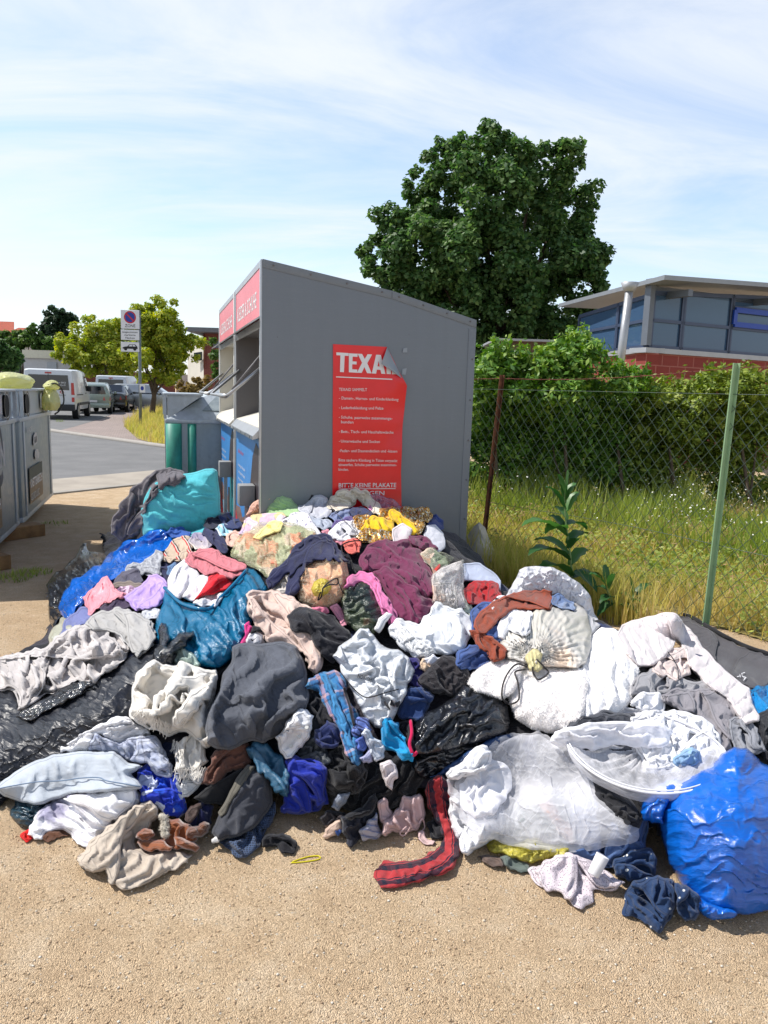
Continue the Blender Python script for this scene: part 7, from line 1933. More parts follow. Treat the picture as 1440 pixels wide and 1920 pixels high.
# hedge behind the fence: five shrubs
YH = 9.6
for i, (lab, rows, y, n, m, sz) in enumerate((
    ('bright green elder shrub rising right behind the grey container', [(905, 690, 40), (925, 660, 30), (960, 680, 44), (930, 730, 56), (975, 740, 56), (900, 760, 50), (915, 820, 60), (965, 830, 64), (930, 890, 56), (985, 900, 50), (890, 880, 40), (945, 655, 20)], YH, 21000, hedge_leaf, .085),
    ('tallest bright green elder shrub, left of the grey downpipe', [(1010, 680, 34), (1050, 650, 34), (1085, 635, 26), (1080, 665, 40), (1110, 660, 26), (1040, 710, 54), (1090, 720, 54), (1050, 780, 64), (1100, 790, 60), (1040, 860, 64), (1100, 870, 62), (1060, 920, 46)], YH+.1, 24000, hedge_leaf, .085),
    ('dark leafy hedge shrub below the grey downpipe', [(1150, 690, 22), (1170, 700, 26), (1140, 740, 44), (1185, 745, 46), (1160, 800, 62), (1210, 810, 58), (1160, 880, 64), (1215, 880, 60), (1170, 930, 44), (1195, 705, 22)], YH+.2, 21000, hedge_leaf, .08),
    ('yellow-green privet shrub left of the green fence post', [(1255, 735, 34), (1290, 720, 30), (1240, 770, 48), (1290, 780, 54), (1250, 840, 60), (1300, 850, 58), (1260, 905, 52), (1310, 910, 46), (1230, 720, 18), (1335, 720, 26)], YH+.1, 20000, privet_leaf, .075),
    ('yellow-green privet shrub at the right edge behind the fence', [(1370, 705, 28), (1400, 710, 34), (1440, 715, 36), (1360, 760, 48), (1410, 770, 54), (1460, 780, 60), (1370, 840, 60), (1430, 850, 62), (1380, 910, 52), (1450, 920, 60), (1340, 700, 18), (1480, 700, 30), (1490, 800, 60)], YH, 21000, privet_leaf, .075))):
    c = np.mean([rw[0] for rw in rows]); b_ = at(c, 940, y); b_[2] = 0
    r = np.random.default_rng(60+i)
    lb_ = px_lobes(rows, y)
    lb_ = [(a[0], a[1]+.25, a[2]-(.17 if a[2] > 1.5 else 0))+a[3:] for a in lb_]
    lb_ = [(a[0], a[1]+(.62 if a[2] < 1.2 else .25 if a[2] < 1.5 else -.3), a[2], a[3], .5, a[5]) for a in lb_]
    tree(lab, b_, lb_, n, sz, m, .04, 60+i, group='shrubs of the hedge behind the fence', name='shrub', limbs=2, shell=.3, sub=10, subr=.5, fork=.2, aspect=.45)
umb = simple('cream_umbel', (226, 222, 190), .8, var=.05)

# ---------------------------------------------------------------- meadow behind the fence
def grass(name, region, n, hmin, hmax, mats, seed, w=.004, lean=.35, label=None):
    r = np.random.default_rng(seed)
    pts = []
    while sum(len(p) for p in pts) < n:
        q = np.stack([r.uniform(*region['x'], n*2), r.uniform(*region['y'], n*2)], 1)
        q = q[region['f'](q[:, 0], q[:, 1])]
        if len(q) == 0: break
        pts.append(q)
    q = np.concatenate(pts)[:n]; n = len(q)
    pat_ = np.sin(q[:, 0]*1.7+1)*np.sin(q[:, 1]*2.3)+.6*np.sin(q[:, 0]*5+q[:, 1]*3)
    h = r.uniform(hmin, hmax, n)*(1+.25*pat_)
    a = r.uniform(0, 6.283, n); d = np.stack([np.cos(a), np.sin(a), np.zeros(n)], 1)
    sd = np.stack([-np.sin(a+r.normal(0, .6, n)), np.cos(a), np.zeros(n)], 1)
    z0 = np.c_[q, np.full(n, -.01)]
    ww = (w*r.uniform(.6, 1.5, n))[:, None]
    ln = r.uniform(.1, lean*1.6, n)[:, None]
    m1 = z0+d*h[:, None]*ln*.3+np.array([0, 0, 1])*(h*.55)[:, None]
    tp = z0+d*h[:, None]*ln+np.array([0, 0, 1])*h[:, None]
    V = np.stack([z0-sd*ww, z0+sd*ww, m1-sd*ww*.8, m1+sd*ww*.8, tp], 1).reshape(-1, 3)
    k = np.arange(n)*5
    F3 = np.concatenate([np.stack([k, k+1, k+3], 1), np.stack([k, k+3, k+2], 1), np.stack([k+2, k+3, k+4], 1)])
    u = np.repeat(np.clip(.5+.22*pat_+r.normal(0, .2, n), 0, 1), 5)
    o = mesh_obj(name, V, F3, mats, None, np.stack([u, u], 1), smooth=False)
    return tag(o, label, kind='stuff')
gr_m = leaf_mat('meadow_grass', [(.12, (130, 144, 62)), (.34, (176, 178, 84)), (.6, (206, 192, 114)), (.88, (200, 168, 124))], K=.95, trans=.45, scale=.8)
gr_g = leaf_mat('green_weeds', [(.2, (104, 132, 54)), (.5, (152, 170, 76)), (.8, (194, 200, 108))], K=.82, trans=.4)
# the fence: from the green post on the right, past the rusty post, to behind the containers
FG = atz(1325, 1175); FR = atz(905, 1052); FG[2] = FR[2] = 0
fdir = (FR-FG)/np.linalg.norm(FR-FG); fn = np.array([fdir[1], -fdir[0], 0])
if fn[1] < 0: fn = -fn
def behind(x, y): return (x-FG[0])*fn[0]+(y-FG[1])*fn[1]
sheet('meadow', [tuple((FG-fdir*5+fn*.05)[:2]), tuple((FG+fdir*9+fn*.05)[:2]), tuple((FG+fdir*9+fn*9)[:2]), tuple((FG-fdir*5+fn*14)[:2])], .006, SOIL)
grass('grass', dict(x=(.3, 7), y=(3.2, 10.4), f=lambda x, y: (behind(x, y) > .03) & (behind(x, y) < 6) & (x/y < .62)), 27000, .06, .24, gr_m, 71, w=.0032, label='tall dry yellow-green grass behind the fence')
grass('weeds', dict(x=(.3, 7), y=(4.5, 10.2), f=lambda x, y: (behind(x, y) > 1.6) & (behind(x, y) < 4.6) & (x/y < .62) & (np.sin(x*3.1+1)*np.sin(y*2.7) > -.1)), 6000, .25, .55, gr_g, 72, w=.0045, lean=.2, label='green flowering weeds at the foot of the hedge')
grass('grass_tufts', dict(x=(.62, 2.3), y=(3.9, 6.6), f=lambda x, y: (behind(x, y) > -.55) & (behind(x, y) <= .1) & (x > .66) & (x < 1.75)), 3200, .10, .38, gr_m, 73, w=.0035, label='tufts of dry grass along the foot of the fence')
# low broad leaves and seed heads among the grass
r = np.random.default_rng(76)
for nm, n, sz, zz, mt_, lb in (('weeds', 9000, .045, (.02, .22), gr_g, 'small broad leaves growing between the grass'), ('seed_heads', 2600, .05, (.16, .30), leaf_mat('seed_head', [(.2, (186, 150, 110)), (.6, (214, 182, 138)), (.9, (226, 206, 160))], K=.9), 'pale seed heads of the dry grass')):
    q = np.stack([r.uniform(.4, 6.5, n*5), r.uniform(3.4, 9.8, n*5)], 1)
    bh = behind(q[:, 0], q[:, 1]); cl = np.sin(q[:, 0]*3.3+q[:, 1])+np.sin(q[:, 1]*4.1-q[:, 0]*1.7)
    q = q[(bh > .03) & (bh < 4.4) & (q[:, 0]/q[:, 1] < .62) & ((cl > -.2) if nm == 'weeds' else (cl < .6))][:n]; n = len(q)
    P = np.c_[q, r.uniform(zz[0], zz[1], n)]
    N = r.normal(0, .45, (n, 3))+np.array([0, -.2, 1]) if nm == 'weeds' else r.normal(0, 1, (n, 3))*[1, 1, .2]
    N /= np.linalg.norm(N, axis=1, keepdims=True)
    tag(leaves_mesh(nm, P, N, sz, mt_, None, r, aspect=.5 if nm == 'weeds' else .16), lb, kind='stuff')
# small white flowers
r = np.random.default_rng(74)
n = 300
q = np.stack([r.uniform(.8, 6, n*4), r.uniform(4.8, 9.6, n*4)], 1)
bh = behind(q[:, 0], q[:, 1]); q = q[(bh > 1.4) & (bh < 4.4) & (q[:, 0]/q[:, 1] < .62) & (np.sin(q[:, 0]*2.1+.4)+np.sin(q[:, 1]*1.6+q[:, 0]) > -.2)][:n]; n = len(q)
P = np.c_[q, r.uniform(.28, .62, n)]
N = r.normal(0, .5, (n, 3))+np.array([0, -.3, 1]); N /= np.linalg.norm(N, axis=1, keepdims=True)
fl = leaves_mesh('wildflowers', P, N, .019, simple('white_petals', (240, 238, 226), .8), None, r, aspect=.9, droop=0)
tag(fl, 'tiny white wildflowers in the tall grass', kind='stuff')
# grass mound and weeds on the left verge
gm = gp((232, 800), (262, 778), (300, 766), (330, 770), (420, 790), (420, 842), (300, 836), (258, 824))
gmc = np.array(gm)
def in_poly(pts):
    pts = np.array(pts)
    return lambda x, y: inside(pts, x, y)
sheet('grass_verge', gm, .02, SOIL)
grass('verge_grass', dict(x=(gmc[:, 0].min(), gmc[:, 0].max()), y=(gmc[:, 1].min(), gmc[:, 1].max()), f=in_poly(gm)), 14000, .12, .42, gr_m, 75, w=.010, label='overgrown yellow-green grass on the verge below the sign')
for i, (px, py, n, hh) in enumerate(((104, 982, 70, .07), (20, 1086, 160, .06), (60, 1075, 160, .06), (112, 791, 60, .2), (1425, 1640, 14, .09))):
    c = atz(px, py)
    grass('grass_tuft', dict(x=(c[0]-.16, c[0]+.16), y=(c[1]-.12, c[1]+.12), f=lambda x, y, c=c: (x-c[0])**2+(y-c[1])**2 < .02), n, hh*.5, hh, gr_g, 80+i, w=.003, lean=.8, label='small weed tufts growing in the gravel')

# ---------------------------------------------------------------- fence
fence = thing('chain_link_fence', 'green chain-link fence with a rusty and a green post, barbed wire on top', 'fence', FG)
wire_m = simple('green_coated_wire', (70, 88, 76), .4, var=.1, spec=.5)
rust = simple('rusty_steel', (116, 72, 50), .85, var=.3, vs=18, bump=.002, bs=120)
rust_w = simple('rusty_wire', (120, 66, 54), .85, var=.2)
green_post = simple('pale_green_paint', (142, 174, 132), .5, K=.9, var=.1, vs=4)
F0, F1 = -4.2, 5.2           # along fdir, metres from the green post
HTOP = 1.49
geo = []
pitch, rowh = .098, .112
nw = int((F1-F0)/(pitch/2))
for i in range(nw):
    s0 = F0+i*pitch/2*1.0
    if i % 2: continue
    for up in (0, 1):
        pts = []
        # each wire runs diagonally from bottom to top
        nseg = int(HTOP/(rowh/2))
        x = s0
        for k in (0, nseg):
            pts.append((s0+(k*pitch/2 if up else -k*pitch/2), k*rowh/2))
        (sa, za), (sb, zb_) = pts
        # clip to the fence length
        if max(sa, sb) < F0 or min(sa, sb) > F1: continue
        def cl_(s_, z_, s2, z2):
            if s_ < F0: t = (F0-s_)/(s2-s_); return F0, z_+(z2-z_)*t
            if s_ > F1: t = (F1-s_)/(s2-s_); return F1, z_+(z2-z_)*t
            return s_, z_
        A_ = cl_(sa, za, sb, zb_); B_ = cl_(sb, zb_, sa, za)
        m = 5
        P = []
        for k in range(m):
            u = k/(m-1); ss = A_[0]+(B_[0]-A_[0])*u; zz = A_[1]+(B_[1]-A_[1])*u
            sag = .018*math.sin(ss*1.3)+.01*math.sin(ss*3.1+zz*2)
            P.append(fdir*ss+fn*(sag*(zz/1.2)+(.0016 if up else -.0016))+np.array([0, 0, zz+.02]))
        geo.append(tube_geo(np.array(P), .0018, 4))
V, Fc = merge_geo(geo)
mesh_obj('wire_mesh', V, Fc, wire_m, fence)
for z in (.55, HTOP+.02):
    P = np.array([fdir*s_+fn*(.012*math.sin(s_*1.3)*(z/1.2))+np.array([0, 0, z+(.012*math.sin(s_*2.2) if z < 1.3 else 0)]) for s_ in np.linspace(F0, F1, 60)])
    tube('tension_wire', P, .0019, wire_m, fence, 4)
sr = float((FR-FG)@fdir)
zt_g = at(1384, 681, FG[1]-.02)[2]; zt_r = at(938, 703, FR[1])[2]
lean_g = .03
post = bmesh.new()
for a_, b_ in (((-.021, -.004), (.021, .004)), ((-.004, -.004), (.004, .044))):
    vs_ = []
    for z, ox in ((0, 0), (zt_g, lean_g)):
        for x_, y_ in ((a_[0], a_[1]), (b_[0], a_[1]), (b_[0], b_[1]), (a_[0], b_[1])):
            pw_ = fdir*(-x_)-fn*(y_+.008)
            vs_.append(post.verts.new((pw_[0]+ox*.9, pw_[1], z)))
    for f in ((0, 1, 2, 3), (7, 6, 5, 4), (0, 4, 5, 1), (1, 5, 6, 2), (2, 6, 7, 3), (3, 7, 4, 0)): post.faces.new([vs_[k] for k in f])
gpo = bm_obj('post', post, green_post, fence, bevel=.001); gpo['label'] = 'pale green angle-iron post'
rp = fdir*sr
bm = bmesh.new()
for a_, b_ in (((-.02, -.003), (.02, .003)), ((-.003, -.003), (.003, .035))):
    vs_ = []
    for z, ox in ((0, 0), (zt_r, .095)):
        for x_, y_ in ((a_[0], a_[1]), (b_[0], a_[1]), (b_[0], b_[1]), (a_[0], b_[1])):
            pw_ = rp+fdir*(-x_)-fn*(y_+.008)
            vs_.append(bm.verts.new((pw_[0]+ox, pw_[1], z)))
    for f in ((0, 1, 2, 3), (7, 6, 5, 4), (0, 4, 5, 1), (1, 5, 6, 2), (2, 6, 7, 3), (3, 7, 4, 0)): bm.faces.new([vs_[k] for k in f])
rpo = bm_obj('post', bm, rust, fence); rpo['label'] = 'rusty brown post'
bm = bmesh.new(); add_box(bm, tuple(fdir*(-2.6)+[-.02, -.02, 0]), tuple(fdir*(-2.6)+[.02, .02, 1.7])); bm_obj('post', bm, green_post, fence)
# barbed wire, tied to the post tops
def fz(s_): return np.interp(s_, [-2.6, 0, sr, F1], [zt_g-.02, zt_g-.025, zt_r-.03, zt_r-.08])
S_ = np.linspace(F0+1.6, F1, 120)
W1 = np.array([fdir*s_+fn*.0+np.array([.027*fz(s_)/1.8+.07*math.exp(-((s_-sr)/.8)**2), 0, fz(s_)-.035*math.sin(math.pi*np.clip((s_)/sr, 0, 1))+.003*math.sin(s_*40)]) for s_ in S_])
W2 = W1+np.stack([np.zeros(120), .003*np.cos(S_*40), -.003*np.sin(S_*40)], 1)
g_ = [tube_geo(W1, .0022, 4), tube_geo(W2, .0022, 4)]
for s_ in np.arange(F0+1.7, F1, .1):
    c = np.array([np.interp(s_, S_, W1[:, k]) for k in range(3)])
    for k in range(2):
        d = r.normal(0, 1, 3); d /= np.linalg.norm(d); g_.append(tube_geo(np.array([c-d*.014, c+d*.014]), .0017, 3))
V, Fc = merge_geo(g_); mesh_obj('barbed_wire', V, Fc, rust_w, fence)

# pale stone slab by the container's back corner
stn = atz(890, 1040, .2)
bm = bmesh.new(); bmesh.ops.create_icosphere(bm, subdivisions=3, radius=.3)
for v in bm.verts:
    k = 1+.12*math.sin(v.co.x*14+1)+.1*math.sin(v.co.y*17)+.08*math.sin(v.co.z*21)
    v.co = Vector((v.co.x*.55*k, v.co.y*.6*k, v.co.z*.95*k))
st_o = bm_obj('rock', bm, simple('pale_stone', (206, 196, 178), .9, var=.2, vs=8, bump=.01, bs=25), None, True)
st_o.location = (float(atz(885, 1075)[0])+.04, 6.1, .08); tag(st_o, 'pale stone standing between the grey container and the rusty post', 'rock')

# ---------------------------------------------------------------- tall leafy weed before the fence
plant_leaf = leaf_mat('thistle_leaf', [(.2, (44, 86, 44)), (.5, (70, 118, 58)), (.8, (104, 150, 76))], rough=.4, trans=.3, K=.8)
stem_m = simple('pale_green_stem', (124, 150, 92), .6, var=.08)
def big_leaf(P0, d, L, w, fold, r, up=.4):
    """a lanceolate leaf along d, arching down"""
    n = 9; m = 5
    d = np.asarray(d, float); d /= np.linalg.norm(d)
    sd = np.cross(d, [0, 0, 1]); sd /= np.linalg.norm(sd)+1e-9
    V = []
    for i in range(n):
        u = i/(n-1)
        c = P0+d*L*u*(1-.12*u)+np.array([0, 0, 1])*(up*L*u-.55*L*u*u)
        ww = w*(math.sin(math.pi*min(1, u*.93+.07))**.75)*(1-.25*u)+.002
        for j in range(m):
            v = j/(m-1)*2-1
            V.append(c+sd*ww*v*(1+.10*math.sin(u*26+j))+np.array([0, 0, 1])*(abs(v)*ww*fold+.004*math.sin(u*20+v*3)))
    Fc = [(i*m+j, i*m+j+1, (i+1)*m+j+1, (i+1)*m+j) for i in range(n-1) for j in range(m-1)]
    return V, Fc
def weed(label, px, py, y, stems, leaves, seed):
    r = np.random.default_rng(seed)
    b0 = at(px, py, y); b0[2] = 0
    t = thing('weed', label, 'plant', b0)
    for sp in stems:
        P = spline([np.array([0, 0, 0])]+[at(a, b, y)-b0 for a, b in sp], 20)
        tube('stem', P, .008, stem_m, t, 7, np.linspace(1.2, .5, len(P)))
    for (ax, ay, tx, ty, w, dy) in leaves:
        p0 = at(ax, ay, y)-b0; p1 = at(tx, ty, y+dy)-b0
        d = p1-p0; L = np.linalg.norm(d); d = d/L
        V, Fc = big_leaf(p0, d, L*1.04, w*1.25, .35, r, up=.10)
        # keep the tip where the photo shows it
        V = np.array(V); u = np.repeat(np.arange(9)/8, 5)[:, None]
        V = V+(p1-V[8*5+2])*u
        uu = r.random()
        mesh_obj('leaf', V, Fc, plant_leaf, t, np.full((len(V), 2), uu))
    return t
weed('tall broad-leaved weed standing before the fence', 1078, 1130, 4.95, [[(1070, 1050), (1060, 970), (1058, 900)]],
     [(1060, 935, 1065, 880, .034, 0), (1060, 935, 1045, 888, .030, -.02), (1058, 940, 1080, 905, .030, .04), (1060, 955, 1023, 912, .034, -.05), (1062, 960, 1086, 922, .034, .05),
      (1062, 990, 1022, 1000, .05, -.12), (1062, 985, 1100, 992, .05, .1), (1062, 1005, 978, 985, .055, -.18), (1062, 1000, 1030, 966, .04, .1), (1064, 1020, 1102, 1000, .045, .14), (1066, 1050, 990, 1040, .06, -.2), (1066, 1040, 1000, 1012, .055, .15), (1068, 1060, 1105, 1030, .05, .1), (1072, 1075, 1120, 1110, .06, -.15), (1070, 1080, 1010, 1070, .06, -.25), (1072, 1085, 1130, 1085, .05, .15), (1064, 975, 1040, 950, .035, .08), (1066, 1030, 1085, 1010, .035, -.1), (1074, 1095, 1100, 1150, .05, -.2), (1072, 1090, 1040, 1110, .05, .1), (1060, 945, 1052, 905, .028, .03)], 91)
weed('low broad-leaved weed between cream bag and puffer jacket', 1165, 1160, 4.75, [[(1140, 1110), (1133, 1080)], [(1185, 1130), (1190, 1105)]],
     [(1138, 1100, 1105, 1075, .03, 0), (1138, 1100, 1133, 1058, .028, .03), (1140, 1105, 1150, 1075, .028, -.03), (1188, 1120, 1180, 1080, .028, 0), (1188, 1120, 1222, 1095, .03, .05), (1186, 1125, 1205, 1130, .03, -.06), (1186, 1128, 1160, 1112, .03, .04), (1150, 1120, 1125, 1130, .035, -.06), (1160, 1135, 1195, 1150, .04, -.08), (1152, 1130, 1120, 1155, .04, -.05), (1140, 1108, 1118, 1100, .025, .05)], 92)

# stray pebbles on the near gravel: far too many to count
r = np.random.default_rng(95)
n = 26000
yy = 1.2+r.random(n)**1.6*3.6; xx = r.uniform(-1, 1, n)*(yy*.56+.1)
sz = .0016+.0032*r.random(n)**3
base = np.array([(1, 0, 0), (-1, 0, 0), (0, 1, 0), (0, -1, 0), (0, 0, 1), (0, 0, -1)], float)
rot = r.uniform(0, 6.28, n)
sc3 = r.uniform(.6, 1.3, (n, 3))*sz[:, None]; sc3[:, 2] *= .7
V = base[None]*sc3[:, None, :]
cx_, sx_ = np.cos(rot)[:, None], np.sin(rot)[:, None]
V = np.stack([V[..., 0]*cx_-V[..., 1]*sx_, V[..., 0]*sx_+V[..., 1]*cx_, V[..., 2]], -1)+np.c_[xx, yy, sz*.35][:, None, :]
tri = np.array([(0, 2, 4), (2, 1, 4), (1, 3, 4), (3, 0, 4), (2, 0, 5), (1, 2, 5), (3, 1, 5), (0, 3, 5)])
F3 = (tri[None]+(np.arange(n)*6)[:, None, None]).reshape(-1, 3)
pm = NB('pebble_mix')
uu = pm.n('ShaderNodeSeparateXYZ', {0: pm.n('ShaderNodeTexCoord').outputs['UV']}).outputs[0]
pcol = pm.ramp(uu, [(0, lin((172, 146, 118), .85)), (.4, lin((204, 176, 142), .85)), (.75, lin((214, 190, 156), .8)), (.95, lin((236, 226, 210), .8))])
pb_ = pm.finish(pm.bsdf(Base_Color=pcol, Roughness=.9).outputs[0])
u = np.repeat(r.random(n), 6)
tag(mesh_obj('gravel', V.reshape(-1, 3), F3, pb_, None, np.stack([u, u], 1), smooth=False), 'loose gravel grains on the sandy ground', kind='stuff')
# ---------------------------------------------------------------- buildings
def brick_mat(name, c1, c2, mort, bw=.30, bh=.12, K=.75, ms=.012):
    b = NB(name)
    uv = b.coord('UV')
    br = b.n('ShaderNodeTexBrick', {'Vector': uv, 'Color1': lin(c1, K), 'Color2': lin(c2, K), 'Mortar': lin(mort, K), 'Scale': 1.0, 'Mortar Size': ms, 'Brick Width': bw, 'Row Height': bh})
    n = b.noise(uv, .8, 5, .65)
    col = b.mix(.3, br.outputs[0], b.ramp(n.outputs[0], [(.3, (.75, .75, .75, 1)), (.7, (1.15, 1.15, 1.15, 1))]), 'MULTIPLY')
    p = b.bsdf(Base_Color=col, Roughness=.9, Normal=b.bump(br.outputs[1], .006, -.4))
    return b.finish(p.outputs[0])
BRICK = brick_mat('red_brick', (150, 74, 60), (136, 64, 54), (150, 110, 98), .25, .08)
BLOCK = brick_mat('red_block_wall', (152, 66, 58), (142, 60, 54), (176, 110, 100), .50, .25, ms=.012)
ROOFT = brick_mat('red_roof_tiles', (186, 84, 56), (170, 76, 52), (110, 56, 40), .3, .35)
CREAM = simple('cream_render', (234, 228, 214), .85, var=.05, vs=1)
LGREY = simple('light_grey_metal', (176, 180, 186), .5, .3, var=.05)
MGREY = simple('mid_grey_frame', (108, 116, 128), .5, .2, var=.05)
DGREY = simple('dark_window', (46, 52, 58), .15, var=.05)
def slab(name, p0, p1, z0, z1, mat, parent, th=.25, org=(0, 0, 0)):
    """upright wall from p0 to p1 with metric UVs on its faces; thickness away from the camera"""
    p0 = np.array([p0[0], p0[1], 0.]); p1 = np.array([p1[0], p1[1], 0.])
    d = p1-p0; L = np.linalg.norm(d); d /= L; n = np.array([-d[1], d[0], 0])
    if n@((p0+p1)/2-CAM) < 0: n = -n
    V = []; UV = []
    for off in (0, th):
        for s_, z in ((0, z0), (L, z0), (L, z1), (0, z1)):
            V.append(p0+d*s_+n*off+np.array([0, 0, z])-np.asarray(org)); UV.append((s_+off, z))
    Fc = [(0, 1, 2, 3), (5, 4, 7, 6), (0, 4, 5, 1), (1, 5, 6, 2), (2, 6, 7, 3), (3, 7, 4, 0)]
    return mesh_obj(name, V, Fc, mat, parent, UV, smooth=False)

# school-like building on the right: block base, window bands, curved roof
Y0 = 17.0
c0 = at(1213, 656, Y0); zs = float(c0[2]); c0 = c0*[1, 1, 0]
dR = np.array([3.9, 2.0, 0]); dR /= np.linalg.norm(dR)
dL = np.array([-.42, 3.0, 0]); dL /= np.linalg.norm(dL)
hall = thing('building', 'modern red building with blue-grey glazing and curved metal roof', 'building', c0)
O_ = c0
eR = c0+dR*16; eL = c0+dL*4.2
slab('base_wall', c0, eR, -.3, zs-.06, BLOCK, hall, .3, O_)
slab('base_wall', c0+dL*.01, eL, -.3, zs-.06, BLOCK, hall, .3, O_)
slab('sill_band', c0-dR*.06+[0, -.07, 0], eR+[0, -.07, 0], zs-.06, zs+.05, LGREY, hall, .5, O_)
slab('sill_band', c0+dL*.0+[-.07, 0, 0], eL+[-.07, 0, 0], zs-.06, zs+.05, LGREY, hall, .5, O_)
gm_ = NB('tinted_glass')
lw = gm_.n('ShaderNodeTexNoise', {'Scale': .6}); 
gp_ = gm_.bsdf(Base_Color=(.045, .09, .17, 1), Roughness=.04)
gp_.inputs['Specular IOR Level'].default_value = .5
gp_.inputs['IOR'].default_value = 1.5
GLASS = gm_.finish(gp_.outputs[0])
ztop0 = float(at(1228, 545, Y0)[2]); zroof = float(at(1228, 521, Y0-.4)[2])
frame_m = simple('blue_grey_frame', (70, 84, 112), .45, .2, var=.04)
blue_fr = simple('bright_blue_frame', (30, 72, 176), .45, var=.04)
def window_band(p0, d, cols, zlo, zhi_f, parent, opening=None):
    """cols: widths; each column is a window of two or three panes in its frame"""
    s_ = .06
    for ci, w in enumerate(cols):
        a = p0+d*s_; b = p0+d*(s_+w)
        zh0, zh1 = zhi_f(s_), zhi_f(s_+w)
        nrm = np.array([d[1], -d[0], 0])
        if nrm@(a-CAM) > 0: nrm = -nrm
        f = bmesh.new()
        def bar(q0, q1, wd, dp=.09):
            q0 = np.asarray(q0); q1 = np.asarray(q1)
            ax_ = (q1-q0)/np.linalg.norm(q1-q0); sd_ = np.cross(ax_, nrm)
            vs_ = []
            for q in (q0, q1):
                for u, v in ((-1, 0), (1, 0), (1, -1), (-1, -1)):
                    vs_.append(f.verts.new(tuple(q+sd_*u*wd/2+nrm*(.04+v*dp)-O_)))
            for k in ((0, 1, 2, 3), (7, 6, 5, 4), (0, 4, 5, 1), (1, 5, 6, 2), (2, 6, 7, 3), (3, 7, 4, 0)): f.faces.new([vs_[i] for i in k])
        Zv = np.array([0, 0, 1.])
        bar(a+Zv*zlo, a+Zv*zh0, .09); bar(b+Zv*zlo, b+Zv*zh1, .09)
        bar(a+Zv*zlo, b+Zv*zlo, .09, .088); bar(a+Zv*zh0, b+Zv*zh1, .09, .088)
        zm = zlo+.58; zu = zlo+1.06
        bar(a+Zv*zm, b+Zv*zm, .07, .085)
        if min(zh0, zh1) > zu+.2: bar(a+Zv*zu, b+Zv*zu, .06, .085)
        fo = bm_obj('window', f, frame_m, parent)
        q = [a+Zv*zlo, b+Zv*zlo, b+Zv*zh1, a+Zv*zh0]
        quad('pane', [p-O_ for p in q] if np.cross(q[1]-q[0], q[2]-q[0])@nrm > 0 else [p-O_ for p in q[::-1]], GLASS, fo, .02)
        if opening == ci:
            f = bmesh.new()
            a2, b2 = a+d*.05, b-d*.05
            for q0, q1 in ((a2+Zv*(zm+.08), b2+Zv*(zm+.08)), (a2+Zv*(zu-.07), b2+Zv*(zu-.07)), (a2+Zv*(zm+.08), a2+Zv*(zu-.07)), (b2+Zv*(zm+.08), b2+Zv*(zu-.07))): bar(q0+nrm*.05, q1+nrm*.05, .12, .06)
            bm_obj('opening_frame', f, blue_fr, fo)
        s_ += w+.04
zhiR = lambda s_: ztop0-.05+.055*s_
window_band(c0, dR, [.92, 1.55, 1.6, 1.6, 1.6, 1.6, 1.6], zs+.07, zhiR, hall, opening=2)
window_band(c0, dL, [1.5, 2.4], zs+.07, lambda s_: ztop0-.10-.02*s_, hall)
# corner post, roof slab over the right wing, gutter, rafters, folded roof over the left wing
slab('corner_post', c0+[-.05, -.09, 0], c0+[.06, -.05, 0], zs+.1, ztop0+.25, MGREY, hall, .2, O_)
rb_ = bmesh.new()
n_r = np.array([dR[1], -dR[0], 0])
if n_r[1] > 0: n_r = -n_r
for (s0, s1) in ((-.45, 16),):
    pr = []
    for s_ in np.linspace(s0, s1, 13):
        z_ = zroof-.02+.42*math.sin(min(1, (s_+.25)/14)*1.45)
        pr.append((s_, z_))
    rows = []
    for s_, z_ in pr:
        e0 = c0+dR*s_+n_r*.75; e1 = c0+dR*s_+dL*4.7
        rows.append([rb_.verts.new(tuple(np.array([e[0], e[1], z])-O_)) for e, z in ((e0, z_-.075), (e0, z_+.02), (e1, z_+.02), (e1, z_-.07))])
    for i in range(len(rows)-1):
        for k in range(4): rb_.faces.new((rows[i][k], rows[i+1][k], rows[i+1][(k+1) % 4], rows[i][(k+1) % 4]))
    rb_.faces.new(rows[0]); rb_.faces.new(rows[-1][::-1])
bm_obj('roof', rb_, simple('grey_roof_sheet', (148, 154, 162), .5, .3, var=.05), hall)
for s_ in (.5, 3.4, 6.4, 9.4):
    e = c0+dR*s_; z_ = zroof-.2+.03*s_
    bmr = bmesh.new(); q = [e+n_r*.62, e-n_r*.0]
    vs_ = []
    for p in q:
        for u in (-.07, .07):
            for z in (z_-.16, z_-.02): vs_.append(bmr.verts.new(tuple(np.array([p[0], p[1], z])+dR*u-O_)))
    for k in ((0, 1, 3, 2), (4, 6, 7, 5), (0, 4, 5, 1), (2, 3, 7, 6), (0, 2, 6, 4), (1, 5, 7, 3)): bmr.faces.new([vs_[i] for i in k])
    bm_obj('rafter', bmr, MGREY, hall)
slab('fascia', c0+dR*.02, eR, ztop0-.02, zroof-.1, MGREY, hall, .12, O_)
pa_, pb2 = at(1180, 545, 16.2), at(1156, 735, 16.0)
tube('downpipe', np.array([pa_, pa_*.5+pb2*.5, pb2])-O_, .085, simple('zinc', (176, 178, 182), .4, .5, var=.05), hall, 14)
tube('pipe_head', np.array([pa_+[0, 0, -.02], pa_+[0, 0, .16]])-O_, .15, LGREY, hall, 14, np.array([.7, 1.25]))
text_fit('graffiti', 'SMAE', np.array(at(1322, 722, 19.0))-O_+[0, -.35, 0], dR, (0, 0, 1), .9, .28, simple('grey_tag', (166, 140, 138), .8), hall)

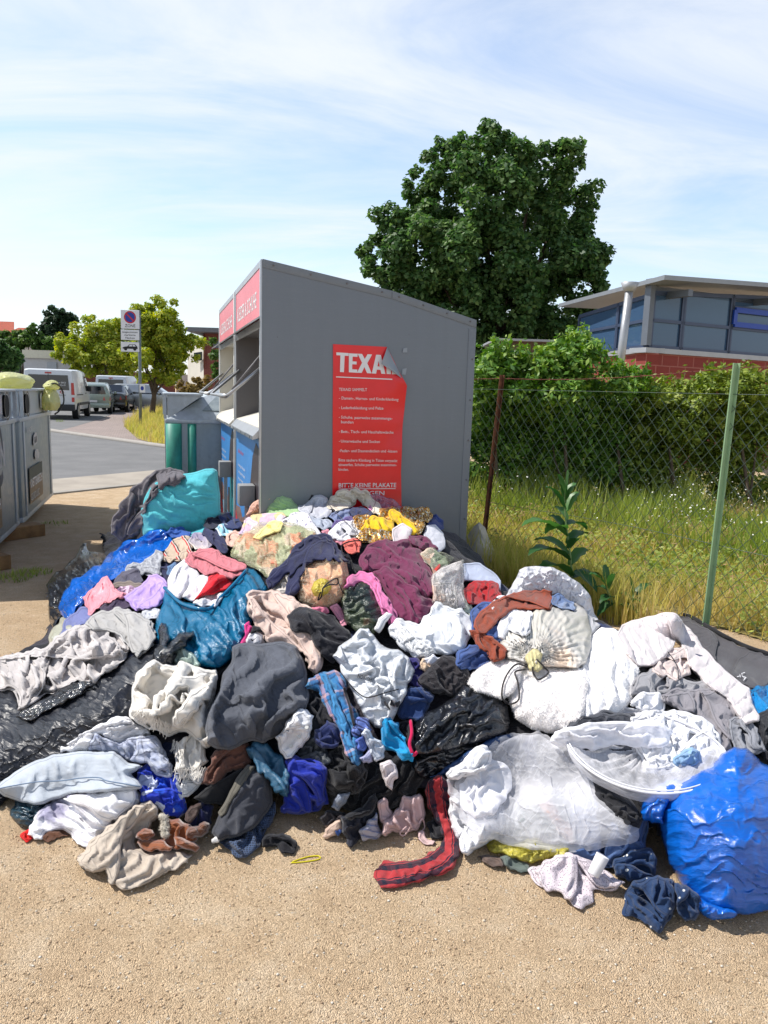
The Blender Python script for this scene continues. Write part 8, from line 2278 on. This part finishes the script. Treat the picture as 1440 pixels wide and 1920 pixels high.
# low dark building parts seen below the big tree
gar = thing('shed', 'low brown wooden shed between the elder shrubs and the big tree', 'shed', at(960, 690, 20)*[1, 1, 0])
O2 = np.array(gar.location)
slab('wall', at(930, 700, 20), at(1040, 700, 20), -.2, float(at(1000, 641, 20)[2]), simple('brown_boards', (104, 88, 70), .85, var=.2, vs=5), gar, 2.5, O2)
slab('roof', at(925, 700, 19.8), at(1045, 700, 19.8), float(at(1000, 641, 20)[2]), float(at(1000, 637, 20)[2]), LGREY, gar, 3.0, O2)

# left background: white flat building, brick wall, brick house, red roofs
def simple_block(label, px0, px1, pytop, y, mat, depth=6, roof=None, name='building', cat='building', rz=0.0, dy=0.0):
    p0, p1 = at(px0, 720, y), at(px1, 720, y+dy)
    zt = float(at((px0+px1)/2, pytop, y)[2])
    t = thing(name, label, cat, [p0[0], p0[1], 0])
    O3 = np.array(t.location)
    slab('wall', p0, p1, -.2, zt, mat, t, depth, O3)
    return t, O3, p0, p1, zt
wb, O3, p0, p1, zt = simple_block('white flat-roofed building behind the white van', 20, 150, 668, 56, CREAM, 1.0)
slab('roof', at(44, 720, 55), at(152, 720, 55), float(at(90, 672, 55)[2]), float(at(90, 657, 55)[2]), simple('cream_fascia', (232, 226, 204), .7), wb, 2.0, O3)
slab('porch_wall', at(46, 720, 55.2), at(140, 720, 55.2), -.1, float(at(90, 672, 55)[2]), simple('pale_render', (206, 204, 206), .85), wb, .2, O3)
for px in (6, 18, 30):
    w_ = slab('window', at(px, 720, 55.8), at(px+9, 720, 55.8), float(at(20, 705, 56)[2]), float(at(20, 680, 56)[2]), DGREY, wb, .1, O3)
quad('notice', [at(88, 692, 55.1)-O3, at(106, 692, 55.1)-O3, at(106, 679, 55.1)-O3, at(88, 679, 55.1)-O3], LGREY, wb, .03)
quad('window', [at(84, 705, 55.1)-O3, at(110, 705, 55.1)-O3, at(110, 695, 55.1)-O3, at(84, 695, 55.1)-O3], DGREY, wb, .03)
bw_, O4, p0, p1, zt = simple_block('long red brick wall behind the parked vans and street trees', 140, 326, 697, 60, BRICK, .4, name='brick_wall', cat='wall')
bw2, O5, p0, p1, zt = simple_block('short red brick wall beside the white strip right of the trees', 352, 440, 698, 61, BRICK, .4, name='brick_wall', cat='wall')
slab('white_strip', at(330, 720, 61.1), at(352, 720, 61.1), -.1, float(at(340, 702, 61)[2]), CREAM, bw2, .3, O5)
bh, O6, p0, p1, zt = simple_block('red brick house with grey roof beside the white container', 382, 445, 622, 50, BRICK, 8)
slab('side_wall', at(352, 720, 53), at(382, 720, 50), -.1, float(at(370, 632, 50)[2]), CREAM, bh, .4, O6)
slab('roof', at(350, 720, 48.6), at(450, 720, 48.6), float(at(390, 623, 49)[2]), float(at(390, 615, 49)[2]), simple('grey_slate', (120, 122, 126), .8), bh, 10, O6)
quad('window', [at(366, 678, 51)-O6+[0, -.35, 0], at(380, 676, 50)-O6+[0, -.3, 0], at(380, 660, 50)-O6+[0, -.3, 0], at(366, 662, 51)-O6+[0, -.35, 0]], DGREY, bh, .05)
quad('vent', [at(400, 652, 49.9)-O6, at(412, 652, 49.9)-O6, at(412, 640, 49.9)-O6, at(400, 640, 49.9)-O6], MGREY, bh, .05)
tube('gutter_pipe', np.array([at(383, 625, 49.8), at(383, 690, 49.8)])-O6, .06, simple('copper_pipe', (126, 74, 58), .5), bh)
def gable(label, pxl, pxr, pyr, pye, y):
    a, b_, c_ = at(pxl, pye, y), at(pxr, pye, y), at(pxr-14, pyr, y)
    t = thing('house', label, 'house', [a[0], a[1], 0]); O7 = np.array(t.location)
    slab('wall', a, b_, -.2, float(a[2]), simple('pale_house_render', (214, 200, 186), .9), t, 6, O7)
    rf = [a+[-.4, -.4, 0], b_+[.4, -.4, 0], np.array([b_[0]-1.2, b_[1]+3, c_[2]]), np.array([a[0]-.2, a[1]+3, c_[2]])]
    V = [p-O7 for p in rf]+[p-O7-[0, 0, .25] for p in rf]
    mesh_obj('roof', V, [(0, 1, 2, 3), (7, 6, 5, 4), (0, 4, 5, 1), (1, 5, 6, 2), (2, 6, 7, 3), (3, 7, 4, 0)], ROOFT, t, [(0, 0), (8, 0), (8, 5), (0, 5)]*2, smooth=False)
    return t
gable('house with steep bright red tiled roof at the far left', -60, 22, 598, 624, 72)
gable('house with low dull red roof behind the left trees', 14, 60, 611, 628, 84)

# ---------------------------------------------------------------- parking sign
sg_b = at(263, 778, 25.0); ztop = float(at(265, 583, 25)[2])
sign = thing('parking_sign', 'no parking zone sign with two smaller plates on a grey pole', 'sign', [sg_b[0], sg_b[1], 0])
O8 = np.array(sign.location)
polem = simple('grey_galvanised_pole', (128, 138, 142), .5, .4, var=.15, vs=10)
tube('pole', np.array([[0, 0, 0], [0.02, 0, ztop*.5], [.03, 0, ztop]]), .05, polem, sign, 12)
signw = simple('white_sign_face', (236, 236, 238), .4, var=.02)
def plate(pxa, pya, pxb, pyb, nm):
    a, b_ = at(pxa, pyb, 24.9)-O8, at(pxb, pya, 24.9)-O8
    w = bmesh.new(); add_box(w, (a[0], a[1]-.01, a[2]), (b_[0], a[1]+.01, b_[2]))
    o = bm_obj(nm, w, signw, sign, bevel=.008)
    fr = np.array([[a[0], a[1], a[2]], [b_[0], a[1], a[2]], [b_[0], a[1], b_[2]], [a[0], a[1], b_[2]], [a[0], a[1], a[2]]])
    tube('frame', fr+[0, .02, 0], .012, polem, o)
    return o, a, b_
bo, a, b_ = plate(227, 582, 261, 616, 'zone_plate')
cx_, cz_ = (a[0]+b_[0])/2, a[2]+(b_[2]-a[2])*.62; Rr = (b_[2]-a[2])*.33; yf = a[1]-.012
redm, bluem, blackm = simple('sign_red', (206, 40, 44), .4), simple('sign_blue', (36, 62, 160), .4), simple('sign_black', (24, 24, 26), .5)
def disc(nm, r0, y, m, par, r1=0):
    bm = bmesh.new(); n = 40
    if r1:
        vs_ = [bm.verts.new((cx_+r*math.cos(k/n*6.2832), y, cz_+r*math.sin(k/n*6.2832))) for r in (r0, r1) for k in range(n)]
        for k in range(n): bm.faces.new((vs_[k], vs_[(k+1) % n], vs_[n+(k+1) % n], vs_[n+k]))
    else:
        bm.faces.new([bm.verts.new((cx_+r0*math.cos(k/n*6.2832), y, cz_+r0*math.sin(k/n*6.2832))) for k in range(n)])
    return bm_obj(nm, bm, m, par)
disc('blue_disc', Rr*.98, yf, bluem, bo); disc('red_ring', Rr, yf-.002, redm, bo, Rr*.8)
quad('red_bar', [(cx_-Rr*.68, yf-.004, cz_+Rr*.52), (cx_-Rr*.52, yf-.004, cz_+Rr*.68), (cx_+Rr*.68, yf-.004, cz_-Rr*.52), (cx_+Rr*.52, yf-.004, cz_-Rr*.68)], redm, bo, .001)
text_fit('lettering', 'ZONE', (cx_-.17, yf, a[2]+.05), (1, 0, 0), (0, 0, 1), .34, .095, blackm, bo, bold=.01)
bo, a, b_ = plate(227, 619, 261, 637, 'text_plate'); yf = a[1]-.012; h_ = b_[2]-a[2]
for i, (s, w) in enumerate((('ausgenommen', .50), ('markierte', .36), ('Flächen', .30))):
    text_fit('lettering', s, ((a[0]+b_[0])/2-w/2, yf, a[2]+h_*(.70-.29*i)), (1, 0, 0), (0, 0, 1), w, h_*.17, blackm, bo, bold=.01)
bo, a, b_ = plate(227, 642, 261, 659, 'car_plate'); yf = a[1]-.012; w_, h_ = b_[0]-a[0], b_[2]-a[2]
car_p = [(.10, .30), (.10, .44), (.22, .52), (.36, .56), (.46, .76), (.78, .78), (.90, .54), (.92, .30)]
quad('car_symbol', [(a[0]+u*w_, yf, a[2]+v*h_) for u, v in car_p], blackm, bo, .001)
for u in (.26, .76):
    bm = bmesh.new(); bm.faces.new([bm.verts.new((a[0]+u*w_+.085*w_*math.cos(k/20*6.2832), yf-.0015, a[2]+.28*h_+.085*w_*math.sin(k/20*6.2832))) for k in range(20)]); bm_obj('car_symbol', bm, blackm, bo)
quad('car_symbol', [(a[0]+u*w_, yf-.002, a[2]+v*h_) for u, v in ((.42, .56), (.50, .71), (.62, .72), (.62, .56))], signw, bo, .0008)
quad('car_symbol', [(a[0]+u*w_, yf-.002, a[2]+v*h_) for u, v in ((.65, .56), (.65, .72), (.75, .72), (.82, .56))], signw, bo, .0008)
nt_ = at(267, 728, 24.85)-O8
nb_o = box('notice', (nt_[0]-.09, nt_[1]-.02, nt_[2]-.14), (nt_[0]+.09, nt_[1], nt_[2]+.14), signw, sign)
bm = bmesh.new(); bm.faces.new([bm.verts.new((nt_[0]+.055*math.cos(k/24*6.28), nt_[1]-.022, nt_[2]+.0+.07*math.sin(k/24*6.28))) for k in range(24)]); bm_obj('blue_mark', bm, bluem, nb_o)

# ---------------------------------------------------------------- vehicles
tyre_m = simple('tyre_rubber', (34, 34, 36), .8); rim_m = simple('alloy_rim', (150, 152, 156), .35, .6)
glass_d = simple('dark_car_glass', (26, 32, 40), .05, var=.02, spec=.8)
lamp_r = simple('red_tail_lamp', (190, 30, 30), .15, spec=.7); lamp_w = simple('clear_lamp', (220, 220, 224), .15)
bump_m = simple('dark_bumper', (44, 46, 50), .6)
def wheel(x, y, r, w, par):
    t = bmesh.new(); mm = Matrix.Translation((x, y, r)) @ Matrix.Rotation(R_(90), 4, 'Y')
    bmesh.ops.create_cone(t, cap_ends=True, segments=28, radius1=r, radius2=r, depth=w, matrix=mm)
    wo = bm_obj('wheel', t, tyre_m, par, True, .02)
    s = 1 if x > 0 else -1
    t = bmesh.new(); mm = Matrix.Translation((x+s*(w/2-.02), y, r)) @ Matrix.Rotation(R_(90), 4, 'Y')
    bmesh.ops.create_cone(t, cap_ends=True, segments=20, radius1=r*.66, radius2=r*.6, depth=.06, matrix=mm)
    bm_obj('rim', t, rim_m, wo, True)
def loft(name, secs, mat, par, bevel=.03):
    """secs: list over length of (y, half width low, half width belt, half width roof, z0, zbelt, zroof)"""
    bm = bmesh.new(); rows = []
    for (y, w0, w1, w2, z0, zb, zr) in secs:
        pts = [(-w0, z0), (w0, z0), (w1, zb), (w2, zr), (w2*.8, zr+.03), (-w2*.8, zr+.03), (-w2, zr), (-w1, zb)]
        rows.append([bm.verts.new((x, y, z)) for x, z in pts])
    n = 8
    for i in range(len(rows)-1):
        for k in range(n): bm.faces.new((rows[i][k], rows[i][(k+1) % n], rows[i+1][(k+1) % n], rows[i+1][k]))
    bm.faces.new(rows[0][::-1]); bm.faces.new(rows[-1])
    return bm_obj(name, bm, mat, par, True, bevel, 2)
def van(label, pos, rz, paint, detail):
    t = thing('van', label, 'van', pos, rz, 'parked vehicles')
    # local: rear at y=0, front at +y, x across
    loft('body', [(0, .90, .95, .86, .42, 1.05, 1.90), (.10, .93, .975, .88, .38, 1.05, 1.94), (2.2, .94, .98, .88, .36, 1.05, 1.97), (3.3, .94, .98, .86, .36, 1.05, 1.93), (3.75, .94, .97, .80, .36, 1.06, 1.72), (4.25, .93, .95, .78, .38, 1.05, 1.18), (4.85, .86, .88, .70, .42, .80, .95)], paint, t, .05)
    q = lambda nm, pts, m, par=t, th=.012: quad(nm, pts, m, par, th)
    wn_ = q('rear_window', [(-.76, -.016, 1.16), (.76, -.016, 1.16), (.72, -.016, 1.74), (-.72, -.016, 1.74)], glass_d)
    box('door_gap', (-.006, -.018, .5), (.006, -.006, 1.85), bump_m, t)
    box('rear_bumper', (-.95, -.10, .34), (.95, .1, .60), bump_m, t, .03)
    for s in (-1, 1):
        q('tail_lamp', [(s*.83, -.016, .98), (s*.955, -.016, .98), (s*.93, -.016, 1.45), (s*.83, -.016, 1.45)][::s], lamp_r)
        q('tail_lamp', [(s*.84, -.016, .70), (s*.94, -.016, .70), (s*.945, -.016, .88), (s*.84, -.016, .88)][::s], lamp_r)
        q('side_window', [(s*.985, 2.95, 1.12), (s*.985, 3.95, 1.12), (s*.885, 3.6, 1.70), (s*.915, 2.95, 1.76)][::s], glass_d)
        wheel(s*.86, .80, .33, .22, t); wheel(s*.86, 3.95, .33, .22, t)
        box('mirror', (s*1.0-.06, 3.62, 1.10), (s*1.0+.10 if s > 0 else s*1.0+.06, 3.78, 1.34), bump_m, t, .02)
        box('side_trim', (s*.975-.008, 1.15, .55), (s*.975+.008, 3.5, .66), bump_m, t)
        box('door_handle', (s*.978-.01, 2.75, 1.0), (s*.978+.012, 2.95, 1.05), bump_m, t)
        box('rail_slot', (s*.975-.006, .5, .96), (s*.975+.008, 2.1, 1.0), bump_m, t)
    q('high_brake_lamp', [(-.12, -.014, 1.79), (.12, -.014, 1.79), (.12, -.014, 1.85), (-.12, -.014, 1.85)], lamp_r)
    pl = q('number_plate', [(-.28, -.02, .68), (.28, -.02, .68), (.28, -.02, .80), (-.28, -.02, .80)], lamp_w)
    if detail:
        for i, (s, w) in enumerate((('Event BBQ', .42), ('and Grill', .40))):
            text_fit('lettering', s, (.22, -.019, 1.42-.10*i), (1, .0, 0), (0, 0, 1), w, .06, white_print, t)
        text_fit('lettering', 'NEK', (-.02, -.028, .72), (1, 0, 0), (0, 0, 1), .26, .08, bump_m, t)
        rg = bmesh.new()
        vs_ = [rg.verts.new((.48+r*math.cos(k/20*6.2832), -.022, 1.08+r*.75*math.sin(k/20*6.2832))) for r in (.075, .045) for k in range(20)]
        for k in range(20): rg.faces.new((vs_[k], vs_[(k+1) % 20], vs_[20+(k+1) % 20], vs_[20+k]))
        bm_obj('emblem', rg, lamp_r, t)
        text_fit('lettering', 'Zukunft', (.36, -.022, .94), (1, 0, 0), (0, 0, 1), .26, .05, bump_m, t)
        box('wiper', (-.02, -.04, 1.16), (.30, -.015, 1.19), bump_m, t)
    return t
def car(label, pos, rz, paint, estate=False):
    t = thing('car', label, 'car', pos, rz, 'parked vehicles')
    if estate: secs = [(0, .80, .84, .62, .40, .92, 1.36), (.4, .84, .87, .64, .28, .92, 1.47), (2.0, .86, .88, .66, .26, .92, 1.50), (2.6, .86, .88, .62, .26, .92, 1.42), (3.2, .85, .87, .74, .26, .92, 1.02), (4.1, .78, .80, .66, .3, .7, .82)]
    else: secs = [(0, .80, .84, .70, .36, .78, .96), (.55, .84, .87, .70, .28, .90, 1.02), (1.15, .86, .88, .60, .26, .92, 1.38), (2.3, .86, .88, .60, .26, .92, 1.42), (3.1, .86, .88, .72, .26, .90, 1.0), (4.4, .76, .78, .62, .32, .68, .78)]
    loft('body', secs, paint, t, .05)
    if estate: quad('rear_window', [(-.66, -.014, .96), (.66, -.014, .96), (.56, -.014, 1.33), (-.56, -.014, 1.33)], glass_d, t, .012)
    else: quad('rear_window', [(-.60, .60, 1.10), (.60, .60, 1.10), (.46, 1.10, 1.425), (-.46, 1.10, 1.425)], glass_d, t, .012)
    for s in (-1, 1):
        quad('side_window', [(s*.872, 1.15 if not estate else .35, .96), (s*.872, 3.0, .96), (s*.67, 2.45, 1.37), (s*.65, 1.35 if not estate else .5, 1.36)][::s], glass_d, t, .012)
        quad('tail_lamp', [(s*.52, -.02, .66), (s*.86, .03, .66), (s*.86, .06, .86), (s*.56, -.005, .84)][::s], lamp_r, t, .012)
        wheel(s*.78, .78, .31, .2, t); wheel(s*.78, 3.4, .31, .2, t)
        box('mirror', (s*.95-.07, 2.75, .95), (s*.95+.07, 2.88, 1.08), paint, t, .02)
    box('rear_bumper', (-.82, -.06, .3), (.82, .08, .52), paint, t, .03)
    quad('number_plate', [(-.26, -.07, .56), (.26, -.07, .56), (.26, -.07, .67), (-.26, -.07, .67)], lamp_w, t, .01)
    return t
wv = simple('white_van_paint', (226, 230, 234), .3, var=.03, coat=.4); sv = simple('silver_green_paint', (150, 164, 156), .25, .4, var=.03, coat=.5)
bk = simple('black_car_paint', (20, 22, 26), .2, var=.02, coat=.6); gv = simple('silver_paint', (170, 176, 182), .25, .5, var=.03, coat=.5)
def vpos(pxc, y): p = at(pxc, 760, y); return (p[0], p[1], .012)
van('white delivery van with a tailgate slogan, nearest to the road', vpos(92.5, 29.8), R_(14), wv, True)
car('silver-green hatchback parked in front of the nearest white van', vpos(172, 36.5), R_(17), sv, True)
car('black saloon parked behind the second white van', vpos(205, 39.5), R_(12), bk)
van('second white van standing beyond the black saloon', vpos(209, 46), R_(6), simple('white_van_paint_far', (214, 220, 228), .3, coat=.4), False)
p_ = at(248, 758, 44)
car('silver car standing crosswise beside the sign pole', (p_[0]-1.2, p_[1], .012), R_(-82), gv, True)
